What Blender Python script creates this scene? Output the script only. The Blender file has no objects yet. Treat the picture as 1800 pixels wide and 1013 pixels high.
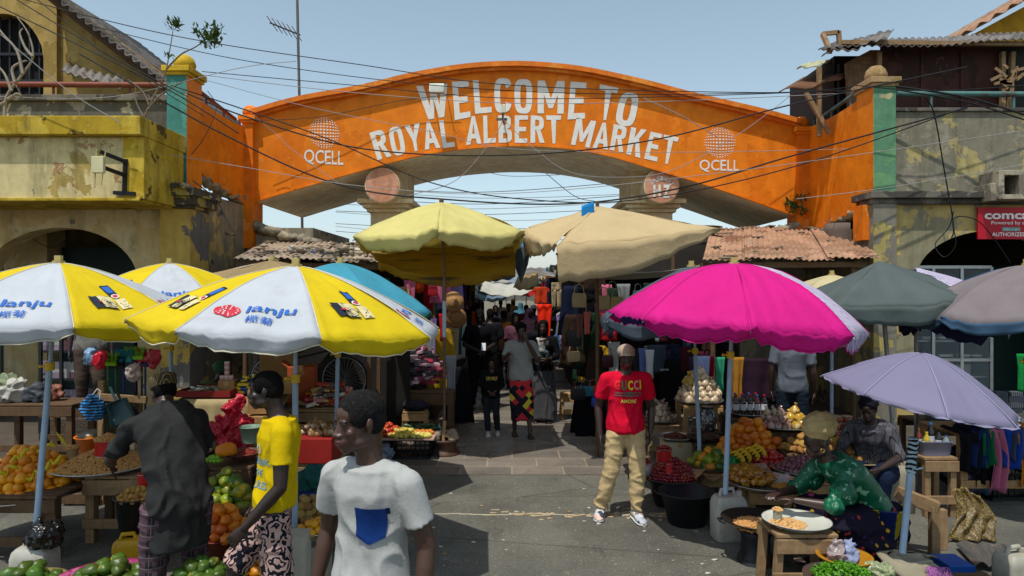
import bpy, bmesh, math, random
from mathutils import Vector as V, Matrix, noise
from mathutils.bvhtree import BVHTree
RN = random.Random(11)
PI = math.pi
sc = bpy.context.scene
C = sc.collection
# ---------------------------------------------------------------- camera
CAMH = 2.2; F = 1200.0
cam = bpy.data.cameras.new('camera'); cam.lens = 24.0; cam.sensor_width = 36.0
cam.clip_start = 0.05; cam.clip_end = 3000
co = bpy.data.objects.new('camera', cam); C.objects.link(co)
co.location = (0, 0, CAMH); co.rotation_euler = (PI/2, 0, 0)
sc.camera = co
# ---------------------------------------------------------------- light
SUN_D = V((0.20, 0.36, -1.0)).normalized()          # direction the light travels
el = math.asin(-SUN_D.z); az = math.atan2(-SUN_D.x, -SUN_D.y)
w = bpy.data.worlds.new('World'); sc.world = w; w.use_nodes = True
nt = w.node_tree; bg = nt.nodes['Background']
sky = nt.nodes.new('ShaderNodeTexSky'); sky.sky_type = 'NISHITA'; sky.sun_disc = False
sky.sun_elevation = el; sky.sun_rotation = az
sky.air_density = 1.0; sky.dust_density = 1.1; sky.ozone_density = 3.0; sky.altitude = 0
hs = nt.nodes.new('ShaderNodeHueSaturation'); hs.inputs['Saturation'].default_value = 0.68; hs.inputs['Hue'].default_value = 0.475
nt.links.new(sky.outputs[0], hs.inputs['Color']); nt.links.new(hs.outputs[0], bg.inputs[0])
bg.inputs[1].default_value = 0.13
sl = bpy.data.lights.new('sun', 'SUN'); sl.energy = 3.15; sl.angle = math.radians(0.5); sl.color = (1, .955, .88)
so = bpy.data.objects.new('sun', sl); C.objects.link(so)
so.rotation_euler = SUN_D.to_track_quat('-Z', 'Y').to_euler()
sc.view_settings.view_transform = 'Standard'; sc.view_settings.look = 'None'
sc.view_settings.exposure = 0.32; sc.view_settings.gamma = 1.0
sc.cycles.max_bounces = 8; sc.cycles.transparent_max_bounces = 12

# ---------------------------------------------------------------- helpers
def T(px, py, Y): return V(((px-900)/F*Y, Y, CAMH-(py-506.5)/F*Y))
def X(px, Y): return (px-900)/F*Y
def Z(py, Y): return CAMH-(py-506.5)/F*Y

class M:
    """collects faces for ONE mesh"""
    def __init__(s): s.v = []; s.f = []; s.m = []; s.s = []; s.mi = 0; s.sm = False
    def add(s, vs, fs, smooth=None):
        o = len(s.v); s.v.extend([tuple(a) for a in vs])
        for f in fs:
            s.f.append(tuple(i+o for i in f)); s.m.append(s.mi); s.s.append(s.sm if smooth is None else smooth)
        return s
    def box(s, c, d, rot=None, taper=1.0):
        c = V(c); x, y, z = d[0]/2, d[1]/2, d[2]/2
        P = []
        for k in (-1, 1):
            t = taper if k > 0 else 1.0
            for a, b in ((-1,-1),(1,-1),(1,1),(-1,1)): P.append(V((a*x*t, b*y*t, k*z)))
        if rot is not None:
            if not isinstance(rot, Matrix): rot = Matrix.Rotation(rot, 3, 'Z')
            P = [rot @ p for p in P]
        return s.add([p+c for p in P], [(0,3,2,1),(4,5,6,7),(0,1,5,4),(1,2,6,5),(2,3,7,6),(3,0,4,7)], False)
    def b2(s, a, b): a = V(a); b = V(b); return s.box((a+b)/2, [abs(b[i]-a[i]) for i in range(3)])
    def beam(s, p0, p1, w_, h):
        p0 = V(p0); p1 = V(p1); d = p1-p0; L = d.length; d.normalize()
        up = V((0,0,1)) if abs(d.z) < .95 else V((0,1,0))
        sx = d.cross(up).normalized(); sz = sx.cross(d)
        rot = Matrix((sx, d, sz)).transposed()
        return s.box((p0+p1)/2, (w_, L, h), rot)
    def rings(s, rg, cap=True, closed=True, smooth=True):
        n = len(rg[0]); vs = [p for r in rg for p in r]; fs = []
        for i in range(len(rg)-1):
            for j in range(n if closed else n-1):
                k = (j+1) % n
                fs.append((i*n+j, i*n+k, (i+1)*n+k, (i+1)*n+j))
        s.add(vs, fs, smooth)
        if cap:
            s.add(list(rg[0]), [tuple(range(n))[::-1]], False); s.add(list(rg[-1]), [tuple(range(n))], False)
        return s
    def cyl(s, p0, p1, r0, r1=None, n=12, cap=True, smooth=True):
        p0 = V(p0); p1 = V(p1); r1 = r0 if r1 is None else r1
        a, b = frame(p1-p0)
        return s.rings([[p+(a*math.cos(t)+b*math.sin(t))*r for t in [2*PI*j/n for j in range(n)]] for p, r in ((p0,r0),(p1,r1))], cap, True, smooth)
    def tube(s, pts, r, n=6, cap=True):
        pts = [V(p) for p in pts]; rg = []; a = None
        for i, p in enumerate(pts):
            d = (pts[min(i+1, len(pts)-1)]-pts[max(i-1, 0)])
            if d.length < 1e-9: d = V((0,0,1))
            d.normalize()
            if a is None: a, b = frame(d)
            else:
                a = (a-d*a.dot(d)); a = a.normalized() if a.length > 1e-6 else frame(d)[0]; b = d.cross(a)
            rr = r[i] if isinstance(r, (list, tuple)) else r
            rg.append([p+(a*math.cos(2*PI*j/n)+b*math.sin(2*PI*j/n))*rr for j in range(n)])
        return s.rings(rg, cap)
    def ell(s, c, r, n=14, k=9, rot=None, noise_amp=0, seed=0):
        c = V(c); r = (r, r, r) if not isinstance(r, (tuple, list)) else r
        vs = []; 
        for i in range(1, k):
            th = PI*i/k
            for j in range(n):
                ph = 2*PI*j/n; vs.append(V((math.sin(th)*math.cos(ph), math.sin(th)*math.sin(ph), math.cos(th))))
        vs += [V((0,0,1)), V((0,0,-1))]
        o = []
        for p in vs:
            q = 1+(noise_amp*noise.noise(p*1.7+V((seed, 0, 0))) if noise_amp else 0)
            p = V((p.x*r[0]*q, p.y*r[1]*q, p.z*r[2]*q))
            if rot is not None: p = rot @ p
            o.append(p+c)
        fs = []
        for i in range(k-2):
            for j in range(n): fs.append((i*n+j, (i+1)*n+j, (i+1)*n+(j+1) % n, i*n+(j+1) % n))
        a, b = len(o)-2, len(o)-1
        for j in range(n): fs.append((a, j, (j+1) % n)); fs.append((b, (k-2)*n+(j+1) % n, (k-2)*n+j))
        return s.add(o, fs, True)
    def lathe(s, prof, c=(0,0,0), n=24, sx=1, sy=1, smooth=True):
        c = V(c)
        rg = [[c+V((r*math.cos(2*PI*j/n)*sx, r*math.sin(2*PI*j/n)*sy, z)) for j in range(n)] for r, z in prof]
        return s.rings(rg, False, True, smooth)
    def grid(s, fn, nu, nv, smooth=True):
        vs = [fn(i/nu, j/nv) for i in range(nu+1) for j in range(nv+1)]
        fs = [(i*(nv+1)+j, (i+1)*(nv+1)+j, (i+1)*(nv+1)+j+1, i*(nv+1)+j+1) for i in range(nu) for j in range(nv)]
        return s.add(vs, fs, smooth)
    def prism(s, pts, ext):
        ext = V(ext); n = len(pts); a = [V(p) for p in pts]; b = [p+ext for p in a]
        return s.add(a+b, [tuple(range(n)), tuple(range(2*n-1, n-1, -1))]+[(i, i+n, (i+1) % n+n, (i+1) % n) for i in range(n)], False)
    def mesh(s, name, fix=True):
        me = bpy.data.meshes.new(name); me.from_pydata(s.v, [], s.f)
        me.polygons.foreach_set('material_index', s.m); me.polygons.foreach_set('use_smooth', s.s)
        if fix:
            b = bmesh.new(); b.from_mesh(me); bmesh.ops.recalc_face_normals(b, faces=b.faces); b.to_mesh(me); b.free()
        me.update(); return me

def frame(d):
    d = V(d).normalized(); up = V((0,0,1)) if abs(d.z) < .9 else V((1,0,0))
    a = d.cross(up).normalized(); return a, d.cross(a)
def W(o): return Matrix.LocRotScale(o.location, o.rotation_euler, o.scale) if o.parent is None else W(o.parent) @ Matrix.LocRotScale(o.location, o.rotation_euler, o.scale)
def obj(name, m, mats, parent=None, world=True, bevel=0, solid=0, fix=True):
    me = m if isinstance(m, bpy.types.Mesh) else m.mesh(name, fix)
    o = bpy.data.objects.new(name, me); C.objects.link(o)
    for x in (mats if isinstance(mats, (list, tuple)) else [mats]): me.materials.append(x)
    if parent is not None:
        o.parent = parent
        if world: me.transform(W(parent).inverted())
    if solid: md = o.modifiers.new('solid', 'SOLIDIFY'); md.thickness = solid; md.offset = 0
    if bevel: md = o.modifiers.new('bevel', 'BEVEL'); md.width = bevel; md.segments = 2; md.limit_method = 'ANGLE'
    return o
def center(o):
    """move a single-mesh thing's origin to its base"""
    me = o.data; xs = [v.co for v in me.vertices]
    c = V((sum(v.x for v in xs)/len(xs), sum(v.y for v in xs)/len(xs), min(v.z for v in xs)))
    me.transform(Matrix.Translation(-c)); o.location = V(o.location)+c; return o
def tag(o, label, cat, group=None, kind=None):
    o['label'] = label; o['category'] = cat
    if group: o['group'] = group
    if kind: o['kind'] = kind
    return o
def thing(name, label, cat, loc=(0,0,0), rz=0, group=None):
    o = bpy.data.objects.new(name, None); C.objects.link(o); o.empty_display_size = .1
    o.location = loc; o.rotation_euler = (0, 0, rz); return tag(o, label, cat, group)
def struct(name, m, mats, **k):
    o = obj(name, m, mats, **k); o['kind'] = 'structure'; return o
def single(name, m, mats, label, cat, group=None, kind=None, **k):
    return tag(center(obj(name, m, mats, **k)), label, cat, group, kind)
KIDS = {}
def dup(o, loc=None, rz=None, label=None, group=None, scale=None, mats=None):
    def cp(a, par):
        c = a.copy(); C.objects.link(c)
        if par is not None: c.parent = par
        for ch in kids(a): cp(ch, c)
        return c
    c = cp(o, None)
    if loc is not None: c.location = loc
    if rz is not None: c.rotation_euler = (0, 0, rz) if not hasattr(rz, '__len__') else rz
    if label: c['label'] = label
    if group: c['group'] = group
    if scale: c.scale = (scale,)*3 if not hasattr(scale, '__len__') else scale
    if mats:
        for i, m_ in enumerate(mats):
            c.material_slots[i].link = 'OBJECT'; c.material_slots[i].material = m_
    return c
def kids(a): return [k for k in C.objects if k.parent == a] if a.type == 'EMPTY' or len(a.children) else []

# ---------------------------------------------------------------- materials
def hx(h):
    h = h.lstrip('#'); c = [int(h[i:i+2], 16)/255 for i in (0, 2, 4)]
    return tuple(x/12.92 if x <= .04045 else ((x+.055)/1.055)**2.4 for x in c)
MC = {}
class NT:
    def __init__(s, name):
        s.m = bpy.data.materials.new(name); s.m.use_nodes = True; s.t = s.m.node_tree; s.b = s.t.nodes['Principled BSDF']
        s.out = s.t.nodes['Material Output']; s.tc = s.t.nodes.new('ShaderNodeTexCoord'); s.co = s.tc.outputs['Object']
    def n(s, ty, **k):
        q = s.t.nodes.new(ty)
        for a, b in k.items():
            if hasattr(q, a) and a not in q.inputs: setattr(q, a, b)
            else: q.inputs[a.replace('_', ' ')].default_value = b
        return q
    def l(s, a, b): s.t.links.new(a, b)
    def noise(s, scale, detail=5, rough=.6, sc3=None, dist=0):
        q = s.n('ShaderNodeTexNoise'); q.inputs['Scale'].default_value = scale; q.inputs['Detail'].default_value = detail
        q.inputs['Roughness'].default_value = rough; q.inputs['Distortion'].default_value = dist
        if sc3:
            mp = s.n('ShaderNodeMapping'); mp.inputs['Scale'].default_value = sc3; s.l(s.co, mp.inputs[0]); s.l(mp.outputs[0], q.inputs[0])
        else: s.l(s.co, q.inputs[0])
        return q.outputs['Fac']
    def ramp(s, f, stops, const=False):
        q = s.n('ShaderNodeValToRGB'); e = q.color_ramp.elements
        if const: q.color_ramp.interpolation = 'CONSTANT'
        while len(e) < len(stops): e.new(.5)
        for i, (p, c) in enumerate(stops):
            e[i].position = p; e[i].color = tuple(c)+(1,) if len(c) == 3 else c
        s.l(f, q.inputs[0]); return q.outputs[0]
    def mix(s, f, a, b, mode='MIX'):
        q = s.n('ShaderNodeMix'); q.data_type = 'RGBA'; q.blend_type = mode
        for i, x in ((0, f), (6, a), (7, b)):
            if isinstance(x, (int, float)): q.inputs[i].default_value = x
            elif isinstance(x, tuple): q.inputs[i].default_value = x+(1,) if len(x) == 3 else x
            else: s.l(x, q.inputs[i])
        return q.outputs[2]
    def math(s, op, a, b=0.):
        q = s.n('ShaderNodeMath'); q.operation = op
        for i, x in ((0, a), (1, b)):
            if isinstance(x, (int, float)): q.inputs[i].default_value = x
            else: s.l(x, q.inputs[i])
        return q.outputs[0]
    def sep(s, src=None):
        q = s.n('ShaderNodeSeparateXYZ'); s.l(src or s.co, q.inputs[0]); return q.outputs
    def bump(s, f, strength=.3, dist=.01):
        q = s.n('ShaderNodeBump'); q.inputs['Strength'].default_value = strength; q.inputs['Distance'].default_value = dist
        s.l(f, q.inputs['Height']); s.l(q.outputs[0], s.b.inputs['Normal']); return q
    def done(s, colr, rough=.7, metal=0, spec=.35, trans=0):
        if isinstance(colr, tuple): s.b.inputs['Base Color'].default_value = colr+(1,)
        else: s.l(colr, s.b.inputs['Base Color'])
        s.b.inputs['Roughness'].default_value = rough; s.b.inputs['Metallic'].default_value = metal
        s.b.inputs['Specular IOR Level'].default_value = spec
        if trans:
            tr = s.n('ShaderNodeBsdfTranslucent'); mx = s.n('ShaderNodeMixShader'); mx.inputs[0].default_value = trans
            if isinstance(colr, tuple): tr.inputs[0].default_value = colr+(1,)
            else: s.l(colr, tr.inputs[0])
            s.l(s.b.outputs[0], mx.inputs[1]); s.l(tr.outputs[0], mx.inputs[2]); s.l(mx.outputs[0], s.out.inputs[0])
        return s.m
def rgb(c): return hx(c) if isinstance(c, str) else tuple(c)
def sc_(c, k): return tuple(min(1, x*k) for x in c)
def mat(c, rough=.7, var=.18, scale=5, bump=.15, bs=60, metal=0, spec=.3, trans=0, rnd=0, bd=.004, stretch=None, dirt=0, dirtc='#4a3e30', c2=None, thr=.55):
    key = ('m', c, rough, var, scale, bump, bs, metal, spec, trans, rnd, bd, stretch, dirt, dirtc, c2, thr)
    if key in MC: return MC[key]
    n = NT('surface'); k = rgb(c)
    f = n.noise(scale, sc3=stretch)
    cc = n.ramp(f, [(.25, sc_(k, 1-var)), (.75, sc_(k, 1+var))])
    if c2: cc = n.mix(n.ramp(n.noise(scale*.6, 8, .65), [(thr, (0,0,0)), (thr+.05, (1,1,1))]), cc, rgb(c2))
    if dirt: cc = n.mix(n.ramp(n.noise(scale*1.7+.3, 7, .7), [(.62-dirt*.3, (0,0,0)), (.82, (dirt*1.6,)*3)]), cc, rgb(dirtc))
    if rnd:
        oi = n.n('ShaderNodeObjectInfo'); h = n.n('ShaderNodeHueSaturation')
        n.l(n.math('ADD', n.math('MULTIPLY', oi.outputs['Random'], rnd), 1-rnd/2), h.inputs['Value'])
        n.l(n.math('ADD', n.math('MULTIPLY', oi.outputs['Random'], rnd*.08), .5-rnd*.04), h.inputs['Hue'])
        n.l(cc, h.inputs['Color']); cc = h.outputs[0]
    if bump: n.bump(n.noise(bs, 4, .6, stretch), bump, bd)
    MC[key] = n.done(cc, rough, metal, spec, trans); return MC[key]
def peel(key, layers, scale=1.6, rough=.85, bump=.5, stain=.5, stainc='#3a332a', streak=True):
    """layers = [base, (colour, threshold), ...] old paint in patches, with rain stains"""
    key = ('peel', key)
    if key in MC: return MC[key]
    n = NT('old_paint'); cc = n.ramp(n.noise(scale*3, 6), [(.3, sc_(rgb(layers[0]), .8)), (.7, sc_(rgb(layers[0]), 1.15))]); hsum = None
    for i, (c, th) in enumerate(layers[1:]):
        f = n.noise(scale*(1+.7*i)+i*.37, 9, .62, dist=.3)
        g = n.ramp(f, [(th, (0,0,0)), (th+.012, (1,1,1))])
        k = rgb(c); c2 = n.ramp(n.noise(scale*5+i, 6), [(.3, sc_(k, .82)), (.7, sc_(k, 1.12))])
        cc = n.mix(g, cc, c2); hsum = g if hsum is None else n.mix(.5, hsum, g)
    if stain:
        st = n.noise(scale*1.3, 8, .7, (2.2, 2.2, .45) if streak else None)
        cc = n.mix(n.ramp(st, [(.48, (0,0,0)), (.78, (stain,)*3)]), cc, rgb(stainc))
    fine = n.noise(45, 5, .7)
    if hsum is not None:
        n.bump(n.mix(.3, hsum, fine), bump, .02)
    else: n.bump(fine, bump*.6, .01)
    MC[key] = n.done(cc, rough, 0, .2); return MC[key]
def wood(c='#7a6248', var=.35, rough=.8):
    key = ('wood', c, var)
    if key in MC: return MC[key]
    n = NT('weathered_wood'); k = rgb(c)
    a = n.noise(9, 8, .65, (1, 1, 1)); b = n.noise(3, 6, .6, (9, 9, 1.2)); g = n.noise(3, 6, .6, (1.2, 9, 9))
    cc = n.mix(.5, n.ramp(b, [(.3, sc_(k, 1-var)), (.7, sc_(k, 1+var))]), n.ramp(g, [(.3, sc_(k, 1-var)), (.7, sc_(k, 1+var))]))
    cc = n.mix(n.ramp(a, [(.5, (0,0,0)), (.8, (.6,)*3)]), cc, sc_(k, .4))
    n.bump(b, .35, .008); MC[key] = n.done(cc, rough, 0, .2); return MC[key]
def metal(c='#8d8d8b', rough=.35, rust=0):
    key = ('metal', c, rough, rust)
    if key in MC: return MC[key]
    n = NT('metal'); k = rgb(c); cc = n.ramp(n.noise(8, 6), [(.3, sc_(k, .8)), (.7, sc_(k, 1.1))])
    if rust: cc = n.mix(n.ramp(n.noise(5, 8, .7), [(.6-rust*.35, (0,0,0)), (.75-rust*.3, (1,1,1))]), cc, hx('#5d3a22'))
    n.bump(n.noise(60, 4), .15, .003); MC[key] = n.done(cc, rough, .85 if not rust else .3, .5); return MC[key]
def glass(c='#9fb4b8', a=.25, rough=.05):
    key = ('glass', c, a)
    if key in MC: return MC[key]
    n = NT('glass'); n.done(rgb(c), rough, 0, .5); n.b.inputs['Alpha'].default_value = a; MC[key] = n.m; return n.m
def cloth(c, trans=0.0, rough=.9, var=.12, wr=.35): return mat(c, rough, var, 3, wr, 14, 0, .12, trans, bd=.012)
WOOD = wood('#8b7152'); WOODL = wood('#a6845a'); WOODD = wood('#5b4632')
BLACKP = mat('#16181b', .45, .3, 4, .1, 40, spec=.4)

# ---------------------------------------------------------------- text outlines
_TX = {}
def textm(s, bold=0.0, size=1.0, spacing=1.0, maxl=0.0):
    """text as 2-D triangles: (verts, faces)"""
    key = (s, bold, size, spacing, maxl)
    if key in _TX: return _TX[key]
    cu = bpy.data.curves.new('t', 'FONT'); cu.body = s; cu.size = size; cu.offset = bold; cu.resolution_u = 3; cu.space_character = spacing
    o = bpy.data.objects.new('t', cu); C.objects.link(o)
    dg = bpy.context.evaluated_depsgraph_get(); me = bpy.data.meshes.new_from_object(o.evaluated_get(dg))
    b = bmesh.new(); b.from_mesh(me); bmesh.ops.remove_doubles(b, verts=b.verts, dist=1e-5*size); bmesh.ops.triangulate(b, faces=b.faces)
    if maxl:
        for _ in range(6):
            es = [e for e in b.edges if e.calc_length() > maxl]
            if not es: break
            bmesh.ops.subdivide_edges(b, edges=es, cuts=1); bmesh.ops.triangulate(b, faces=[f for f in b.faces if len(f.verts) > 3])
    vs = [(v.co.x, v.co.y) for v in b.verts]; fs = [tuple(v.index for v in f.verts) for f in b.faces]
    b.free(); bpy.data.objects.remove(o); bpy.data.curves.remove(cu); bpy.data.meshes.remove(me)
    _TX[key] = (vs, fs); return vs, fs
def fit(vf, x0, x1, y0, y1):
    vs, fs = vf; ax = [v[0] for v in vs]; ay = [v[1] for v in vs]; a0, a1, b0, b1 = min(ax), max(ax), min(ay), max(ay)
    return [(x0+(x-a0)/(a1-a0+1e-9)*(x1-x0), y0+(y-b0)/(b1-b0+1e-9)*(y1-y0)) for x, y in vs], fs
def disc2(cx, cy, rx, ry, n=20, a0=0, a1=2*PI, inner=0):
    if inner:
        vs = [(cx+math.cos(a0+(a1-a0)*i/n)*rx*k, cy+math.sin(a0+(a1-a0)*i/n)*ry*k) for i in range(n+1) for k in (inner, 1)]
        return vs, [(2*i, 2*i+1, 2*i+3, 2*i+2) for i in range(n)]
    return [(cx, cy)]+[(cx+math.cos(2*PI*i/n)*rx, cy+math.sin(2*PI*i/n)*ry) for i in range(n)], [(0, 1+i, 1+(i+1) % n) for i in range(n)]
def rect2(x0, y0, x1, y1, k=4):
    vs = [(x0+(x1-x0)*i/k, y0+(y1-y0)*j/k) for i in range(k+1) for j in range(k+1)]
    return vs, [(i*(k+1)+j, (i+1)*(k+1)+j, (i+1)*(k+1)+j+1, i*(k+1)+j+1) for i in range(k) for j in range(k)]
def wall_text(m, vf, fn): m.add([fn(x, y) for x, y in vf[0]], vf[1], False)
# ================================================================ setting: ground
n = NT('asphalt')
cc = n.ramp(n.noise(1.3, 8, .65), [(.3, hx('#57554d')), (.7, hx('#777469'))])
cc = n.mix(n.ramp(n.noise(70, 3, .8), [(.45, (0,0,0)), (.75, (.75,)*3)]), cc, hx('#8f9087'))
cc = n.mix(n.ramp(n.noise(110, 2, .9), [(.60, (0,0,0)), (.66, (.8,)*3)]), cc, hx('#3a3c39'))
vo = n.n('ShaderNodeTexVoronoi'); vo.inputs['Scale'].default_value = 9; n.l(n.co, vo.inputs[0])
cc = n.mix(n.ramp(vo.outputs['Distance'], [(.0, (1,)*3), (.05, (.8,)*3), (.07, (0,)*3)]), cc, hx('#b3ac98'))
cc = n.mix(n.ramp(n.noise(6, 8, .75), [(.60, (0,0,0)), (.68, (.55,)*3)]), cc, hx('#a29d80'))
cc = n.mix(n.ramp(n.noise(34, 3, .75), [(.61, (0,0,0)), (.66, (.75,)*3)]), cc, hx('#b0ac9a'))
cc = n.mix(n.ramp(n.noise(17, 5, .8), [(.62, (0,0,0)), (.67, (.6,)*3)]), cc, hx('#a8a070'))
cc = n.mix(n.ramp(n.noise(24, 3, .8), [(.33, (.7,)*3), (.38, (0,0,0))]), cc, hx('#2f302c'))
cc = n.mix(n.ramp(n.noise(2.2, 5, .7, (1.6, .5, 1)), [(.58, (0,0,0)), (.66, (.4,)*3)]), cc, hx('#393a36'))
cc = n.mix(n.ramp(n.noise(.9, 7, .7), [(.46, (0,0,0)), (.68, (.55,)*3)]), cc, hx('#44453f'))
v2 = n.n('ShaderNodeTexVoronoi'); v2.feature = 'DISTANCE_TO_EDGE'; v2.inputs['Scale'].default_value = .8; mp = n.n('ShaderNodeMapping'); n.l(n.co, mp.inputs[0]); mp.inputs['Scale'].default_value = (.5, 1, 1)
mx_ = n.mix(.16, mp.outputs[0], n.t.nodes.new('ShaderNodeTexNoise').outputs['Color']); n.l(mx_, v2.inputs[0])
cc = n.mix(n.ramp(v2.outputs['Distance'], [(.0, (.55,)*3), (.006, (0,)*3)]), cc, hx('#2c2b28'))
n.bump(n.noise(70, 6, .85), .9, .02); ASPH = n.done(cc, .85, 0, .25)

n = NT('paving')
mp = n.n('ShaderNodeMapping'); n.l(n.co, mp.inputs[0])
br = n.n('ShaderNodeTexBrick'); n.l(mp.outputs[0], br.inputs[0]); br.offset = .5
br.inputs['Scale'].default_value = 1; br.inputs['Brick Width'].default_value = .62; br.inputs['Row Height'].default_value = .42; br.inputs['Mortar Size'].default_value = .010
br.inputs['Color1'].default_value = hx('#857c70')+(1,); br.inputs['Color2'].default_value = hx('#6a645c')+(1,); br.inputs['Mortar'].default_value = hx('#a2957f')+(1,)
cc = n.mix(n.ramp(n.noise(60, 4, .9), [(.42, (0,0,0)), (.7, (.65,)*3)]), br.outputs[0], hx('#4b463f'))
cc = n.mix(n.ramp(n.noise(2, 8, .7), [(.45, (0,0,0)), (.75, (.6,)*3)]), cc, hx('#5b5145'))
n.bump(n.mix(.5, n.noise(70, 4, .8), br.outputs['Fac']), .4, .01)
PAVE = n.done(cc, .5, 0, .5)
n.l(n.ramp(n.noise(1.1, 6, .7), [(.42, (.24,)*3), (.62, (.75,)*3)]), n.b.inputs['Roughness'])
EARTH = mat('#5b4e40', .95, .3, 3, .7, 30, dirt=.4, bd=.02)

g = M(); g.grid(lambda u, v: V((-400+800*u, -60+860*v, -.012)), 20, 20); struct('ground', g, EARTH)
g = M(); g.grid(lambda u, v: V((-30+60*u, -8+16.03*v, 0)), 12, 12); struct('road', g, ASPH)
g = M(); g.grid(lambda u, v: V((-4.9+10.4*u, 8.03+60*v, .004)), 6, 20); struct('pavement', g, PAVE)
# raised walks in front of the two buildings (a real kerb step)
KERB = mat('#4c443a', .9, .3, 2.5, .8, 35, dirt=.5, bd=.02)  # base colour darkened to stand in for shade from the buildings
m = M(); m.b2((4.9, 7.2, 0), (14, 14, .13)); struct('raised_walk', m, KERB, bevel=.02)
m = M(); m.b2((-14, 7.6, 0), (-4.4, 14, .13)); struct('raised_walk', m, KERB, bevel=.02)
# pale joint across the road and a patch of broken tar
m = M()
for i in range(26):
    x = -1.6+i*.115; y = 6.62+.02*math.sin(i*.9)+.01*RN.random()
    m.box((x, y, .003+.0006*(i % 2)), (.125, .012+.02*RN.random(), .004), RN.uniform(-.1, .1))
struct('road_joint', m, mat('#a8a28a', .9, .3))
m = M()
for i in range(60):
    a = RN.random(); px = 860+340*a; py = 905+RN.gauss(0, 3+7*a*(1-a))
    y = 2640/(py-506.5); m.ell((X(px, y), y, .004), (RN.uniform(.01, .06), RN.uniform(.008, .025), .008), 8, 5, noise_amp=.5, seed=i)
struct('road_patch', m, mat('#a39071', .95, .3, 12, .6, 80))

# ================================================================ gateway
D = 13.0; D2 = 16.0; XL = -5.05; XR = 5.61
ORANGE = peel('orange', ['#e07c12', ('#d87209', .52), ('#e2842a', .62)], 1.0, .6, .25, .35, '#a04a08')
ORANGE_B = peel('orangeb', ['#d9700f', ('#e08a3c', .6), ('#b7a58c', .74)], 1.6, .7, .4, .3, '#8a4a1c')
CREAM = peel('cream', ['#dcc8a2', ('#d2bb92', .5), ('#e0cfab', .6)], 1.2, .85, .25, .35, '#6f5a3e')
TOPC = [(428,206),(447,198),(524,176),(643,156),(718,136),(816,119),(890,114.5),(950,116),(1026,124),(1136,148),(1209,168.5),(1336,197),(1425,222)]
BOTC = [(428,362),(464,349),(553,323),(652,294.5),(729,274),(802,262),(900,255),(990,259),(1070,272.6),(1157,300),(1198,311),(1282,338),(1355,364),(1425,388)]
def interp(tab, x):
    for (x0, y0), (x1, y1) in zip(tab, tab[1:]):
        if x <= x1: t = (x-x0)/(x1-x0); return y0+(y1-y0)*t
    return tab[-1][1]
def smooth_c(tab, x, w_=34): return sum(interp(tab, min(max(x+k*w_/4, tab[0][0]), tab[-1][0])) for k in range(-4, 5))/9
gate = thing('welcome_gateway', 'tall orange arched gateway spanning the lane with white painted welcome lettering', 'gateway', (0.2, D, 0))
NX = 96
xs = [446+(1402-446)*i/NX for i in range(NX+1)]
top = [T(x, smooth_c(TOPC, x), D) for x in xs]; bot = [T(x, smooth_c(BOTC, x), D) for x in xs]
dep = V((0, D2-D, 0))
m = M()
m.rings([[a, b, b+dep, a+dep] for a, b in zip(top, bot)], True, True, False)
# soffit faces get the lightened cream
for i, f in enumerate(m.f):
    pass
me = m.mesh('arch'); 
SOFF = peel('soff', ['#efe1c6', ('#e6d5b4', .5), ('#f0e4cc', .6)], 1.2, .85, .25, .3, '#9a835c')  # copy of the cream, lightened to stand in for bounced light
arch = obj('arch_band', me, [ORANGE, SOFF], gate)
for p in arch.data.polygons:
    nrm = p.normal
    if nrm.z < -.5 or nrm.y > .5: p.material_index = 1
# coping: a moulded lip along the top edge
m = M()
def lip(z0, z1, y0, y1): m.rings([[V((p.x, D-y0, p.z+z0)), V((p.x, D-y0, p.z+z1)), V((p.x, D-y0+y1, p.z+z1)), V((p.x, D-y0+y1, p.z+z0))] for p in top], True, True, False)
lip(-.055, .035, .16, 3.3); lip(-.11, -.057, .09, .3)
obj('coping', m, peel('coping', ['#d9741c', ('#e08a30', .55)], 2, .6, .3, .45, '#6b3a10'), gate)
m = M()
lo = [V((p.x, D-.03, p.z)) for p in bot]
m.rings([[p+V((0,0,-.02)), p+V((0,0,.015)), p+V((0,.06,.015)), p+V((0,.06,-.02))] for p in lo], True, True, False)
obj('lower_edge', m, ORANGE, gate)

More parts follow.
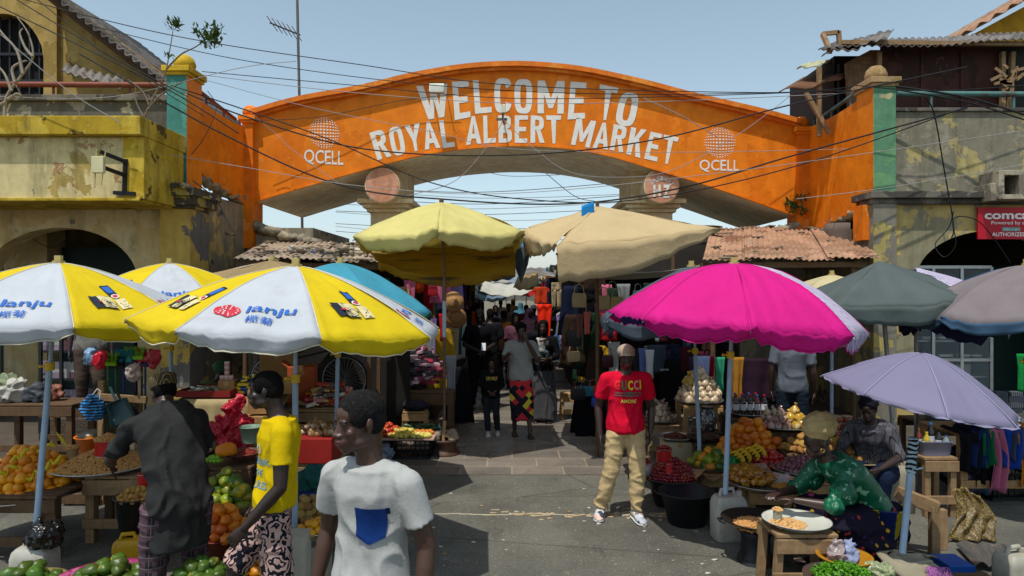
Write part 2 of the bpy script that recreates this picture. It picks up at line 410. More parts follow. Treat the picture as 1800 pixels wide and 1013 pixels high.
# painted lettering, each glyph laid into its own four-sided field on the arch face
WHITE = mat('#dcdad2', .7, .12, 9, .3, 50, dirt=.25, dirtc='#b88a62')
def block(ch):
    """sign painter's condensed block letters in a unit box"""
    q = lambda a, b, c, d: [(a, b), (c, b), (c, d), (a, d)]
    def ringp(cx, cy, ox, oy, ix, iy, a0=-180, a1=180, n=30, e=.62):
        o = []; P = lambda a, rx, ry: (cx+math.copysign(abs(math.cos(a))**e, math.cos(a))*rx, cy+math.copysign(abs(math.sin(a))**e, math.sin(a))*ry)
        for k in range(n):
            a, b = [math.radians(a0+(a1-a0)*(k+d)/n) for d in (0, 1)]; o.append([P(a, ix, iy), P(a, ox, oy), P(b, ox, oy), P(b, ix, iy)])
        return o
    st = q(0, 0, .34, 1); G = {
     'E': [st, q(.34, .84, 1, 1), q(.34, .42, .88, .58), q(.34, 0, 1, .16)], 'L': [st, q(.34, 0, 1, .17)], 'T': [q(0, .84, 1, 1), q(.32, 0, .68, .84)],
     'A': [[(0,0),(.28,0),(.345,.2),(.40,.37),(.5,.74),(.5,1),(.33,1)], [(1,0),(.67,1),(.5,1),(.5,.74),(.60,.37),(.655,.2),(.72,0)], [(.345,.2),(.655,.2),(.60,.37),(.40,.37)]],
     'O': ringp(.5, .5, .5, .5, .17, .34), 'C': ringp(.5, .5, .5, .5, .17, .34, 24, 336, 26), 'Y': [[(0,1),(.34,1),(.5,.64),(.66,1),(1,1),(.67,.40),(.67,0),(.33,0),(.33,.40)]],
     'B': [st]+ringp(.34, .75, .58, .25, .27, .10, -90, 90, 14)+ringp(.34, .255, .66, .255, .33, .105, -90, 90, 14), 'R': [st]+ringp(.34, .73, .64, .27, .31, .12, -90, 90, 14)+[[(.42,.46),(.72,.47),(1,0),(.66,0)]],
     'K': [st, [(.34,.36),(.34,.64),(.64,1),(1,1)], [(.46,.476),(.64,.651),(1,0),(.64,0)]],
     'M': [[(0,0),(0,1),(.27,1),(.5,.46),(.73,1),(1,1),(1,0),(.76,0),(.76,.58),(.58,.16),(.42,.16),(.24,.58),(.24,0)]], 'W': [[(.14,0),(0,1),(.22,1),(.32,.38),(.42,.86),(.60,.86),(.70,.38),(.78,1),(1,1),(.86,0),(.62,0),(.51,.5),(.40,0)]]}[ch]
    vs, fs = [], []
    for p in G: o = len(vs); vs += p; fs.append(tuple(range(o, o+len(p))))
    return vs, fs
def glyphs(m, rows, y=D, bold=.05, off=.006):
    for ch, q in rows:
        vf = block(ch) if bold > .03 else fit(textm(ch, bold, 1.0, 1.0, .35), 0, 1, 0, 1)
        tl, tr, brr, bl = [T(a, b, y) for a, b in q]
        for_v = [tl.lerp(tr, u).lerp(bl.lerp(brr, u), 1-v)-V((0, off, 0)) for u, v in vf[0]]
        m.add(for_v, vf[1], False)
z2 = lambda x, y: (400+x/2.738, 90+y/2.738)
z3 = lambda x, y: (880+x/2.738, 90+y/2.738)
m = M()
WEL = [('W', [z2(908,170), z2(1058,158), z2(1058,315), z2(952,332)]), ('E', [z2(1080,148), z2(1160,143), z2(1170,318), z2(1094,333)]),
       ('L', [z2(1182,140), z2(1208,138), z2(1270,292), z2(1192,302)]), ('C', [z2(1282,132), z2(1369,130), z2(1369,290), z2(1286,302)]),
       ('O', [z3(65,135), z3(155,135), z3(150,303), z3(68,300)]), ('M', [z3(178,142), z3(308,145), z3(303,302), z3(178,300)]),
       ('E', [z3(337,147), z3(413,153), z3(405,325), z3(322,330)]), ('T', [z3(476,160), z3(568,178), z3(518,336), z3(484,330)]),
       ('O', [z3(580,196), z3(672,205), z3(640,368), z3(545,352)])]
WEL[2] = ('L', [z2(1180,142), z2(1262,138), z2(1272,295), z2(1192,303)])
ROY = [('R', [z2(683,395), z2(748,372), z2(790,505), z2(722,526)]), ('O', [z2(770,372), z2(835,358), z2(862,495), z2(798,508)]),
       ('Y', [z2(850,360), z2(926,345), z2(926,478), z2(890,486)]), ('A', [z2(945,340), z2(985,336), z2(1025,465), z2(950,475)]),
       ('L', [z2(1018,335), z2(1080,325), z2(1095,460), z2(1036,468)]), ('A', [z2(1160,315), z2(1205,313), z2(1222,445), z2(1148,452)]),
       ('L', [z2(1230,312), z2(1288,308), z2(1292,440), z2(1233,445)]), ('B', [z2(1302,310), z2(1369,310), z2(1369,440), z2(1305,442)]),
       ('E', [z3(68,310), z3(132,310), z3(128,442), z3(68,442)]), ('R', [z3(145,310), z3(208,312), z3(212,442), z3(143,442)]),
       ('T', [z3(218,310), z3(292,310), z3(275,445), z3(238,445)]),
       ('M', [z3(366,322), z3(460,338), z3(428,466), z3(338,450)]), ('A', [z3(475,342), z3(522,348), z3(516,475), z3(442,466)]),
       ('R', [z3(545,352), z3(612,362), z3(590,488), z3(524,475)]), ('K', [z3(628,366), z3(704,380), z3(672,515), z3(604,495)]),
       ('E', [z3(722,388), z3(778,400), z3(752,532), z3(690,518)]), ('T', [z3(785,402), z3(858,416), z3(815,545), z3(782,540)])]
glyphs(m, WEL+ROY, bold=.042)
obj('welcome_lettering', m, WHITE, gate, fix=False)
def qcell(cx, cy, tx0, tx1, ty0, ty1, skew=0):
    m = M()
    k = 10.2/2.0; R0 = 27
    for i in range(-6, 7):
        for j in range(-6, 7):
            a, b = i/6.3, j/6.3
            d = math.hypot(a, b)
            if d > 1: continue
            s_ = math.sin(d*PI/2)/max(d, 1e-6) if d > 1e-6 else PI/2
            s_ = .55+.45*(1-d*d)*1.0
            u = a*(1.35-.35*d*d); v = b*(1.35-.35*d*d)
            if math.hypot(u, v) > 1.03: continue
            r = 2.1*(1-.62*d)
            p = T(cx+u*R0, cy+v*R0+u*skew, D)-V((0, .007, 0)); vf = disc2(0, 0, r*D/F, r*D/F, 8)
            m.add([p+V((x, 0, y)) for x, y in vf[0]], vf[1], False)
    xs_ = tx0
    wl = [('Q', 18), ('C', 15), ('E', 11), ('L', 10), ('L', 10)]
    tot = sum(a for _, a in wl); k = (tx1-tx0)/tot
    rows = []
    for ch, ww in wl:
        x0 = xs_+.6; x1 = xs_+ww*k-1.2; ya = ty0+(x0-tx0)/(tx1-tx0)*skew*3; 
        rows.append((ch, [(x0, ya), (x1, ya), (x1, ya+ty1-ty0+(3 if ch == 'Q' else 0)), (x0, ya+ty1-ty0+(3 if ch == 'Q' else 0))])); xs_ += ww*k
    glyphs(m, rows, bold=.01)
    obj('network_emblem', m, WHITE, gate, fix=False)
qcell(570, 234, 534, 605, 263, 287, 1.2)
qcell(1265.5, 251, 1229, 1300, 281, 300, .2)

# drums under the arch, piers, capitals
PINKP = peel('pinkp', ['#c9957a', ('#c0886a', .5)], 3, .8, .3, .3)
for side, (cx, cy, px0, px1) in enumerate(((672, 326, 655, 712), (1163, 327, 1106, 1178))):
    pr = thing('arch_pier', ('cream column with pink drum and plain moulded capital under the left of the arch', 'cream column with lettered pink drum and moulded capital under the right of the arch')[side], 'column', (X((px0+px1)/2, 14), 14.2, 0), group='columns under the gateway arch')
    m = M(); c0 = T(cx, cy, D+.05); m.cyl(c0, c0+V((0, 1.4, 0)), 31*D/F, n=36)
    dr = obj('drum', m, [CREAM], pr)
    m = M(); m.cyl(c0-V((0, .012, 0)), c0+V((0, .02, 0)), 29.5*D/F, n=36); obj('drum_face', m, PINKP, pr)
    if side:
        m = M(); q0 = c0-V((0, .018, 0)); k = D/F
        for i, ch in enumerate('AMUSIALAJ'):
            a = (i-4)*.27; vf = fit(textm(ch, .0), -2.3, 2.3, 0, 8)
            m.add([q0+V(((math.sin(a)*(15+y)+x*math.cos(a))*k, 0, (math.cos(a)*(12+y)-x*math.sin(a)-3)*k)) for x, y in vf[0]], vf[1], False)
        for ch, xo in (('H', -15), ('Z', 2)):
            vf = fit(textm(ch, .05), xo, xo+13, -21, 2); m.add([q0+V((x*k, 0, y*k)) for x, y in vf[0]], vf[1], False)
        obj('drum_lettering', m, WHITE, pr, fix=False)
    xa, xb = X(px0, 13.9), X(px1, 13.9)
    ztop = Z(285, D)
    m = M(); m.b2((xa, 13.7, Z(352, 13.7)), (xb, 15.2, ztop+.25)); obj('upper_block', m, CREAM, pr, bevel=.01)
    zc = Z(352, 13.7)
    m = M(); m.b2((xa-.22, 13.45, zc-.09), (xb+.22, 15.4, zc)); m.b2((xa-.13, 13.55, zc-.17), (xb+.13, 15.3, zc-.092)); m.b2((xa-.06, 13.62, zc-.25), (xb+.06, 15.25, zc-.172))
    obj('capital', m, CREAM, pr, bevel=.01)
    m = M(); m.b2((xa, 13.7, 0), (xb, 15.2, zc-.252))
    for k in range(4): m.b2((xa+.06+k*.16, 13.68, .1), (xa+.11+k*.16, 13.699, zc-.3))
    obj('shaft', m, CREAM, pr)
# broken concrete haunches where the arch meets the side walls
CONC = peel('conc', ['#8b8271', ('#a99b80', .52), ('#6d665a', .6)], 1.5, .95, .6, .7, '#2e2a24')
for s, xw in ((1, XL), (-1, XR)):
    h = M()
    h.b2((xw, 13.05, 0), (xw+s*1.25, 15.95, 3.35))
    for i in range(10):
        h.ell((xw+s*(.2+i*.12), 13.02, 3.36-.035*i+RN.uniform(-.03, .03)), (.13, .16, .09), 8, 6, noise_amp=.6, seed=i*3+s)
    single('haunch_wall', h, CONC, ('stained concrete block carrying the left foot of the arch', 'stained concrete block carrying the right foot of the arch')[s < 0], 'wall', 'concrete blocks at the feet of the arch')

def ball_cap(th, x0, x1, y0, y1, zt, mcap, mball, br):
    cx, cy = (x0+x1)/2, (y0+y1)/2
    m = M(); m.b2((x0-.06, y0-.06, zt), (x1+.06, y1+.06, zt+.09)); m.b2((x0-.03, y0-.03, zt-.05), (x1+.03, y1+.03, zt-.001)); obj('cap', m, mcap, th, bevel=.008)
    m = M(); m.lathe([(0, br*.95), (br*.5, br*.83), (br*.83, br*.5), (br, 0), (br*.9, -br*.38), (br*.55, -br*.6)], (cx, cy, zt+.09+br*.6), 24); obj('ball_finial', m, mball, th)

TEAL = peel('teal', ['#3f7f78', ('#4d8b80', .5), ('#c2b48c', .63)], 1.4, .7, .4, .45, '#28453f')
TEALR = peel('tealr', ['#679468', ('#5c8a6a', .5), ('#b3ab83', .66)], 1.4, .75, .4, .45, '#3e5a44')
YEL = peel('yel', ['#c0a028', ('#ad8c22', .5), ('#6d5c28', .64)], 1.4, .8, .5, .5, '#4a3c16')
STONE = peel('stone', ['#a58a62', ('#94794f', .55)], 3, .9, .5, .4)
YW = 10.6
# ---- side walls of the recess with their corner pilasters
for s, xw, tc, mt in ((-1, XL, (293, 330, 132, 330), TEAL), (1, XR, (1535, 1575, 152, 345), TEALR)):
    side = ('left', 'right')[s > 0]
    th = thing('gate_side_wall', ('orange side wall with teal corner pilaster topped by a mustard ball', 'orange side wall with green corner pilaster topped by a brown ball')[s > 0], 'wall', (xw, 11.8, 0), group='orange side walls of the gateway')
    xa, xb = (X(tc[0], YW), xw) if s < 0 else (xw, X(tc[1], YW))
    zt, zb = Z(tc[2], YW), Z(tc[3], YW)
    m = M(); m.b2((min(xa, xb), YW, zb), (max(xa, xb), YW+.52, zt))
    p = obj('corner_pilaster', m, [mt, ORANGE], th, bevel=.004)
    for f in p.data.polygons:
        if (f.normal.x > .5 and s < 0) or (f.normal.x < -.5 and s > 0): f.material_index = 1
    ball_cap(th, min(xa, xb), max(xa, xb), YW, YW+.52, zt+.05, YEL if s < 0 else STONE, YEL if s < 0 else STONE, .17)
    zlow = (3.78, 3.2)[s > 0]
    # panel running back, ragged lower edge
    N = 26; m = M(); ya, yb = YW+.52, D
    rg = []
    for i in range(N+1):
        y = ya+(yb-ya)*i/N; z0 = zlow+(3.55 if s > 0 else 3.92)*0+.28*(1-i/N)+RN.uniform(-.03, .03); z1 = 5.24-.04*math.sin(PI*i/N)
        rg.append([V((xw, y, z0)), V((xw, y, z1)), V((xw-(-s)*-.0+s*.25, y, z1)), V((xw+s*.25, y, z0+.03))])
    m.rings(rg, True, True, False); obj('wall_panel', m, ORANGE, th)
    m = M()
    for i in range(16):
        m.ell((xw+s*.12, ya+.1+i*.15, zlow+.25*(1-i/16)+.0), (.13, .12, .07+.04*RN.random()), 8, 6, noise_amp=.8, seed=i+40*s)
    obj('broken_edge', m, CONC, th)
    # inner pier with ball
    pa, pb = (X(426, D-.1), X(445, D-.1)) if s < 0 else (X(1402, D-.1), X(1426, D-.1))
    zp = Z(212 if s < 0 else 232, D-.1)
    m = M(); m.b2((pa, D-.12, (2.95, 3.0)[s > 0]), (pb, D+.4, zp)); obj('inner_pier', m, ORANGE_B, th, bevel=.004)
    ball_cap(th, pa, pb, D-.12, D+.2, zp, ORANGE, ORANGE_B, .15)
    m = M()
    ry = .32
    m.tube([(xw+s*.1, YW+.5, 5.45), (xw+s*.1, D-.3, 5.34)], .035, 8)
    for k in range(3): m.cyl((xw+s*.1, YW+.9+k*.7, 5.2), (xw+s*.1, YW+.9+k*.7, 5.43-.03*k), .02, n=8)
    obj('hand_rail', m, metal('#7a3b2c' if s < 0 else '#5b7a78', .6, .3), th)
    # stump below the recess wall, receding into shade
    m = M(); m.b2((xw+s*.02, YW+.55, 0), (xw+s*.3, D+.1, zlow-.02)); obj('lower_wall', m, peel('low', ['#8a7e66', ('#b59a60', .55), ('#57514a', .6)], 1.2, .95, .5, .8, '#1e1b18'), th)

# ---------------------------------------------------------------- street buildings
def arch_wall(m, x0, x1, z0, z1, y, th, ops):
    """wall with arched openings: ops = (centre x, half width, spring z, rise, sill z)"""
    xs_ = {x0, x1}
    for cx, hw, sp, ri, sl_ in ops:
        for i in range(25): xs_.add(round(max(x0, min(x1, cx-hw*math.cos(PI*i/24))), 4))
    xs_ = sorted(xs_)
    def lo_(x, mid):
        for cx, hw, sp, ri, sl_ in ops:
            if abs(mid-cx) < hw: return sp+ri*math.sqrt(max(0, 1-((x-cx)/hw)**2)), sl_
        return None
    for a, b in zip(xs_, xs_[1:]):
        q = lo_(a, (a+b)/2); r = lo_(b, (a+b)/2)
        if q is None: q = r = (z0, None)
        za, zb = q[0], r[0]
        m.add([(a, y, za), (b, y, zb), (b, y, z1), (a, y, z1), (a, y+th, za), (b, y+th, zb), (b, y+th, z1), (a, y+th, z1)],
              [(0,1,2,3), (7,6,5,4), (0,4,5,1), (3,2,6,7)], False)
        if q[1] is not None and q[1] > z0+.01: m.b2((a, y, z0), (b, y+th, q[1]))
    for cx, hw, sp, ri, sl_ in ops:
        for e in (-1, 1):
            x = cx+e*hw
            if x0 < x < x1: m.add([(x, y, sl_), (x, y+th, sl_), (x, y+th, sp), (x, y, sp)], [(0,1,2,3)], False)
    return m
CONCL = peel('concl', ['#8d8878', ('#5f5d55', .47), ('#b0a78d', .60)], 1.7, .95, .5, .7, '#33302b')
YELW = peel('yelw', ['#c8b07c', ('#cfbd92', .5), ('#857d72', .66)], 1.1, .9, .4, .6, '#4c4234')
CONCR = peel('concr', ['#7f7a68', ('#aa9c6a', .53), ('#918a78', .57)], 1.9, .95, .5, .65, '#38352e')
COPE = peel('cope', ['#6f6a60', ('#4e4a44', .5)], 1.5, .95, .5, .6, '#1d1b19')
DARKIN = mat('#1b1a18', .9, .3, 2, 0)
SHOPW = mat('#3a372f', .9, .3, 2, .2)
# LEFT building
lb = thing('street_building', 'weathered yellow arcade building with grey parapet on the left of the gateway', 'building', (-9.3, 12, 0), group='arcade buildings beside the gateway')
xe = XL-.02
m = arch_wall(M(), -14, xe, 0, 3.62, YW+.02, .35, [(X(105, YW), 1.2, 2.3, .84, 0), (X(-230, YW), 1.2, 2.3, .84, 0)])
obj('arcade_wall', m, YELW, lb)
m = M(); m.b2((-14, YW+.1, 3.72), (X(293, YW)-.003, YW+.35, 5.12)); obj('parapet', m, CONCL, lb)
m = M(); m.b2((-14, YW+.04, 5.122), (X(293, YW)-.003, YW+.42, 5.22)); obj('parapet_coping', m, COPE, lb, bevel=.01)
m = M(); m.b2((-14, YW-.1, 3.622), (X(272, YW), YW+.5, 3.718)); obj('cornice', m, COPE, lb, bevel=.01)
# pier under the teal pilaster, crumbling cornice
m = M(); m.b2((X(281, 10.3), 10.3, 0), (X(322, 10.3)+.1, 10.95, 3.4)); obj('pier', m, peel('pierl', ['#b89a4e', ('#6b675f', .5), ('#a8a69a', .66)], 1.1, .95, .5, .7), lb, bevel=.01)
m = M(); m.b2((X(270, 10.3), 10.12, 3.58), (X(350, 10.3), 11.1, 3.7)); m.b2((X(276, 10.3), 10.2, 3.45), (X(345, 10.3), 11.05, 3.578)); m.b2((X(280, 10.3), 10.25, 3.402), (X(338, 10.3), 11, 3.448))
for i in range(14): m.ell((X(275+i*5, 10.3), 10.14, 3.71+RN.uniform(-.02, .02)), (.06, .07, .05), 8, 6, noise_amp=.8, seed=i)
obj('pier_cornice', m, peel('pc', ['#9b8c4a', ('#4e473c', .45), ('#b9ad90', .62)], 2.6, .95, .8, .8), lb)
m = M(); m.tube([(-14, YW+.1, 5.42), (X(293, YW), YW+.1, 5.38)], .045, 8)
for k in range(6): m.cyl((-12+k*1.2, YW+.12, 5.2), (-12+k*1.2, YW+.12, 5.4), .02, n=8)
obj('hand_rail', m, metal('#7a3b2c', .6, .3), lb)
# projecting yellow canopy box
YB = peel('yb', ['#ad9656', ('#cdbd8a', .44), ('#a8845c', .56), ('#8b8f86', .66)], 1.3, .9, .9, .8, '#4f4526')
yf = 9.4; xr = X(236, yf)
m = M(); m.b2((-14, yf, 3.42), (xr, YW-.1, 4.28)); obj('canopy_box', m, YB, lb, bevel=.012)
m = M(); m.b2((-14, yf-.14, 4.282), (xr+.16, YW-.05, 4.54)); m.b2((xr-.14, yf-.03, 3.42), (xr+.15, YW-.09, 4.281)); m.b2((-14, yf-.05, 3.39), (xr+.1, YW-.2, 3.44))
obj('canopy_rim', m, peel('yrim', ['#ad9026', ('#bda23c', .5), ('#5d4e28', .62)], 1.5, .85, .5, .8, '#3b3010'), lb, bevel=.012)
# inside of the arcade
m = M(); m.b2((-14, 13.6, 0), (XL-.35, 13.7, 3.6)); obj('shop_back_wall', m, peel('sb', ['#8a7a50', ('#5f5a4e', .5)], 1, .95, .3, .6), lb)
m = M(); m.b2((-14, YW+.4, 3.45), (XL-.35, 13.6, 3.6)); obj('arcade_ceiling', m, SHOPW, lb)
m = M()
for px0, px1 in ((-60, 25), (108, 235)): m.b2((X(px0, 12.6), 12.6, 0), (X(px1, 12.6), 12.7, 2.95))
sh = obj('shop_shutter', m, mat('#1e3434', .5, .2, 3, .3, 20, dirt=.2), lb)
m = M(); m.b2((X(28, 12.6), 12.3, 0), (X(102, 12.6), 12.8, 3.4)); obj('arcade_pillar', m, YELW, lb)
# RIGHT building
rb = thing('street_building', 'grey and cream arcade building with red shop sign on the right of the gateway', 'building', (9.8, 12, 0), group='arcade buildings beside the gateway')
xe = XR+.02
m = arch_wall(M(), xe, 14, 0, 3.55, YW+.04, .35, [(X(1752, YW), 1.22, 2.35, .75, 0)])
obj('arcade_wall', m, peel('ryel', ['#8f886c', ('#b7a066', .5), ('#77735f', .6)], 1.1, .92, .4, .65), rb)
m = M(); m.b2((X(1575, YW)+.003, YW+.1, 3.70), (14, YW+.35, 4.96)); obj('parapet', m, CONCR, rb)
m = M(); m.b2((X(1575, YW)+.003, YW+.06, 4.962), (14, YW+.4, 5.02)); obj('parapet_coping', m, COPE, rb, bevel=.01)
m = M(); m.b2((X(1530, 10.5), YW-.14, 3.58), (14, YW+.5, 3.69)); m.b2((X(1534, 10.5), YW-.07, 3.50), (14, YW+.3, 3.578)); obj('cornice', m, COPE, rb, bevel=.012)
m = M(); m.b2((X(1537, 10.5), YW-.08, 0), (X(1578, 10.5), YW+.5, 3.498)); obj('pier', m, peel('pierr', ['#a8995e', ('#7c776a', .5), ('#5f7a66', .66)], 1.2, .95, .5, .7), rb, bevel=.01)
m = M(); m.b2((X(1508, 10.8), YW+.05, 2.95), (X(1536, 10.8), YW+.35, 3.5)); obj('pier_skirt', m, ORANGE_B, rb)
m = M(); m.tube([(X(1575, YW), YW+.15, 5.26), (14, YW+.15, 5.22)], .045, 8)
for k in range(6): m.cyl((6.6+k*1.3, YW+.15, 5.0), (6.6+k*1.3, YW+.15, 5.24), .022, n=8)
obj('hand_rail', m, metal('#4f7672', .6, .2), rb)
m = M(); m.b2((X(1752, 10.4), 10.25, Z(350, 10.4)), (X(1802, 10.4), YW+.09, Z(302, 10.4)))
m2 = M(); a, b, z0, z1 = X(1766, 10.25), X(1792, 10.25), Z(342, 10.25), Z(308, 10.25)
fr = M(); xa, xb, za, zb = X(1752, 10.3), X(1806, 10.3), Z(351, 10.3), Z(300, 10.3)
fr.b2((xa, 10.25, za), (a, YW+.09, zb)); fr.b2((b, 10.25, za), (xb, YW+.09, zb)); fr.b2((a, 10.25, za), (b, YW+.09, z0)); fr.b2((a, 10.25, z1), (b, YW+.09, zb))
fr.b2((xa-.08, 10.3, za-.02), (xa-.001, YW+.09, za+.25))
obj('vent_box', fr, peel('vb', ['#a39a85', ('#7b7466', .5)], 3, .95, .5, .5), rb, bevel=.008)
m = M(); m.b2((a, YW-.05, z0), (b, YW-.02, z1)); obj('vent_recess', m, DARKIN, rb)
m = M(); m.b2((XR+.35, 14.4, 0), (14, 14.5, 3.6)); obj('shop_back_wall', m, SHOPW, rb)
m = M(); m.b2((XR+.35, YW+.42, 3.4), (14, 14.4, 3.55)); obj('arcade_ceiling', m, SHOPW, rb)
m = M(); m.b2((X(1700, 12), 12, 0), (X(1745, 12), 12.1, 2.5)); m.b2((X(1745, 12)+.02, 12.02, 0), (14, 12.1, 2.6)); obj('shop_door', m, mat('#17302c', .5, .2), rb)
# red sign
sg = thing('shop_sign', 'red shop sign with white lettering fixed above the right arcade arch', 'sign', (X(1790, YW), YW, Z(420, YW)))
ys = YW-.02
sx0, sx1, sz0, sz1 = X(1717, ys), X(1900, ys), Z(421, ys), Z(365, ys)
m = M(); m.b2((sx0, ys-.03, sz0), (sx1, ys, sz1)); obj('sign_board', m, mat('#b01224', .4, .1, 2, .05), sg, bevel=.003)
m = M()
def ln(s_, x0, x1, y0, y1, bold=0, dy=.034):
    vf = fit(textm(s_, bold), x0, x1, y0, y1); m.add([T(x, y, ys)-V((0, dy, 0)) for x, y in [(x, y) for x, y in vf[0]]], vf[1], False)
def ln(s_, x0, x1, y0, y1, bold=0, dy=.034):
    vf = fit(textm(s_, bold), x0, x1, 0, 1); m.add([T(x, y1+(y0-y1)*y, ys)-V((0, dy, 0)) for x, y in vf[0]], vf[1], False)
ln('comcash', 1728, 1832, 371, 386, .03); ln('Powered by comium', 1740, 1828, 389, 397, .004); ln('AUTHORIZED AGENT', 1741, 1836, 409, 416, .012)
obj('sign_lettering', m, mat('#e8e4df', .5, .05), sg, fix=False)
m = M(); m.b2((X(1759, ys), ys-.033, Z(407, ys)), (X(1791, ys), ys-.0305, Z(400, ys))); obj('sign_patch', m, mat('#5f8f86', .5, .1), sg)
m = M(); ln('kalpé si gen', 1761, 1789, 401.5, 406, 0, .036); obj('patch_lettering', m, mat('#e8e4df', .5, .05), sg, fix=False)

# ---------------------------------------------------------------- far yellow gable buildings
def corrug(m, p00, p10, p01, n=40, amp=.03, thick=.012, rag=0, sag=0, nv=3):
    """corrugated sheet from corner p00 along u=p10, v=p01; waves run along v"""
    p00, p10, p01 = V(p00), V(p10), V(p01); nn = (p10-p00).cross(p01-p00).normalized()
    if nn.z < 0: nn = -nn
    rr = [RN.uniform(-rag, rag) for _ in range(n//4+2)]
    def f(u, v):
        e = rr[int(u*n/4)]*v
        return p00+(p10-p00)*u+(p01-p00)*(v+e)+nn*(amp*math.sin(u*n*PI)+sag*noise.noise(V((u*3, v*3, 0))))
    m.grid(f, n*3, nv); return m
RUST = peel('rust', ['#94735a', ('#a9846a', .45), ('#7d5a44', .58), ('#9a8c7c', .66)], .9, .8, .3, .4, '#3b2a20')
TIN = peel('tin', ['#5c564f', ('#76706a', .48), ('#5a4030', .6)], .9, .6, .3, .4, '#201c1a')
hl = thing('gabled_building', 'old yellow building with black arched window and corrugated gable roof, upper left', 'building', (-10, 15, 0), group='yellow gabled houses behind the parapets')
Yh = 15.; 
def gline(x): return 8.75+(x-X(95, Yh))*(-(150)/(195.))
m = M(); x0, x1 = X(-160, Yh), X(290, Yh)
cx = X(4, Yh); hw = 76*Yh/F
zb = 3.6; sp = Z(122, Yh); ri = 98*Yh/F
N = 60
for i in range(N):
    a, b = x0+(x1-x0)*i/N, x0+(x1-x0)*(i+1)/N
    q = [(sp+ri*math.sqrt(max(0, 1-((x-cx)/hw)**2)) if abs(x-cx) < hw else None) for x in (a, b)]
    za = q[0] if q[0] is not None else (sp if q[1] is not None else zb); zb_ = q[1] if q[1] is not None else (sp if q[0] is not None else zb)
    if q[0] is None and q[1] is None: za = zb_ = zb
    m.add([(a, Yh, za), (b, Yh, zb_), (b, Yh, gline(b)), (a, Yh, gline(a)), (a, Yh+.3, za), (b, Yh+.3, zb_)], [(0,1,2,3), (0,4,5,1)], False)
m.b2((X(83, Yh), Yh-.12, zb), (X(106, Yh), Yh+.001, gline(X(104, Yh))-.1))
obj('gable_wall', m, peel('gwall', ['#ab9054', ('#9c8146', .5), ('#8f8573', .68)], .8, .92, .3, .5, '#4b3d26'), hl)
m = M(); m.b2((cx-hw-.1, Yh+.4, zb), (cx+hw+.1, Yh+.45, sp+ri+.1)); obj('window_recess', m, DARKIN, hl)
m = M()
for k in range(9):
    x = cx-hw+.12+k*.22; m.b2((x-.018, Yh+.15, zb), (x+.018, Yh+.19, sp+ri*math.sqrt(max(0, 1-((x-cx)/hw)**2))))
m.b2((cx-hw, Yh+.13, sp-.25), (cx+hw, Yh+.2, sp-.18)); m.b2((cx-hw*.95, Yh+.13, sp+.35), (cx+hw*.95, Yh+.2, sp+.41))
obj('window_grille', m, mat('#23262a', .6), hl)
m = M(); a, b = V((X(80, 14.2), 14.2, gline(X(80, 14.2))+.28)), V((X(300, 14.2), 14.2, gline(X(300, 14.2))+.05))
a = V((X(60, 14.3), 14.3, 9.05)); b = V((X(296, 14.3), 14.3, Z(158, 14.3)))
a = T(60, -34, 14.3); b = T(296, 152, 14.3)
corrug(m, a, b, a+V((0, 4, .1)), 34, .045); obj('gable_roof', m, TIN, hl, solid=.03)
m = M(); m.beam(a+V((0, .25, -.12)), b+V((0, .25, -.12)), .08, .14); obj('rafter', m, WOODD, hl)
m = M(); corrug(m, T(108, 126, 13.9), T(215, 155, 13.2), T(118, 112, 14.9), 14, .03, rag=.1); obj('window_awning', m, TIN, hl, solid=.02)
hr = thing('gabled_building', 'yellow house corner with corrugated roof in the upper right corner', 'building', (13, 17, 0), group='yellow gabled houses behind the parapets')
m = M(); A = [T(1700, 66, 17), T(1990, -90, 17), T(1990, 500, 17), T(1700, 500, 17)]; m.prism(A, (0, 3, 0)); obj('gable_wall', m, peel('gw2', ['#c59a2c', ('#b78c26', .5)], .8, .9, .3, .3, '#5b4626'), hr)
m = M(); a = T(1690, 62, 16.4); b = T(1990, -112, 16.4); corrug(m, a, b, a+V((0, 4, .1)), 22, .05); obj('gable_roof', m, RUST, hr, solid=.03)

# ---------------------------------------------------------------- rooftop shack, right
sk = thing('rooftop_shack', 'dark timber and rusty tin shack on the roof behind the right parapet', 'shack', (9.5, 12.6, 5), 0)
Ys = 11.9
BRN = peel('brn', ['#4a2e26', ('#3a2620', .5), ('#5e4238', .62)], 1.1, .8, .3, .5, '#17110f')
m = M(); m.b2((X(1550, Ys), Ys, 4.6), (X(1760, Ys), Ys+.06, Z(76, Ys))); 
for k in range(4): m.b2((X(1550+k*70, Ys)-.03, Ys-.03, 4.6), (X(1550+k*70, Ys)+.03, Ys, Z(90, Ys)))
obj('front_panel', m, BRN, sk)
m = M(); m.b2((X(1762, Ys), Ys+.02, 4.6), (14, Ys+.08, Z(76, Ys))); obj('side_panel', m, mat('#2b2a27', .9, .4, 3), sk)
m = M(); m.prism([T(1488, 110, Ys), T(1530, 88, Ys), T(1548, 88, Ys), T(1548, 240, Ys), T(1495, 240, Ys)], (0, .08, 0)); obj('plank_panel', m, wood('#6e543e', .5), sk)
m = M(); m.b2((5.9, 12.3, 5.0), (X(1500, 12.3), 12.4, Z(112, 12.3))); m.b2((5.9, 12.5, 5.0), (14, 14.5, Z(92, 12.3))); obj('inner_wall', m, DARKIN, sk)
m = M(); corrug(m, T(1438, 88, 11.5), T(1860, 66, 11.5), T(1470, 74, 13.6), 60, .02, rag=.02, sag=.06); obj('tin_roof', m, TIN, sk, solid=.015)
m = M(); corrug(m, T(1444, 100, 11.4), T(1560, 66, 11.4), T(1470, 80, 13), 14, .02, rag=.06, sag=.1); obj('roof_flap', m, TIN, sk, solid=.015)
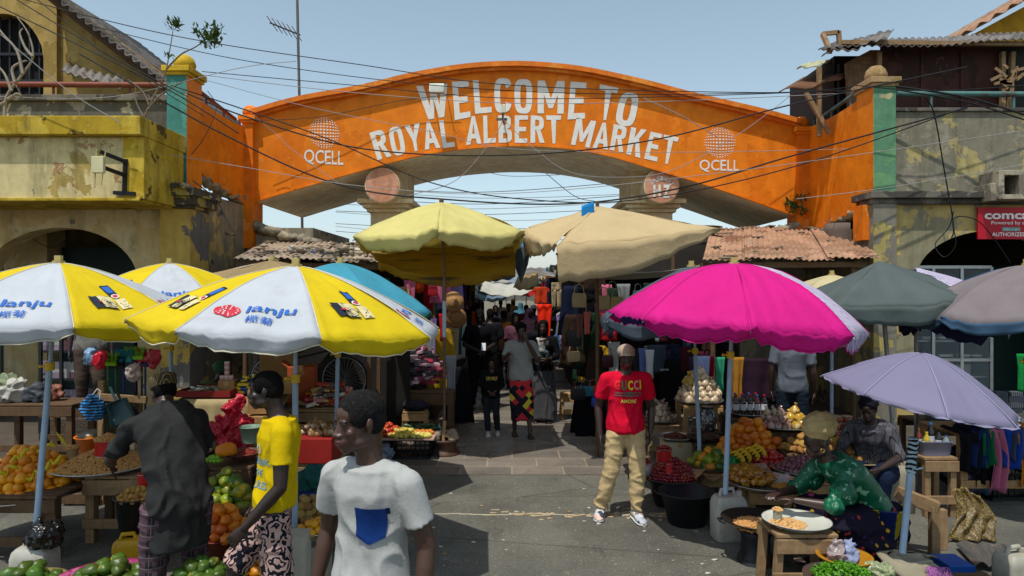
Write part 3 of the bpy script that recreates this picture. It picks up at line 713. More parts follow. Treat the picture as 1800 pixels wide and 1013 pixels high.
m = M(); corrug(m, T(1368, 163, 11.9), T(1478, 140, 11.9), T(1410, 138, 12.9), 3, .02, rag=.05, sag=.05); obj('lean_to_sheet', m, wood('#6a4a36', .5), sk, solid=.02)
m = M(); corrug(m, T(1400, 122, 12.2), T(1452, 112, 12.2), T(1420, 112, 13), 5, .02, sag=.05); obj('pale_sheet', m, mat('#a8a886', .7, .2), sk, solid=.015)
m = M()
for a, b in (((1416, 163, 11.9), (1458, 235, 11.9)), ((1440, 118, 12), (1440, 240, 12)), ((1446, 60, 12.5), (1460, 92, 12.2)), ((1474, 55, 12.5), (1476, 82, 12.5)), ((1446, 60, 12.5), (1474, 57, 12.5)),
             ((1545, 92, 11.8), (1545, 190, 11.8)), ((1762, 92, 11.8), (1762, 190, 11.8)), ((1780, 92, 11.8), (1775, 190, 11.8)), ((1480, 75, 11.6), (1820, 78, 11.6))):
    m.beam(T(*a), T(*b), .07, .07)
for k in range(16):
    p = T(RN.uniform(1755, 1790), RN.uniform(120, 150), 11.6); m.beam(p, p+V((RN.uniform(-.25, .25), 0, RN.uniform(-.2, .2))), .02, .05)
obj('props', m, WOOD, sk)

# ---------------------------------------------------------------- stall roofs beside the lane
def stall_roof(name, label, pts, n_, mt, posts, debris, seed):
    th = thing(name, label, 'roof', (pts[0][0]*.5+pts[1][0]*.5, pts[0][1], 0), group='corrugated stall roofs')
    m = M(); p00, p10, p01 = [V(p) for p in pts]
    rr = random.Random(seed)
    # overlapping sheets
    k = 4
    for i in range(k):
        u0, u1 = i/k, (i+1)/k+.04
        lift = V((0, 0, .022*(i % 2)+rr.uniform(0, .008)))
        corrug(m, p00+(p10-p00)*u0+lift+V((0, rr.uniform(-.06, .06), 0)), p00+(p10-p00)*u1+lift+V((0, rr.uniform(-.06, .06), 0)), p01+(p10-p00)*u0+lift, n_, .013, rag=.015, sag=.02, nv=6)
    obj('roof_sheets', m, mt, th, solid=.008)
    m = M()
    for (x, y, h) in posts: m.cyl((x, y, 0), (x, y, h), .04, n=8)
    m.beam(p00+V((0, .15, -.07)), p10+V((0, .15, -.07)), .06, .08); m.beam(p01+V((0, -.15, -.07)), p01+(p10-p00)+V((0, -.15, -.07)), .06, .08)
    obj('timber_frame', m, WOODD, th)
    m = M()
    for i in range(debris):
        u, v = rr.random(), rr.random(); p = p00+(p10-p00)*u+(p01-p00)*v+V((0, 0, .035))
        if rr.random() < .5: m.ell(p, (rr.uniform(.03, .1), rr.uniform(.03, .08), rr.uniform(.008, .02)), 7, 5, noise_amp=.8, seed=i)
        else: m.box(p, (rr.uniform(.1, .35), rr.uniform(.04, .2), .02), Matrix.Rotation(rr.uniform(0, 3), 3, 'Z') @ Matrix.Rotation(rr.uniform(-.2, .2), 3, 'X'))
    d = obj('roof_litter', m, mat('#8a7a66', .95, .5, 4, .4, 30, c2='#5a5148'), th); d['kind'] = 'stuff'
    return th
stall_roof('stall_roof', 'greyish corrugated stall roof strewn with rags left of the lane', [T(410, 455, 10.3), T(690, 462, 10.3), T(470, 425, 13)], 14, peel('rl', ['#8f8070', ('#a3927c', .48), ('#6a5a4a', .6)], .9, .9, .3, .5), [(-4.1, 10.5, 2.6), (-2.2, 10.5, 2.6), (-4.1, 12.8, 2.8)], 46, 3)
stall_roof('stall_roof', 'rusty pink corrugated stall roof with loose boards right of the lane', [T(1236, 458, 10.0), T(1532, 456, 10.0), T(1250, 402, 12.9)], 16, RUST, [(3.0, 10.2, 2.55), (5.1, 10.2, 2.55), (3, 12.7, 3.1)], 22, 5)
# rag bundle on the left roof
m = M()
for i in range(40):
    p = T(RN.uniform(505, 640), RN.uniform(436, 452), 11); m.ell(p, (RN.uniform(.06, .16), RN.uniform(.05, .1), RN.uniform(.03, .06)), 9, 6, noise_amp=.9, seed=i)
    m.mi = RN.choice([0, 0, 1, 1, 2, 3])
single('rag_bundle', m, [cloth('#9a8c78'), cloth('#736a5c'), cloth('#2f4a80'), cloth('#b7b0a0')], 'bundle of tangled rags lying on the greyish corrugated roof', 'rags')
# grey cloth screen below right orange wall
m = M(); m.grid(lambda u, v: V((XR-.06+.05*math.sin(u*14), YW+.6+u*2.0, 2.55+v*.72+.05*math.sin(u*5)*v)), 30, 6)
single('cloth_screen', m, cloth('#6a5f58'), 'brown grey cloth screen hung below the right orange wall', 'cloth', solid=.004)
# ================================================================ umbrellas
def canopy_fn(apex, cs, e=1.4, sag=.03, wr=.012, seed=0):
    """surface through an apex and a ring of rib tips: f(k, s, t)"""
    apex = V(apex); cs = [V(c) for c in cs]; n_ = len(cs)
    def f(k, s, t):
        a, b = cs[k % n_], cs[(k+1) % n_]; q = a.lerp(b, s)
        p = apex.lerp(q, t)
        base = apex.z-(apex.z-q.z)*t**e
        p.z = base-sag*math.sin(PI*s)*t*1.2
        w_ = noise.noise(V((k*3.1+s*5, t*2.3, seed)))*wr*t+noise.noise(V((k*7.7+s*14, t*3, seed+5)))*wr*.5*t
        # pleats gathered towards the rib tips
        w_ += wr*.28*noise.noise(V((k*5.1+s*34, t*7, seed+9)))*t
        w_ += wr*1.1*t**4*(math.sin(s*40)*math.exp(-s*9)+math.sin((1-s)*40)*math.exp(-(1-s)*9))
        p.z += w_
        return p
    return f
def canopy(th, apex, cs, mats, pm, e=1.4, sag=.03, wr=.012, val=.14, belly=.05, inn=.015, seed=0, name='canopy', vm=None, skip=(), fray=0, pipe=None):
    pm_ = M(); f = canopy_fn(apex, cs, e, sag, wr, seed); m = M(); ax = V(apex)
    for k in range(len(cs)):
        if k in skip: continue
        m.mi = pm[k % len(pm)]
        m.grid(lambda u, v: f(k, v, .012+.988*u), 14, 16)
        if val:
            m.mi = (vm if vm is not None else pm)[k % len(pm)]
            vk = val[k % len(val)] if isinstance(val, (list, tuple)) else val
            bk = belly[k % len(belly)] if isinstance(belly, (list, tuple)) else belly
            def hem(u, v):
                p = f(k, v, 1.0); L = (vk[0]*(1-v)+vk[1]*v+bk*math.sin(PI*v)) if isinstance(vk, tuple) else vk*.55+(vk*.45+bk)*math.sin(PI*v)**.6
                if fray: L += fray*noise.noise(V((v*40, k, seed)))
                d = V((ax.x-p.x, ax.y-p.y, 0)).normalized()
                wv = .012*math.sin(v*17+seed+k)*u+.02*noise.noise(V((v*6, u*1.5, k+seed)))*u
                return p+V((0, 0, -L*u))+d*(inn*u+wv)
            m.grid(hem, 4, 16)
            if pipe: pm_.tube([hem(1, j/16) for j in range(17)], .0045, 5)
        if pipe: pm_.tube([f(k, 0, .02+.98*j/14)+V((0, 0, .002)) for j in range(15)], .0032, 5)
    o = obj(name, m, mats, th, fix=False)
    for p in o.data.polygons: p.use_smooth = True
    md = o.modifiers.new('solid', 'SOLIDIFY'); md.thickness = .0022
    if pipe: obj('piping', pm_, pipe, th, fix=False)
    return f
def ring(c, R, n_, a0, z, tx=0, ty=0):
    """rib tips: centre c, radius R, first angle a0 (degrees), tilt slopes tx, ty"""
    o = []
    for k in range(n_):
        a = math.radians(a0+360*k/n_); dx, dy = R*math.cos(a), R*math.sin(a); o.append(V((c[0]+dx, c[1]+dy, z+tx*dx+ty*dy)))
    return o
POLE = mat('#8fa6bd', .45, .12, 12, .1, 60, metal=.0, dirt=.2, dirtc='#6b5a48', spec=.5)
POLEG = metal('#8b8e8e', .45, .15)
def under(th, apex, cs, base, r=.022, pm=None, top_fin=True, ribs=True, hub=.38):
    """pole with joint and clamp, ribs, struts, hub, finial"""
    ax = V(apex); base = V(base); pm = pm or POLE
    m = M(); m.cyl(base, ax.lerp(base, .42), r, n=12); mm = ax.lerp(base, .42); m.cyl(mm, ax-V((0,0,.02)), r*.72, n=12); obj('pole', m, pm, th)
    m = M(); c_ = ax.lerp(base, .40); m.cyl(c_-V((0,0,.03)), c_+V((0,0,.03)), r*1.5, n=12); m.cyl(c_, c_+V((-r*3, -r*.5, 0)), .008, n=8); m.ell(c_+V((-r*3, -r*.5, 0)), .014, 8, 6); obj('clamp', m, mat('#c9a82a', .4, .1), th)
    if top_fin: m = M(); m.cyl(ax-V((0,0,.01)), ax+V((0,0,.015)), .045, n=14); m.box(ax+V((0,0,.035)), (.05, .035, .045)); obj('finial', m, mat('#a99a62', .5, .1), th)
    if ribs:
        h = ax-V((0, 0, hub)); m = M(); m.cyl(h-V((0,0,.03)), h+V((0,0,.03)), .035, n=12); obj('hub', m, BLACKP, th)
        for c_ in cs:
            m = M(); pts = []
            for i in range(7):
                t = i/6; p = ax.lerp(c_, t); p.z = ax.z-(ax.z-c_.z)*t**1.4-.022; pts.append(p)
            m.tube(pts, .006, 5); m.tube([h, pts[3]], .005, 5); obj('rib', m, metal('#7c7f80', .4), th)
YC = cloth('#e0c81c', .32, .75, .10, .5); WC = cloth('#c9ced2', .28, .75, .07, .5)
WC = mat('#c6cbd0', .75, .08, 3, .5, 10, 0, .2, .28, bd=.012, dirt=.22, dirtc='#8f8474')
YC = mat('#dfc619', .7, .10, 3, .5, 10, 0, .2, .30, bd=.012, dirt=.15, dirtc='#a8891c')
BLUEI = mat('#1d5cae', .6, .1); REDI = mat('#b51e34', .6, .1); INKW = mat('#d8d8d6', .6, .05); INKB = mat('#16202e', .6, .1); INKC = mat('#c9bd8f', .6, .1)
def decal(th, f, k, items, mats, name, off=.006, apex=None):
    """items: (mi, (verts, faces)) with verts as (s, t) on panel k"""
    m = M(); lift = 0
    for i, (mi, vf) in enumerate(items):
        m.mi = mi; vs = []
        for s, t in vf[0]:
            p = f(k, s, t); a = f(k, s+.01, t)-p; b = f(k, s, t+.01)-p; nn = b.cross(a).normalized()
            if nn.z < 0: nn = -nn
            vs.append(p+nn*(off+.0012*i))
        m.add(vs, vf[1], False)
    obj(name, m, mats, th, fix=False)
def lanju(k, f, th, cs, logo=True, prod=True, logo_s=.5, t0=.62):
    pass
def place2(vf, cx, cy, w_, h, chord, rl):
    """unit-box art (0..1) centred at metres from panel mid-line -> (s, t)"""
    out = []
    for x, y in vf[0]:
        t = cy-(y-.5)*h/rl; s = .5+(cx+(x-.5)*w_)/(chord*t)
        out.append((s, t))
    return out, vf[1]
def logo_items(chord, rl, cx=0, cy=.79, k=.95):
    it = []
    fl = []
    it.append((1, place2(disc2(.5, .5, .5, .5, 24), cx-.21*k, cy, .17*k, .13*k, chord, rl)))
    for rr, cnt in ((.40, 14), (.27, 10), (.14, 6)):
        for i in range(cnt):
            a = 2*PI*i/cnt; c, s_ = math.cos(a), math.sin(a); L, wd = .055, .03
            q = [(.5+c*rr+dx*c*L-dy*s_*wd, .52+s_*rr*.95+dx*s_*L+dy*c*wd) for dx, dy in ((1.2, 0), (0, 1), (-1, 0), (0, -1))]
            fl.append((q, [(0, 1, 2, 3)]))
    vs, fs = [], []
    for q, ff in fl:
        o = len(vs); vs += q; fs += [tuple(i+o for i in x) for x in ff]
    it.append((2, place2((vs, fs), cx-.21*k, cy, .17*k, .13*k, chord, rl)))
    it.append((0, place2(fit(textm('lanju', .02, 1, 1.0, .12), 0, 1, 0, 1), cx+.07*k, cy-.012, .32*k, .12*k, chord, rl)))
    it.append((0, place2(fit(textm('榄菊', .012, 1, 1.0, .2), 0, 1, 0, 1), cx+.02*k, cy+.085, .17*k, .075*k, chord, rl)))
    return it
def product_items(chord, rl, cx=0, cy=.72):
    it = []
    it.append((3, place2(rect2(0, 0, 1, 1), cx+.04, cy-.12, .07, .17, chord, rl)))
    it.append((0, place2(rect2(0, 0, 1, 1), cx+.04, cy-.13, .05, .10, chord, rl)))
    it.append((2, place2(disc2(.5, .5, .5, .5, 16), cx+.045, cy-.045, .06, .055, chord, rl)))
    it.append((1, place2(disc2(.5, .5, .5, .5, 16), cx+.045, cy-.045, .042, .036, chord, rl)))
    it.append((4, place2(rect2(0, 0, 1, 1), cx+.055, cy+.045, .075, .13, chord, rl)))
    vs, fs = [], []
    for i in range(14):
        x, y = RN.random(), RN.random(); o = len(vs); vs += [(x, y), (x+.12, y), (x+.12, y+.07), (x, y+.07)]; fs.append((o, o+1, o+2, o+3))
    it.append((3, place2((vs, fs), cx+.055, cy+.06, .06, .09, chord, rl)))
    it.append((3, place2(rect2(0, 0, 1, 1), cx-.09, cy+.03, .16, .16, chord, rl)))
    it.append((4, place2(rect2(0, 0, 1, 1), cx-.06, cy+.03, .10, .15, chord, rl)))
    it.append((3, place2(disc2(.5, .5, .5, .5, 24), cx-.055, cy+.045, .105, .105, chord, rl)))
    for a in (.92, .62, .32): it.append((4, place2(disc2(.5, .5, .5*a, .5*a, 24, 0, 1.85*PI, .78), cx-.055, cy+.045, .105, .105, chord, rl)))
    it.append((1, place2(disc2(.5, .5, .5, .5, 12), cx-.115, cy+.045, .03, .025, chord, rl)))
    return it
INKS = [BLUEI, REDI, INKW, INKB, INKC]
def lanju_umbrella(label, apx, apy, Y, R, a0, drop, base, tx=0, ty=0, logos=(), prods=(), white=0, group='yellow and white market umbrellas', e=1.5, pole=True):
    ap = T(apx, apy, Y); cs = ring(ap, R, 8, a0, ap.z-drop, tx, ty)
    th = thing('market_umbrella', label, 'umbrella', (base[0], base[1], base[2]), group=group)
    f = canopy(th, ap, cs, [WC, YC], [(k+white) % 2 for k in range(8)], e, .012, .020, .075, .028, .035, seed=apx*.01, pipe=mat('#c9c4ac', .7))
    under(th, ap, cs, base)
    chord = 2*R*math.sin(PI/8); rl = R*1.1
    for k in logos: decal(th, f, k, logo_items(chord, rl), INKS, 'printed_logo')
    for k in prods: decal(th, f, k, product_items(chord, rl), INKS, 'printed_packets')
    return th
lanju_umbrella('yellow and white umbrella printed with a red flower logo, nearest of the three', 520, 468, 5.0, 1.1, -110, .43, (X(518, 5.0), 5.0, .3), tx=-.06, ty=.0, logos=(0, 6, 2), prods=(1, 7, 3))
lanju_umbrella('yellow and white umbrella with blue lettering cut by the left edge', 103, 462, 5.5, 1.12, -142+45, .44, (X(62, 4.95), 4.95, .38), tx=-.03, ty=.01, logos=(0, 2), prods=(1, 7))
lanju_umbrella('yellow and white umbrella half hidden behind the two nearer printed ones', 298, 463, 7.7, 1.15, -130, .45, (X(304, 7.5), 7.5, .1), tx=0, ty=.04, logos=(1,), prods=(0,), white=1)

# teal umbrella
ap = T(598, 462, 7.2); cs = ring(ap, 1.0, 8, -100, ap.z-.5, -.02, 0)
th = thing('market_umbrella', 'faded blue and turquoise umbrella with white edge behind the printed umbrella', 'umbrella', (X(590, 7.2), 7.2, 0))
canopy(th, ap, cs, [cloth('#4a9cb2', .3), cloth('#b9c4c6', .3), cloth('#2d6b5c', .25)], [0, 0, 1, 1, 0, 1, 1, 0], 1.6, .03, .02, .12, .05, vm=[2]*8, seed=3, fray=.02)
under(th, ap, cs, (X(588, 7.2), 7.2, 0.05))

# big pale yellow umbrella
PY = mat('#d9cf86', .8, .10, 2.5, .5, 9, 0, .15, .35, bd=.015, dirt=.15, dirtc='#a89b62')
ap = T(776, 356, 9.0)
cs = [T(636, 432, 9.2), T(742, 424, 7.8), T(860, 424, 7.9), T(912, 430, 8.9), T(880, 410, 10.3), T(740, 410, 10.4)]
th = thing('market_umbrella', 'large pale lemon umbrella on a tall pole standing in a wheel rim', 'umbrella', (X(780, 9.05), 9.05, 0))
cs = ring(ap, 1.22, 6, -160+14, ap.z-.47, .02, 0)
canopy(th, ap, cs, [PY], [0], 1.35, .035, .05, .15, .02, .08, seed=8, name='canopy')
base = V((X(781, 9.05), 9.05, .25))
m = M(); m.cyl(base, base+V((0, 0, 1.55)), .02, n=10); m.cyl(base+V((0,0,1.55)), base+V((0,0,2.05)), .026, n=10); m.cyl(base+V((0,0,2.05)), ap, .02, n=10); obj('pole', m, [metal('#6b5a4a', .5, .4)], th)
m = M(); m.cyl(base+V((0,-.003,1.3)), base+V((0,-.003,1.78)), .027, n=10); obj('pole_sleeve', m, mat('#a8bccb', .4), th)
for c_ in cs:
    m = M(); m.tube([ap-V((0,0,.03)), ap.lerp(c_, .5)+V((0,0,-.01)), c_-V((0,0,.06))], .008, 5); obj('rib', m, metal('#7c7f80'), th)
m = M(); m.cyl(ap-V((0,0,.02)), ap+V((0,0,.05)), .03, n=8); obj('finial', m, WOODD, th)
# gold tarpaulin below it
n = NT('gold_tarpaulin'); z_ = n.sep()[2]
wv = n.noise(2.2, 6, .6, (.5, .5, 5))
cc = n.ramp(wv, [(.36, hx('#5a4a34')), (.44, hx('#a3812a')), (.62, hx('#b08c22')), (.70, hx('#8d7c66'))])
n.bump(wv, .9, .03); GOLD = n.done(cc, .8, 0, .2, .3)
m = M()
def g_(u, v):
    a = T(640, 440, 9.9).lerp(T(912, 425, 9.9), u); b = T(664, 458, 9.15).lerp(T(906, 474, 9.15), u); p = a.lerp(b, v)
    p.z -= (.20*math.sin(PI*min(1, u*1.05)))*v**1.5+.05*math.sin(v*9+u*3)*.4
    return p+V((0, .04*math.sin(u*13)*v, .02*noise.noise(V((u*9, v*4, 0)))))
m.grid(g_, 50, 16)
m.grid(lambda u, v: g_(u, 1)+V((0, .02*math.sin(u*30)*v+.05*v, -.11*v*(1+.3*noise.noise(V((u*30, 0, 0)))))), 50, 4)
single('tarpaulin', m, GOLD, 'sagging golden brown tarpaulin slung under the large pale lemon umbrella', 'tarpaulin', solid=.004, fix=False)

# beige tarp umbrella
BG = mat('#c2ac82', .85, .10, 2, .5, 7, 0, .12, .22, bd=.02, dirt=.15, dirtc='#8a7656')
ap = T(1050, 362, 8.9)
cs = [T(978, 432, 7.9), T(1271, 402, 8.3), T(1190, 400, 10.2), T(930, 402, 10.0), T(918, 410, 9.0)]
th = thing('tarp_canopy', 'big beige cloth canopy stretched to a point over the right lane entrance', 'canopy', (X(1050, 9), 9.0, 0))
canopy(th, ap, cs, [BG, cloth('#8d4a2a', .3)], [0], 1.0, .02, .06, [(.44, .03), (.04, .1), (.1, .1), (.1, .3), (.34, .02)], [.13, .0, .0, .05, .0], .04, seed=2)
m = M(); m.cyl((ap.x, ap.y, 0), ap+V((0,0,.06)), .024, n=10); obj('pole', m, WOODD, th)
m = M(); q = T(1036, 372, 8.72); m.grid(lambda u, v: q+V((-.10+.16*u, 0, .07-.24*v+.06*u)), 6, 6); obj('blue_patch', m, cloth('#1f78b8'), th, solid=.005)
for c_ in cs[:2]+cs[3:4]:
    m = M(); m.tube([ap-V((0,0,.08)), ap.lerp(c_, .5)-V((0,0,.12)), c_-V((0,0,.10))], .012, 6); obj('strut', m, WOODD, th)

# magenta umbrella
MG = mat('#d61c88', .75, .09, 2.5, .7, 11, 0, .2, .30, bd=.016, dirt=.12, dirtc='#a83a7c')
n = NT('striped_cloth'); wv = n.n('ShaderNodeTexWave'); wv.inputs['Scale'].default_value = 14; n.l(n.co, wv.inputs[0]); wv.bands_direction = 'DIAGONAL'
cc = n.ramp(wv.outputs[0], [(.55, hx('#cfc8d8')), (.7, hx('#9a8cae'))]); n.bump(n.noise(12), .3, .01); STR = n.done(cc, .8, 0, .2, .25)
ap = T(1290, 464, 5.9); cs = ring(ap, 1.08, 8, -147, ap.z-.52, -.07, .0)
th = thing('market_umbrella', 'bright magenta domed umbrella with a pale striped panel along its right', 'umbrella', (X(1275, 5.8), 5.8, .5))
canopy(th, ap, cs, [MG, STR, cloth('#2a2b62', .2)], [0, 0, 1, 1, 0, 0, 0, 0], 2.0, .0, .042, [.12, .12, .13, .13, .1, .1, .08, .05], .012, .06, seed=4, vm=[0, 0, 1, 1, 0, 0, 0, 2], pipe=mat('#c0187c', .7))
under(th, ap, cs, (X(1275, 5.8), 5.8, .45), hub=.4)
# slate umbrella behind it
SL = cloth('#4f5a66', .2)
ap = T(1215, 468, 7.4); cs = ring(ap, 1.02, 8, -115, ap.z-.57)
th = thing('market_umbrella', 'dark slate blue umbrella peeping out left behind the magenta one', 'umbrella', (X(1232, 7.4), 7.4, 0))
canopy(th, ap, cs, [SL], [0], 1.3, .02, .02, .12, .04, seed=5); under(th, ap, cs, (X(1232, 7.3), 7.3, .15))
# grey green slate umbrella
GS = cloth('#57615f', .18)
ap = T(1545, 459, 6.9); cs = [T(1464, 541, 6.1), T(1703, 528, 6.5), T(1690, 500, 7.8), T(1560, 480, 8.2), T(1434, 509, 7.2)]
th = thing('market_umbrella', 'grey pyramid shaped umbrella on a galvanised pole in a jerrycan', 'umbrella', (X(1575, 6.8), 6.8, .5))
canopy(th, ap, cs, [GS, cloth('#22243a', .1)], [0], 1.02, .02, .03, .13, .05, .0, seed=6, fray=.02)
m = M(); m.cyl(T(1577, 838, 6.75), T(1546, 462, 6.9), .022, n=10); obj('pole', m, POLEG, th)
for c_ in cs: m = M(); m.tube([ap-V((0,0,.02)), c_-V((0,0,.02))], .008, 5); obj('rib', m, metal('#7c7f80'), th)
# navy and striped umbrella
ap = T(1610, 470, 7.6); cs = [T(1628, 545, 6.9), T(1772, 548, 6.9), T(1790, 520, 7.9), T(1640, 500, 8.5), T(1560, 520, 7.8)]
th = thing('market_umbrella', 'navy umbrella with a striped lilac band and frayed hem beside the grey one', 'umbrella', (X(1640, 7.6), 7.6, 0))
canopy(th, ap, cs, [STR, cloth('#1e2240', .1)], [0, 0, 1, 1, 1], 1.0, .03, .05, .25, .06, .02, seed=7, vm=[1, 0, 1, 1, 1], fray=.06)
m = M(); m.cyl((ap.x, ap.y, 0), ap, .02, n=10); obj('pole', m, POLEG, th)
# taupe and blue umbrella on the right edge
TP = cloth('#7d7476', .18)
ap = T(1805, 466, 6.6); cs = ring(ap, 1.05, 8, -120, ap.z-.5, .0, .0)
th = thing('market_umbrella', 'taupe umbrella with one bright blue panel cut by the right edge', 'umbrella', (ap.x, ap.y, 0))
canopy(th, ap, cs, [TP, cloth('#2a7fc0', .3), cloth('#3d566e')], [0, 0, 0, 0, 0, 1, 0, 0], 1.7, .03, .03, .09, .02, seed=9, vm=[2]*8); under(th, ap, cs, (ap.x, ap.y, .1), pm=POLEG)
# lavender umbrella
LV = mat('#7f7b95', .65, .06, 2, .25, 8, 0, .25, .22, bd=.006, dirt=.12, dirtc='#6f6880')
ap = T(1620, 621, 4.85); ce = T(1612, 698, 4.75)
cs = ring(ce, .61, 8, -150, ce.z+.01, -.17, .12)
th = thing('rain_umbrella', 'faded lavender rain umbrella tied low to a pale blue pole', 'umbrella', (X(1592, 4.75), 4.75, .3))
canopy(th, ap, cs, [LV, cloth('#7a7c8a', .2)], [0, 0, 0, 1, 1, 0, 0, 0], 1.55, .006, .010, .012, 0, 0, seed=1, pipe=mat('#8f8ba6', .7))
for c_ in cs:
    m = M(); pts = []
    for i in range(7):
        t = i/6; p = ap.lerp(c_, t); p.z = ap.z-(ap.z-c_.z)*t**1.55-.008; pts.append(p)
    m.tube(pts, .003, 5); obj('rib', m, metal('#6c6f70'), th)
m = M(); m.cyl(ap-V((0,0,.01)), ap+V((0,0,.07)), .008, .004, n=8); m.cyl(ap-V((0,0,.01)), ap+V((0,0,.015)), .018, n=10); obj('ferrule', m, BLACKP, th)
m = M(); m.cyl(ap, T(1608, 795, 4.82), .007, n=8); obj('shaft', m, BLACKP, th)
th = thing('umbrella_post', 'pale blue steel post standing in a sack, wrapped in striped rag', 'post', (X(1588, 4.75), 4.75, .2))
m = M(); m.cyl(T(1586, 972, 4.72), T(1606, 775, 4.78), .022, n=12); obj('post', m, POLE, th)
n = NT('zebra_rag'); wv = n.n('ShaderNodeTexWave'); wv.inputs['Scale'].default_value = 9; wv.inputs['Distortion'].default_value = 6; wv.bands_direction = 'Z'; n.l(n.co, wv.inputs[0])
ZEB = n.done(n.ramp(wv.outputs[0], [(.5, hx('#15171b')), (.55, hx('#9fb6c4'))]), .8)
m = M(); a, b = T(1600, 830, 4.77), T(1606, 770, 4.78)
m.rings([[a.lerp(b, i/10)+V(((.032+.007*math.sin(i*2.3+j))*math.cos(j*PI/5), (.032+.006*math.sin(i*3+j))*math.sin(j*PI/5), 0)) for j in range(10)] for i in range(11)])
m.tube([T(1604, 822, 4.73), T(1612, 826, 4.70), T(1621, 822, 4.72)], .008, 6); obj('rag_wrap', m, ZEB, th)
# small cream umbrella far right
ap = T(1462, 483, 9.4); cs = ring(ap, .8, 8, -100, ap.z-.28)
th = thing('market_umbrella', 'small cream umbrella seen between the magenta and grey umbrellas', 'umbrella', (ap.x, ap.y, 0))
canopy(th, ap, cs, [cloth('#c9bd94', .3)], [0], 1.3, .02, .01, .08, .03); under(th, ap, cs, (ap.x, ap.y, 0))
# tan canopy behind the printed umbrellas
ap = T(478, 458, 8.6); cs = ring(ap, 1.15, 6, -110, ap.z-.3)
th = thing('market_umbrella', 'tan cloth umbrella showing just above the printed umbrella', 'umbrella', (ap.x, ap.y, 0))
canopy(th, ap, cs, [cloth('#9c8763', .25)], [0], 1.2, .04, .04, .1, .04); under(th, ap, cs, (ap.x, ap.y, 0))
# ================================================================ people
def remesh(m, vox, it=3, name='body'):
    me = m.mesh(name) if isinstance(m, M) else m
    o = bpy.data.objects.new('tmp', me); C.objects.link(o)
    r = o.modifiers.new('r', 'REMESH'); r.mode = 'VOXEL'; r.voxel_size = vox; r.use_smooth_shade = True
    if it: s = o.modifiers.new('s', 'SMOOTH'); s.factor = .5; s.iterations = it
    dg = bpy.context.evaluated_depsgraph_get(); me2 = bpy.data.meshes.new_from_object(o.evaluated_get(dg))
    bpy.data.objects.remove(o); bpy.data.meshes.remove(me); me2.name = name; return me2
def wrinkle(me, amp, fr, seed=0, fn=None):
    me.update(); co_ = [v.co.copy() for v in me.vertices]; no = [v.normal.copy() for v in me.vertices]
    for v, c, n_ in zip(me.vertices, co_, no):
        q = V((c.x*fr[0]+seed, c.y*fr[1], c.z*fr[2])); q += V((noise.noise(q*.6), noise.noise(q*.6+V((5, 0, 0))), 0))*.8; a = (1-min(1, 2.6*abs(noise.noise(q))))**1.5*1.5-.2; b = noise.noise(q*2.3)*.7
        k = fn(c) if fn else 1
        v.co = c+n_*amp*k*(a*.8+b*.5-.4)
    me.update()
def R3(yaw=0, pitch=0, roll=0): return Matrix.Rotation(yaw, 3, 'Z') @ Matrix.Rotation(pitch, 3, 'X') @ Matrix.Rotation(roll, 3, 'Y')
def capsule(m, p0, p1, r0, r1, n=14):
    p0, p1 = V(p0), V(p1); m.cyl(p0, p1, r0, r1, n=n); m.ell(p0, r0, n, 8); m.ell(p1, r1, n, 8)
def eyeballs(m, hc, Rm, k, open_=1.0):
    for s in (-1, 1):
        c = hc+Rm @ V((s*.0295, -.0690, -.002))*k
        m.mi = 0; m.ell(c, .0115*k, 12, 9)
        m.mi = 1; m.ell(hc+Rm @ V((s*.0295, -.0752, -.002))*k, .0062*k, 10, 8)
def head(m, hc, Rm, k, slim=.97):
    k = k*.95
    def e(c, r, rot=None): m.ell(hc+Rm @ V(c)*k, tuple(x*k for x in r), 18, 12, Rm if rot is None else Rm @ rot)
    e((0, .014, .038), (.075*slim, .096, .086)); e((0, .035, .01), (.066*slim, .078, .075)); e((0, -.018, -.035), (.060*slim, .070, .078))
    e((0, -.058, -.096), (.027, .024, .020)); e((0, -.052, .045), (.055*slim, .038, .045))
    for s in (-1, 1):
        e((s*.040, -.014, -.068), (.023, .038, .030)); e((s*.030, -.080, .021), (.025, .012, .008), R3(0, 0, s*.15))
        e((s*.038, -.056, -.024), (.024, .020, .020)); e((s*.0135, -.094, -.035), (.0115, .012, .0085))
        e((s*.031, -.0715, .005), (.018, .0135, .0105)); e((s*.031, -.0705, -.010), (.016, .010, .006))
        # ear: rim and lobe
        e((s*.080, .014, .002), (.007, .019, .029), R3(s*.35)); e((s*.078, .010, -.026), (.007, .010, .011)); e((s*.070, .012, -.004), (.012, .014, .022))
    m.rings([[hc+Rm @ V((x*a, y, z))*k for x, y in ((-.009, .012), (-.006, -.004), (0, -.009), (.006, -.004), (.009, .012), (0, .02))] for a, y0, z in ((.8, 0, .018),)] and
            [[hc+Rm @ V((math.cos(t)*rx, yc+math.sin(t)*ry, z))*k for t in [2*PI*j/10 for j in range(10)]] for z, yc, rx, ry in ((.020, -.078, .009, .012), (.0, -.085, .0085, .013), (-.018, -.094, .011, .014), (-.034, -.100, .013, .014))])
    e((0, -.104, -.031), (.0125, .0125, .0105)); e((0, -.060, -.02), (.045, .028, .05)); e((0, -.070, -.060), (.034, .024, .028))
    e((0, -.094, -.0565), (.024, .0125, .0075)); e((0, -.0925, -.0715), (.022, .0125, .0085)); e((0, -.082, -.085), (.022, .012, .010))
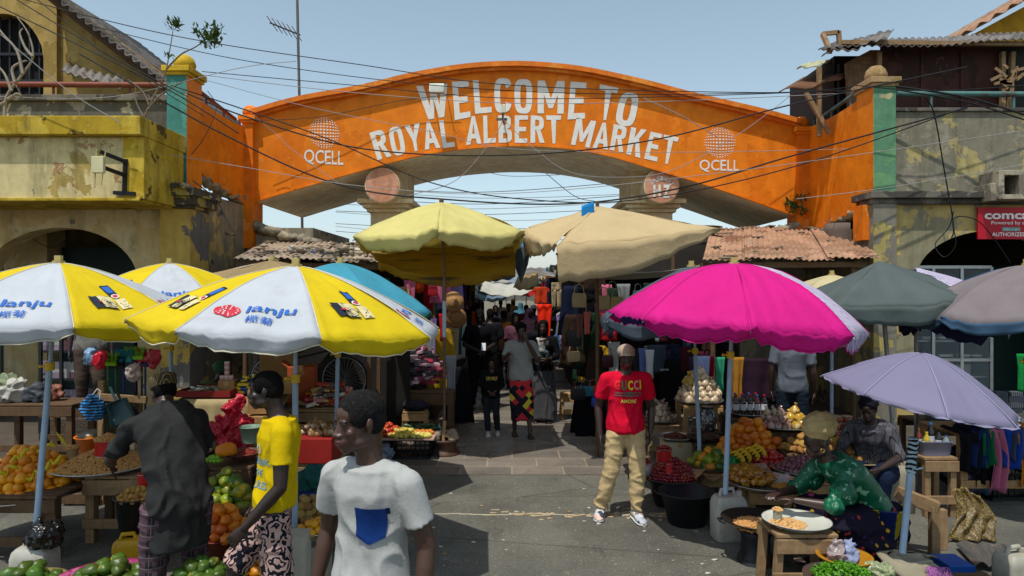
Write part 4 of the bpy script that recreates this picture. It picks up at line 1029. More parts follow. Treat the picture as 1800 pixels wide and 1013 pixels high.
def hand(m, w, d, nrm, s, k=1.0, curl=.35, spread=1.0):
    """w wrist, d along palm, nrm palm normal, s=+1 thumb on +u"""
    d = V(d).normalized(); nrm = V(nrm); nrm = (nrm-d*nrm.dot(d)).normalized(); u = d.cross(nrm)*s
    rg = []
    for t, hw, th in ((-.02, .024, .019), (.01, .027, .017), (.045, .040, .0155), (.078, .041, .014), (.092, .036, .010)):
        c = w+d*t*k; rg.append([c+(u*math.cos(a)*hw+nrm*math.sin(a)*th)*k for a in [2*PI*j/14 for j in range(14)]])
    m.rings(rg)
    for i, (off, L) in enumerate(((.031, .070), (.0105, .079), (-.0105, .073), (-.031, .056))):
        p = w+(d*.086+u*off)*k; dirv = (d+u*off*3.2*spread).normalized(); ax = dirv.cross(nrm).normalized(); r = .0088*k
        for seg, fr in enumerate((.45, .32, .23)):
            dirv = (Matrix.Rotation((curl*(1.0+.15*i))*(1 if seg else .7), 3, ax) @ dirv)
            if dirv.dot(nrm) < -0.01 and seg == 0: pass
            q = p+dirv*L*fr*k; capsule(m, p, q, r, r*.92, 10); p = q; r *= .92
    p = w+(d*.022+u*.026)*k; dirv = (d*.55+u*.8+nrm*.25).normalized(); r = .0115*k
    for L, bend in ((.040, .0), (.032, .45), (.024, .3)):
        dirv = (dirv+(d*.6+nrm*.25)*bend).normalized(); q = p+dirv*L*k; capsule(m, p, q, r, r*.9, 10); p = q; r *= .9
def bez(a, b, c, t): return a*(1-t)**2+b*2*t*(1-t)+c*t*t
TB = [(-.12, .11, .09), (-.04, .155, .112), (.08, .160, .115), (.25, .145, .103), (.42, .140, .100), (.60, .155, .110), (.76, .172, .116), (.86, .160, .102), (.93, .120, .082), (.98, .085, .068), (1.03, .058, .056)]
def torso(m, J, k, grow=0., lo=-2, hi=2, minr=0, tab=None, flare=0, n=28, fold=0):
    P, N_ = J['pel'], J['neck']; mid = J.get('mid', P.lerp(N_, .55)+V((0, .02, 0))*k)
    sp = (J['hipL']-J['hipR']).normalized(); sn = (J['shL']-J['shR']).normalized(); rg = []
    tb = tab or TB
    fs = sorted(set([f for f, _, _ in tb if lo <= f <= hi]+([lo] if lo > -2 else [])+([hi] if hi < 2 else [])))
    for f in fs:
        rx = interp([(a, b) for a, b, c in tb], max(f, tb[0][0])); ry = interp([(a, c) for a, b, c in tb], max(f, tb[0][0]))
        c = bez(P, mid, N_, f) if 0 <= f <= 1 else (P+(P-mid).normalized()*(-f)*(N_-P).length if f < 0 else N_+(N_-mid).normalized()*(f-1)*(N_-P).length)
        if f < 0: c = P+V((0, 0, f*(N_-P).length))
        up = (bez(P, mid, N_, min(f+.05, 1.0))-bez(P, mid, N_, max(f-.05, 0))).normalized() if f > 0 else V((0, 0, 1))
        sd = sp.lerp(sn, max(0, min(1, f))); sd = (sd-up*sd.dot(up)).normalized(); fw = up.cross(sd)
        rx = max(rx*k+grow, minr*k)+flare*max(0, .3-f); ry = max(ry*k+grow, minr*k*.72)+flare*max(0, .3-f)
        rg.append([c+sd*math.cos(a)*rx*(1+fold*math.sin(a*7+f*3))+fw*math.sin(a)*ry*(1+fold*math.sin(a*7+f*3)) for a in [2*PI*j/n for j in range(n)]])
    m.rings(rg)
def limb(m, pts, rs, n=16, capends=True):
    """tapered limb through pts; flat ends unless capends"""
    P = [V(p) for p in pts]; Q, Rr = [], []
    for i in range(len(P)-1):
        for s in range(6):
            t = s/6; Q.append(P[i].lerp(P[i+1], t)); Rr.append(rs[i]+(rs[i+1]-rs[i])*t)
    Q.append(P[-1]); Rr.append(rs[-1]); m.tube(Q, Rr, n)
    for i in range(1, len(P)-1): m.ell(P[i], rs[i]*1.0, 12, 8)
    if capends: m.ell(P[0], rs[0], 12, 8); m.ell(P[-1], rs[-1], 12, 8)
def joints(k, **o):
    J = dict(pel=(0, 0, .93), neck=(0, .015, 1.475), head=(0, -.015, 1.635), shL=(.185, .01, 1.42), shR=(-.185, .01, 1.42), elL=(.235, .03, 1.13), elR=(-.235, .03, 1.13),
             wrL=(.245, -.03, .88), wrR=(-.245, -.03, .88), hipL=(.09, 0, .90), hipR=(-.09, 0, .90), knL=(.105, -.02, .49), knR=(-.105, -.02, .49),
             anL=(.11, .03, .085), anR=(-.11, .03, .085), ftL=(.02, -1, 0), ftR=(-.02, -1, 0), hnL=(-1, 0, 0), hnR=(1, 0, 0))
    J.update(o); return {a: V(b)*(k if a[:2] not in ('ft', 'hn', 'hd') else 1) for a, b in J.items()}
def skin(c='#34221b'): return mat(sc_(rgb(c), 1.45), .42, .12, 14, .25, 160, 0, .5, bd=.002)
LIP = mat('#5a3530', .45, .1); EYEW = mat('#b9ad9f', .3, .05); EYED = mat('#0c0807', .15, .05); BROW = mat('#0d0a09', .8)
def hairm(c='#0d0c0c'): return mat(c, .95, .5, 90, 1.0, 260, 0, .15, bd=.006)
HAIRG = mat('#1b1a1a', .95, .6, 120, 1.0, 300, 0, .15, bd=.006, c2='#2c2b2a', thr=.56)
def person(label, loc, rz, h=1.75, J=None, hy=0, hp=0, hr=0, sk='#34221b', hair='short', hairc=None, top=None, sleeve=.5, hem=-.12, grow=.022, bottom='trousers', bmat=None, shoe='trainer',
           shoem=None, vox=.011, group=None, fat=1.0, neckline=.97, extra=None, curl=.35, swr=.010, bwr=.010, hk=1.0, grip=(.35, .35), skirt_hem=.12, skr=.2):
    k = h/1.75; kh = k*hk; J = J or joints(k); th = thing('person', label, 'person', loc, rz, group); Rm = R3(hy, hp, hr)
    hc = J['head']; m = M(); SK = skin(sk)
    J.setdefault('hnL', V((-1, 0, 0))); nk = J['neck']
    tb = [(a, b*fat, c*fat) for a, b, c in TB]
    torso(m, J, k, 0, tab=tb)
    limb(m, [nk-V((0, 0, .03))*k, nk.lerp(hc, .35), hc+Rm @ V((0, .03, -.03))*k], [.062*k, .054*k, .056*k])
    for s in 'LR':
        sg = 1 if s == 'L' else -1
        sh, el_, wr = J['sh'+s], J['el'+s], J['wr'+s]
        limb(m, [sh, sh.lerp(el_, .45), el_, el_.lerp(wr, .3), wr], [.058*k, .050*k, .040*k, .041*k, .026*k])
        limb(m, [nk-V((0, 0, .045))*k, sh.lerp(nk, .45)-V((0, 0, .012))*k, sh], [.052*k, .054*k, .056*k])
        hd = J.get('hd'+s, (wr-el_)); hand(m, wr, hd, J['hn'+s], -sg if False else sg*(1), k, grip[0 if s == 'L' else 1])
        hp_, kn, an = J['hip'+s], J['kn'+s], J['an'+s]
        limb(m, [hp_, hp_.lerp(kn, .4), kn, kn.lerp(an, .3), kn.lerp(an, .75), an], [.088*k*fat, .078*k*fat, .055*k, .056*k, .038*k, .036*k])
        ft = J['ft'+s].normalized(); up = V((0, 0, 1)); sd = ft.cross(up).normalized()
        base = an-V((0, 0, an.z)) if an.z < .12*k else an-V((0, 0, .08*k))
        fr = []
        for t, wd, ht in ((-.06, .022, .04), (-.04, .033, .065), (.02, .038, .07), (.09, .043, .045), (.14, .046, .030), (.18, .040, .022), (.20, .022, .015)):
            c = base+ft*t*k; fr.append([c+sd*math.cos(a)*wd*k+up*(math.sin(a)*.5+.5)*ht*k for a in [2*PI*j/12 for j in range(12)]])
        m.rings(fr)
    head(m, hc, Rm, kh)
    me = remesh(m, vox*.62 if vox <= .012 else vox*.85, 4 if vox <= .012 else 2, 'body')
    inv = Rm.inverted(); ne = M(); 
    for p in me.polygons:
        q = inv @ (p.center-hc)/kh/.95
        if q.y < -.082 and abs(q.x) < .026 and -.0795 < q.z < -.0495: p.material_index = 1
        if q.y < -.066 and .012 < abs(q.x) < .05 and .019 < q.z < .0275-.08*abs(abs(q.x)-.03): p.material_index = 2
    b = bmesh.new(); b.from_mesh(me)
    if vox <= .02:
        eb = M(); eyeballs(eb, hc, Rm, kh*.955); m2 = eb.mesh('e')
        for p in m2.polygons: p.material_index += 3
        b.from_mesh(m2)
    b.to_mesh(me); b.free()
    obj('body', me, [SK, LIP, BROW, EYEW, EYED], th, world=False)
    # hair
    hm = hairc or hairm(); wk = 1.22 if hair == 'wrap' and vox < .0125 else 1
    m = M()
    if hair == 'short':
        m.ell(hc+Rm @ V((0, .016, .050))*kh, (.0785*kh, .0955*kh, .080*kh), 20, 14, Rm); m.ell(hc+Rm @ V((0, .040, .015))*kh, (.072*kh, .076*kh, .078*kh), 20, 14, Rm)
        for s in (-1, 1): m.ell(hc+Rm @ V((s*.052, -.012, .040))*kh, (.023*kh, .045*kh, .05*kh), 14, 10, Rm)
        me = remesh(m, max(.006, vox*.6), 1, 'hair'); wrinkle(me, .0022*kh, (90, 90, 90), 3); obj('hair', me, hm, th, world=False)
    elif hair in ('wrap', 'veil', 'bun'):
        m.ell(hc+Rm @ V((0, .030*wk+.03*(wk > 1), .060*wk*wk+.02*(wk > 1)))*kh, (.093*kh*wk, .112*kh*wk, .088*kh*wk), 20, 14, Rm); m.ell(hc+Rm @ V((0, .09*wk, .07*wk))*kh, (.07*kh*wk, .06*kh*wk, .06*kh*wk), 16, 10, Rm)
        if hair == 'veil':
            limb(m, [hc+Rm @ V((0, .05, .03))*kh, hc+V((0, .06, -.12))*kh, nk+V((0, .05, -.12))*kh], [.095*kh, .10*kh, .15*kh])
        me = remesh(m, max(.008, vox), 2, 'wrap'); wrinkle(me, .012*kh, (9, 9, 26), 5); obj('head_wrap', me, hm, th, world=False)
    elif hair in ('cap', 'kufi'):
        m.ell(hc+Rm @ V((0, .040, .03))*kh, (.0785*kh, .08*kh, .082*kh), 20, 14, Rm); me = remesh(m, max(.006, vox*.6), 1, 'hair'); wrinkle(me, .003*kh, (60, 60, 60), 3); obj('hair', me, hairm(), th, world=False)
        m = M()
        if hair == 'cap':
            m.ell(hc+Rm @ V((0, .012, .06))*kh, (.088*kh, .104*kh, .072*kh), 24, 14, Rm)
            br_ = [[hc+Rm @ V((x*.072, -.075-(1-x*x)*r*.085, .050-(x*x)*.012-r*.012+z_))*kh for x in [j/6-1 for j in range(13)]] for r, z_ in ((0, 0), (1, 0), (1, .006), (0, .01))]
            m.rings(br_, True, True)
        else:
            rg = []
            for z, r in ((.045, .088), (.052, .093), (.10, .098), (.125, .094), (.132, .07), (.135, .01)):
                rg.append([hc+Rm @ V((math.cos(a)*r*.93, .02+math.sin(a)*r*1.08, z+.012*math.sin(a)))*kh for a in [2*PI*j/26 for j in range(26)]])
            m.rings(rg)
        obj('cap', m, hm, th, world=False)
    # top
    if top:
        m = M(); m.rings([[nk+V((math.cos(a)*.072, math.sin(a)*.066-.004, z_+.012*math.sin(a)))*k for a in [2*PI*j/24 for j in range(24)]] for z_ in (-.05, -.002)]); torso(m, J, k, grow*k, lo=hem, hi=neckline, minr=.158*fat, tab=tb, flare=.02)
        for s in 'LR':
            sh, el_, wr = J['sh'+s], J['el'+s], J['wr'+s]; q = 1 if s == 'L' else -1
            limb(m, [nk-V((0, 0, .045))*k, sh.lerp(nk, .45)-V((0, 0, .012))*k, sh], [.062*k, .067*k, .071*k])
            if sleeve <= 1: limb(m, [sh, sh.lerp(el_, .25), sh.lerp(el_, sleeve*.6), sh.lerp(el_, sleeve)], [.069*k, .069*k, .068*k, .069*k], capends=False)
            else: limb(m, [sh, el_, el_.lerp(wr, sleeve-1)], [.072*k, .058*k, .042*k], capends=False)
        me = remesh(m, vox, 3, 'shirt'); z0 = J['pel'].z
        wrinkle(me, swr, (7, 7, 4.5), 1.3+loc[0], lambda c: .6+.9*max(0, 1-abs(c.z-z0-.12)/.3)); 
        sh_o = obj('shirt', me, top, th, world=False)
    else: sh_o = None
    if bottom in ('trousers', 'shorts'):
        m = M(); torso(m, J, k, .012*k, lo=-.10, hi=.14, tab=tb, minr=.165*fat)
        for s in 'LR':
            a, b_, c = J['hip'+s], J['kn'+s], J['an'+s]
            if bottom == 'trousers': limb(m, [a, a.lerp(b_, .5), b_, b_.lerp(c, .5), c+V((0, 0, .01))*k], [.108*k*fat, .095*k*fat, .080*k*fat, .074*k, .068*k], capends=False)
            else: limb(m, [a, a.lerp(b_, .5), a.lerp(b_, 1.0)], [.112*k*fat, .108*k*fat, .103*k*fat], capends=False)
        me = remesh(m, vox, 3, bottom)
        wrinkle(me, bwr, (5, 5, 11), 7.1+loc[0], lambda c: .5+1.6*max(0, 1-(c.z/(.28*k))) if bottom == 'trousers' else .8)
        obj(bottom, me, bmat, th, world=False)
    elif bottom == 'skirt':
        m = M(); P = J['pel']; rg = []
        kc = (J['anL']+J['anR'])/2
        for i in range(9):
            t = i/8; z = P.z+.10*k-(P.z+.10*k-skirt_hem*k)*t; c = P.lerp(V((kc.x, kc.y, 0)), t*.8); r = (.155+.02*math.sin(PI*t)+(skr-.165)*t)*k*fat
            rg.append([V((c.x+math.cos(a)*r*(1+.05*t*math.sin(a*9+2)), c.y+math.sin(a)*r*.8*(1+.05*t*math.sin(a*9+1)), z+.02*t*math.sin(a*3))) for a in [2*PI*j/40 for j in range(40)]])
        m.rings(rg, True); me = remesh(m, vox, 1, 'skirt'); wrinkle(me, .010, (9, 9, 2.5), 2+loc[0]); obj('skirt', me, bmat, th, world=False)
    if shoe:
        for s in 'LR':
            an = J['an'+s]; ft = J['ft'+s].normalized(); sd = ft.cross(V((0,0,1))).normalized(); base = V((an.x, an.y, max(0, an.z-.085*k)))
            def shoe_r(tab, z0):
                return [[base+ft*t*k+sd*math.cos(a)*wd*k+V((0,0,1))*(z0+(math.sin(a)*.5+.5)*ht)*k for a in [2*PI*j/16 for j in range(16)]] for t, wd, ht in tab]
            o_tab = [(-.075, .030, .03), (-.065, .040, .075), (-.02, .044, .105), (.03, .045, .100), (.08, .050, .072), (.13, .053, .058), (.18, .048, .046), (.205, .033, .034), (.215, .012, .02)]
            if shoe == 'trainer':
                m = M(); m.rings(shoe_r(o_tab, .012)); sh = obj('shoe', m, shoem or mat('#b7b4b0', .6), th, world=False)
                m = M(); m.rings([[base+ft*t*k+sd*math.cos(a)*wd*k+V((0,0,1))*(math.sin(a)*.5+.5)*.030*k for a in [2*PI*j/16 for j in range(16)]] for t, wd, ht in [(a, b+.004, c) for a, b, c in o_tab]]); obj('sole', m, mat('#c9c9c6', .6), sh, world=False)
            else:
                m = M(); m.rings([[base+ft*t*k+sd*math.cos(a)*wd*k+V((0,0,1))*(math.sin(a)*.5+.5)*.016*k for a in [2*PI*j/14 for j in range(14)]] for t, wd, ht in o_tab]); m.tube([base+ft*.08*k+sd*.045*k, base+ft*.07*k+V((0,0,.06))*k, base+ft*.08*k-sd*.045*k], .008*k, 6); obj('sandal', m, shoem or BLACKP, th, world=False)
    return th, J, sh_o
def project(th, tgt, items, mats, name, origin, ux, uz, dr, off=.004):
    """lay flat art onto a cloth surface: art (x, y) metres in the ux/uz plane, moved along dr until it meets the cloth"""
    tree = BVHTree.FromPolygons([v.co for v in tgt.data.vertices], [tuple(p.vertices) for p in tgt.data.polygons]); dr = V(dr).normalized(); m = M()
    for i, (mi, vf) in enumerate(items):
        vs = []; last = .3; m.mi = mi
        for x, y in vf[0]:
            o = V(origin)+V(ux)*x+V(uz)*y-dr*.4; hit = tree.ray_cast(o, dr); dd = hit[3] if hit[0] is not None else last; last = dd
            vs.append(o+dr*(dd-off-.0008*i))
        m.add(vs, vf[1], False)
    o = obj(name, m, mats, th, world=False, fix=False); return o

# ---- A: nearest man, grey tee with blue pocket
kA = 1.0
GREYT = mat('#a3a4a1', .95, .07, 60, .12, 90, 0, .12, .03, bd=.02)
JA = joints(.985, neck=(.0, .01, 1.475), head=(-.03, -.04, 1.645), shL=(.190, .015, 1.385), shR=(-.185, -.0, 1.392), elL=(.262, .05, 1.12), elR=(-.262, .05, 1.13), wrL=(.275, -.02, .86), wrR=(-.285, -.02, .87), hnL=(-1, .2, 0), hnR=(1, .2, 0))
pA, JA_, sA = person('nearest man, light grey t-shirt with blue chest pocket, looking left', (-.615, 2.95, 0), -.42, 1.74, JA, hy=-.50, hp=.06, sk='#3a261d', hairc=HAIRG,
    top=GREYT, sleeve=.62, hem=-.20, grow=.026, bmat=cloth('#3d4452'), vox=.0085, swr=.012, fat=.93, hk=1.10)
PK = cloth('#0f2c62', 0, .85, .2)
pts, fs = [], []
G = 9
def pk(u, v):
    x = -.5+u; w_ = 1.0-.10*v; y = -v*(.80+.20*(1-abs(2*u-1)))
    return (x*w_*.125, y*.150)
vs = [pk(i/G, j/G) for i in range(G+1) for j in range(G+1)]; fs = [(i*(G+1)+j, (i+1)*(G+1)+j, (i+1)*(G+1)+j+1, i*(G+1)+j+1) for i in range(G) for j in range(G)]
pc = V((.072, 0, 1.285))
o = project(pA, sA, [(0, (vs, fs))], [PK], 'pocket', pc, (1, 0, -.04), (0, 0, 1), (0, 1, 0), .008)
o = project(pA, sA, [(0, rect2(.058, -.025, .072, .002, 3))], [cloth('#101d45')], 'pocket_tab', pc, (1, 0, 0), (0, 0, 1), (0, 1, 0), .011)

# ---- B: man in yellow tee and leaf-print shorts walking left
n = NT('leaf_print'); vo = n.n('ShaderNodeTexVoronoi'); vo.inputs['Scale'].default_value = 9; n.l(n.co, vo.inputs[0])
wv = n.n('ShaderNodeTexWave'); wv.inputs['Scale'].default_value = 9; wv.inputs['Distortion'].default_value = 14; wv.inputs['Detail'].default_value = 2; wv.inputs['Detail Scale'].default_value = 1.6; n.l(n.co, wv.inputs[0])
cc = n.mix(n.ramp(wv.outputs[0], [(.44, (0,0,0)), (.47, (1,1,1))]), hx('#191b24'), hx('#b3928a'))
cc = n.mix(n.ramp(n.noise(7, 3), [(.5, (0,0,0)), (.53, (1,1,1))]), cc, hx('#b0938b'), 'DARKEN')
n.bump(n.noise(12), .3, .01); LEAFP = n.done(cc, .9, 0, .1)
YT = mat('#c9ac08', .9, .08, 3, .5, 9, 0, .12, .05, bd=.015)
kB = .96
JB = joints(kB, pel=(0, .0, .95), mid=(0, .035, 1.24), neck=(0, .03, 1.485), head=(0, -.055, 1.64), shL=(.175, .06, 1.40), shR=(-.175, -.02, 1.40), elL=(.235, .055, 1.09), wrL=(.215, -.15, .86), elR=(-.22, .03, 1.12), wrR=(-.2, -.1, .9),
            hipL=(.09, .0, .9), hipR=(-.09, 0, .9), knL=(.10, .03, .50), anL=(.10, .25, .12), knR=(-.10, -.24, .52), anR=(-.10, -.30, .085), hnL=(-1, .3, 0))
pB, JB_, sB = person('man in yellow t-shirt and leaf-print shorts walking left', (X(482, 4.15), 4.15, 0), -1.32, 1.70, JB, hy=-.15, hp=.02, sk='#231814', top=YT, sleeve=.60, hem=-.08, grow=.022,
    bottom='shorts', bmat=LEAFP, shoe='sandal', vox=.010, swr=.009, fat=.93)
it = [(0, (fit(textm('BREAK', .02, 1, 1, .25), -.075, .075, .030, .072))), (0, (fit(textm('THE', .02, 1, 1, .25), -.055, .02, -.035, .005))), (0, (fit(textm('RULES', .02, 1, 1, .25), -.085, .075, -.105, -.062))),
      (1, disc2(-.01, .125, .03, .03, 16, 0, 2*PI, .6))]
for q in it: project(pB, sB, [q], [cloth('#6f97a8'), cloth('#b8bcae')], 'shirt_print', (.045, 0, 1.12), (.85, .5, 0), (0, 0, 1), (-.5, .85, 0), .004)

# ---- C: stout trader bending over her nuts, seen from behind
n = NT('plaid'); s_ = n.sep()
def bandn(ax, sc_a, th, off=0):
    return n.ramp(n.math('FRACT', n.math('ADD', n.math('MULTIPLY', s_[ax], sc_a), off)), [(0, (1,)*3), (th, (0,)*3)], True)
cc = n.mix(bandn(0, 16, .45), hx('#2d2a2e'), hx('#57424c')); cc = n.mix(bandn(2, 14, .4), cc, hx('#4a3a42')); cc = n.mix(bandn(2, 14, .07, .7), cc, hx('#76696e')); cc = n.mix(bandn(0, 16, .06, .3), cc, hx('#5f5459'))
PLAID = n.done(cc, .9, 0, .1)
n = NT('kufi_cloth'); s_ = n.sep()
wv = n.n('ShaderNodeTexWave'); wv.wave_type = 'RINGS'; wv.rings_direction = 'Z'; wv.inputs['Scale'].default_value = 14; wv.inputs['Distortion'].default_value = 3; n.l(n.co, wv.inputs[0])
KUFI = n.done(n.ramp(wv.outputs[0], [(.25, hx('#3a2f20')), (.45, hx('#4a3d28')), (.55, hx('#a39668')), (.7, hx('#8a7a50')), (.8, hx('#3a2f20'))]), .9)
CHAR = mat('#2b2c2c', .9, .12, 3, .5, 8, 0, .12, bd=.02)
kC = .96
JC = joints(kC, pel=(0, .10, .86), mid=(0, .08, 1.22), neck=(0, -.20, 1.45), head=(-.02, -.33, 1.535), shL=(.215, -.17, 1.36), shR=(-.215, -.17, 1.36), elL=(.31, -.34, 1.12), wrL=(.26, -.58, 1.03), elR=(-.30, -.34, 1.09), wrR=(-.2, -.56, 1.0),
            hipL=(.11, .08, .86), hipR=(-.11, .08, .86), knL=(.13, .02, .47), knR=(-.13, .0, .47), anL=(.14, .1, .085), anR=(-.14, .06, .085))
pC, _, _ = person('stout trader in charcoal tunic and embroidered cap bending over the nuts, back turned', (X(316, 4.5), 4.42, 0), PI+.72, 1.66, JC, hp=.3, hy=.1, sk='#2b1d17', hair='kufi', hairc=KUFI,
    top=CHAR, sleeve=.80, hem=-.42, grow=.034, bmat=PLAID, shoe='sandal', vox=.012, swr=.024, fat=1.12, bwr=.016)

# ---- D: man in red tee
kD = 1.0
REDT = mat('#c80c2e', .9, .08, 3, .5, 8, 0, .12, .04, bd=.018)
KHAKI = mat('#bda57a', .9, .1, 4, .6, 12, 0, .12, bd=.02)
n = NT('trainer_mesh'); vo = n.n('ShaderNodeTexVoronoi'); vo.inputs['Scale'].default_value = 22; n.l(n.co, vo.inputs[0])
TRN = n.done(n.ramp(vo.outputs['Color'], [(.3, hx('#c3c8cc')), (.5, hx('#8b95a0')), (.62, hx('#d8cfc4')), (.7, hx('#c9724e')), (.76, hx('#39404e'))]), .6)
JD = joints(.945, neck=(0, .0, 1.475), head=(0, -.02, 1.63), shL=(.20, .0, 1.415), shR=(-.20, .0, 1.41), elL=(.275, .05, 1.12), elR=(-.27, .06, 1.13), wrL=(.25, .0, .87), wrR=(-.265, -.01, .86),
            knL=(.115, -.03, .49), knR=(-.15, .0, .49), anL=(.10, -.02, .085), anR=(-.24, .10, .085), ftL=(.15, -1, 0), ftR=(-.28, -1, 0))
pD, _, sD = person('man in crimson lettered t-shirt, khaki trousers and pale cap standing in the road', (X(1100, 6.5), 6.5, 0), .04, 1.68, JD, hp=.05, sk='#2b1d18', hair='cap', hairc=cloth('#a38f7c'),
    top=REDT, sleeve=.68, hem=-.10, grow=.030, bmat=KHAKI, shoem=TRN, vox=.011, swr=.010, bwr=.017, fat=1.0)
cols = ['#d0302c', '#1f7a52', '#d8c81e', '#d99090', '#e0c020']
it = []; x = -.130
for i, (ch, wd) in enumerate(zip('GUCCI', (.060, .058, .058, .058, .022))):
    it.append((i, fit(textm(ch, .035, 1, 1, .3), x, x+wd-.008, .012, .100))); x += wd
for j, (mi, y0, y1) in enumerate(((5, -.046, -.036), (6, -.035, -.022), (5, -.021, -.011))):
    it.append((mi, rect2(-.130, y0, .122, y1, 8)))
it.append((5, disc2(-.012, -.028, .028, .026, 20, 0, 2*PI, .6))); it.append((5, disc2(.014, -.028, .028, .026, 20, 0, 2*PI, .6)))
it.append((7, fit(textm('AMORE', .02, 1, 1, .25), -.078, .068, -.110, -.076)))
project(pD, sD, it, [cloth(c) for c in cols]+[cloth('#5d6258'), cloth('#9c1530'), cloth('#d9cf5a')], 'shirt_print', (.005, 0, 1.235), (1, 0, 0), (0, 0, 1), (0, 1, 0), .004)
# ---- E F G H : in the lane
n = NT('harlequin_print'); mp = n.n('ShaderNodeMapping'); mp.inputs['Rotation'].default_value = (0, .78, .0); mp.inputs['Scale'].default_value = (14, 0.01, 14); n.l(n.co, mp.inputs[0])
vo = n.n('ShaderNodeTexVoronoi'); vo.distance = 'CHEBYCHEV'; vo.inputs['Randomness'].default_value = .25; vo.inputs['Scale'].default_value = 1; n.l(mp.outputs[0], vo.inputs[0])
HARL = n.done(n.ramp(n.sep(vo.outputs['Color'])[0], [(0, hx('#0d0f18')), (.42, hx('#c22a34')), (.62, hx('#10131d')), (.76, hx('#d3bd3a')), (.9, hx('#2b3550'))], True), .85)
def at(px, Y): return (X(px, Y), Y, 0)
JE = joints(.95, elL=(.26, -.10, 1.17), wrL=(.07, -.20, 1.50), elR=(-.27, -.10, 1.2), wrR=(-.24, -.32, 1.28), hdL=(-.3, -.1, 1), hnL=(0, 1, 0), hnR=(0, 0, 1), knL=(.1, -.05, .49), anL=(.13, -.14, .085), anR=(-.10, .06, .085))
person('woman in grey t-shirt and bright harlequin wrap skirt with one hand at her face', at(916, 10.2), .08, 1.66, JE, hp=.12, sk='#3a2720', hair='wrap', hairc=cloth('#0e0d0d'), top=cloth('#8f8f8c'), sleeve=.8, hem=-.2, grow=.035,
    bottom='skirt', bmat=HARL, shoe='sandal', vox=.014, skirt_hem=.26, skr=.19)
JF = joints(.66, neck=(0, .015, 1.44), head=(0, -.015, 1.62), elL=(.24, .0, 1.13), wrL=(.05, -.18, 1.0), elR=(-.24, .0, 1.13), wrR=(-.05, -.18, 1.0), knL=(.1, -.06, .49), anL=(.14, .10, .085), anR=(-.08, -.02, .085))
pF, _, sF = person('small boy in a black sweatshirt with lettering and dark jeans', at(864, 10.2), .1, 1.16, JF, sk='#3d2820', hair='short', top=cloth('#101011'), sleeve=1.85, hem=-.15, grow=.03, bmat=cloth('#26282c'), shoem=mat('#b9b4ae', .7), vox=.012)
project(pF, sF, [(0, fit(textm('SUPE WOUP', .02, 1, 1, .3), -.085, .085, -.01, .045))], [cloth('#c9b45a')], 'shirt_print', (0, 0, .84), (1, 0, 0), (0, 0, 1), (0, 1, 0), .005)
JG = joints(.95, elL=(.27, -.03, 1.15), wrL=(.14, -.24, 1.12), elR=(-.27, -.03, 1.15), wrR=(-.08, -.26, 1.12))
person('woman in black veil and long grey skirt carrying a baby', at(955, 11.2), -.2, 1.66, JG, sk='#33221b', hair='veil', hairc=cloth('#0c0c0e'), top=cloth('#0e0e10'), sleeve=1.8, hem=-.1, bottom='skirt', bmat=cloth('#4b4a4d'), shoe='sandal', vox=.017, skirt_hem=.06, skr=.25)
JBb = joints(.36, elL=(.2, -.15, 1.2), wrL=(.1, -.3, 1.3), elR=(-.2, -.15, 1.2), wrR=(-.1, -.3, 1.3), knL=(.2, -.3, .8), knR=(-.2, -.3, .8), anL=(.1, -.4, .55), anR=(-.1, -.4, .55))
person('baby in a pale top held against the veiled woman', (X(952, 10.9), 10.9, .87), 2.8, .63, JBb, sk='#3a2820', hair='short', top=cloth('#a9a9a4'), sleeve=1.6, bmat=cloth('#7d9a9c'), shoe=None, vox=.010)
JH = joints(1.03, elL=(.27, -.02, 1.15), wrL=(.06, -.22, 1.06), elR=(-.27, -.02, 1.15), wrR=(-.06, -.22, 1.06), anR=(-.15, -.05, .085))
person('tall man all in black looking down at a phone in the lane', at(843, 12.3), .15, 1.84, JH, hp=.35, sk='#1b1310', top=cloth('#0b0c10'), sleeve=.8, hem=-.14, grow=.035, bmat=cloth('#0a0b0d'), shoem=BLACKP, vox=.016, fat=1.12)
m = M(); m.box(T(850, 610, 12.0), (.075, .012, .15), Matrix.Rotation(-.6, 3, 'X')); single('mobile_phone', m, mat('#9aa3ad', .3), 'pale mobile phone held by the tall man in black', 'phone')
# ---- crowd further down the lane
crowd = [(886, 15, 2.9, 1.70, 'short', '#c4701e', '#2b2c33', 'man in an orange printed shirt walking away down the lane'), (907, 14.2, .1, 1.66, 'veil', '#5d3a48', '#33262e', 'woman with long black hair and dusky pink dress facing away'),
         (931, 16.2, .3, 1.70, 'veil', '#b57f92', '#6a4b62', 'woman in a pink headscarf far down the lane'), (938, 17.5, 0, 1.76, 'cap', '#7d6aa0', '#2c2b38', 'man in a white cap and violet shirt far down the lane'),
         (871, 18, .2, 1.74, 'short', '#2c2e35', '#1a1a1c', 'man in a dark grey shirt behind the orange one'), (862, 13.6, 3.0, 1.78, 'short', '#15161a', '#121214', 'man in black facing away beside the tall man'),
         (894, 21, .2, 1.72, 'short', '#8d8d8a', '#33363d', 'distant man in a pale grey shirt'), (915, 23, 3.1, 1.7, 'veil', '#3f6f86', '#2b3b55', 'distant woman in a teal veil'), (880, 25, .1, 1.75, 'short', '#b3b0a6', '#40434c', 'distant man in an off-white shirt'),
         (948, 13.0, .0, 1.62, 'veil', '#131317', '#15151a', 'woman in a black veil behind the woman with the baby'), (925, 20, 3, 1.7, 'short', '#7b2f2a', '#22242b', 'distant man in a brick red shirt seen from behind'), (902, 28, 0, 1.72, 'veil', '#a59a5b', '#5b5530', 'very distant woman in a mustard veil')]
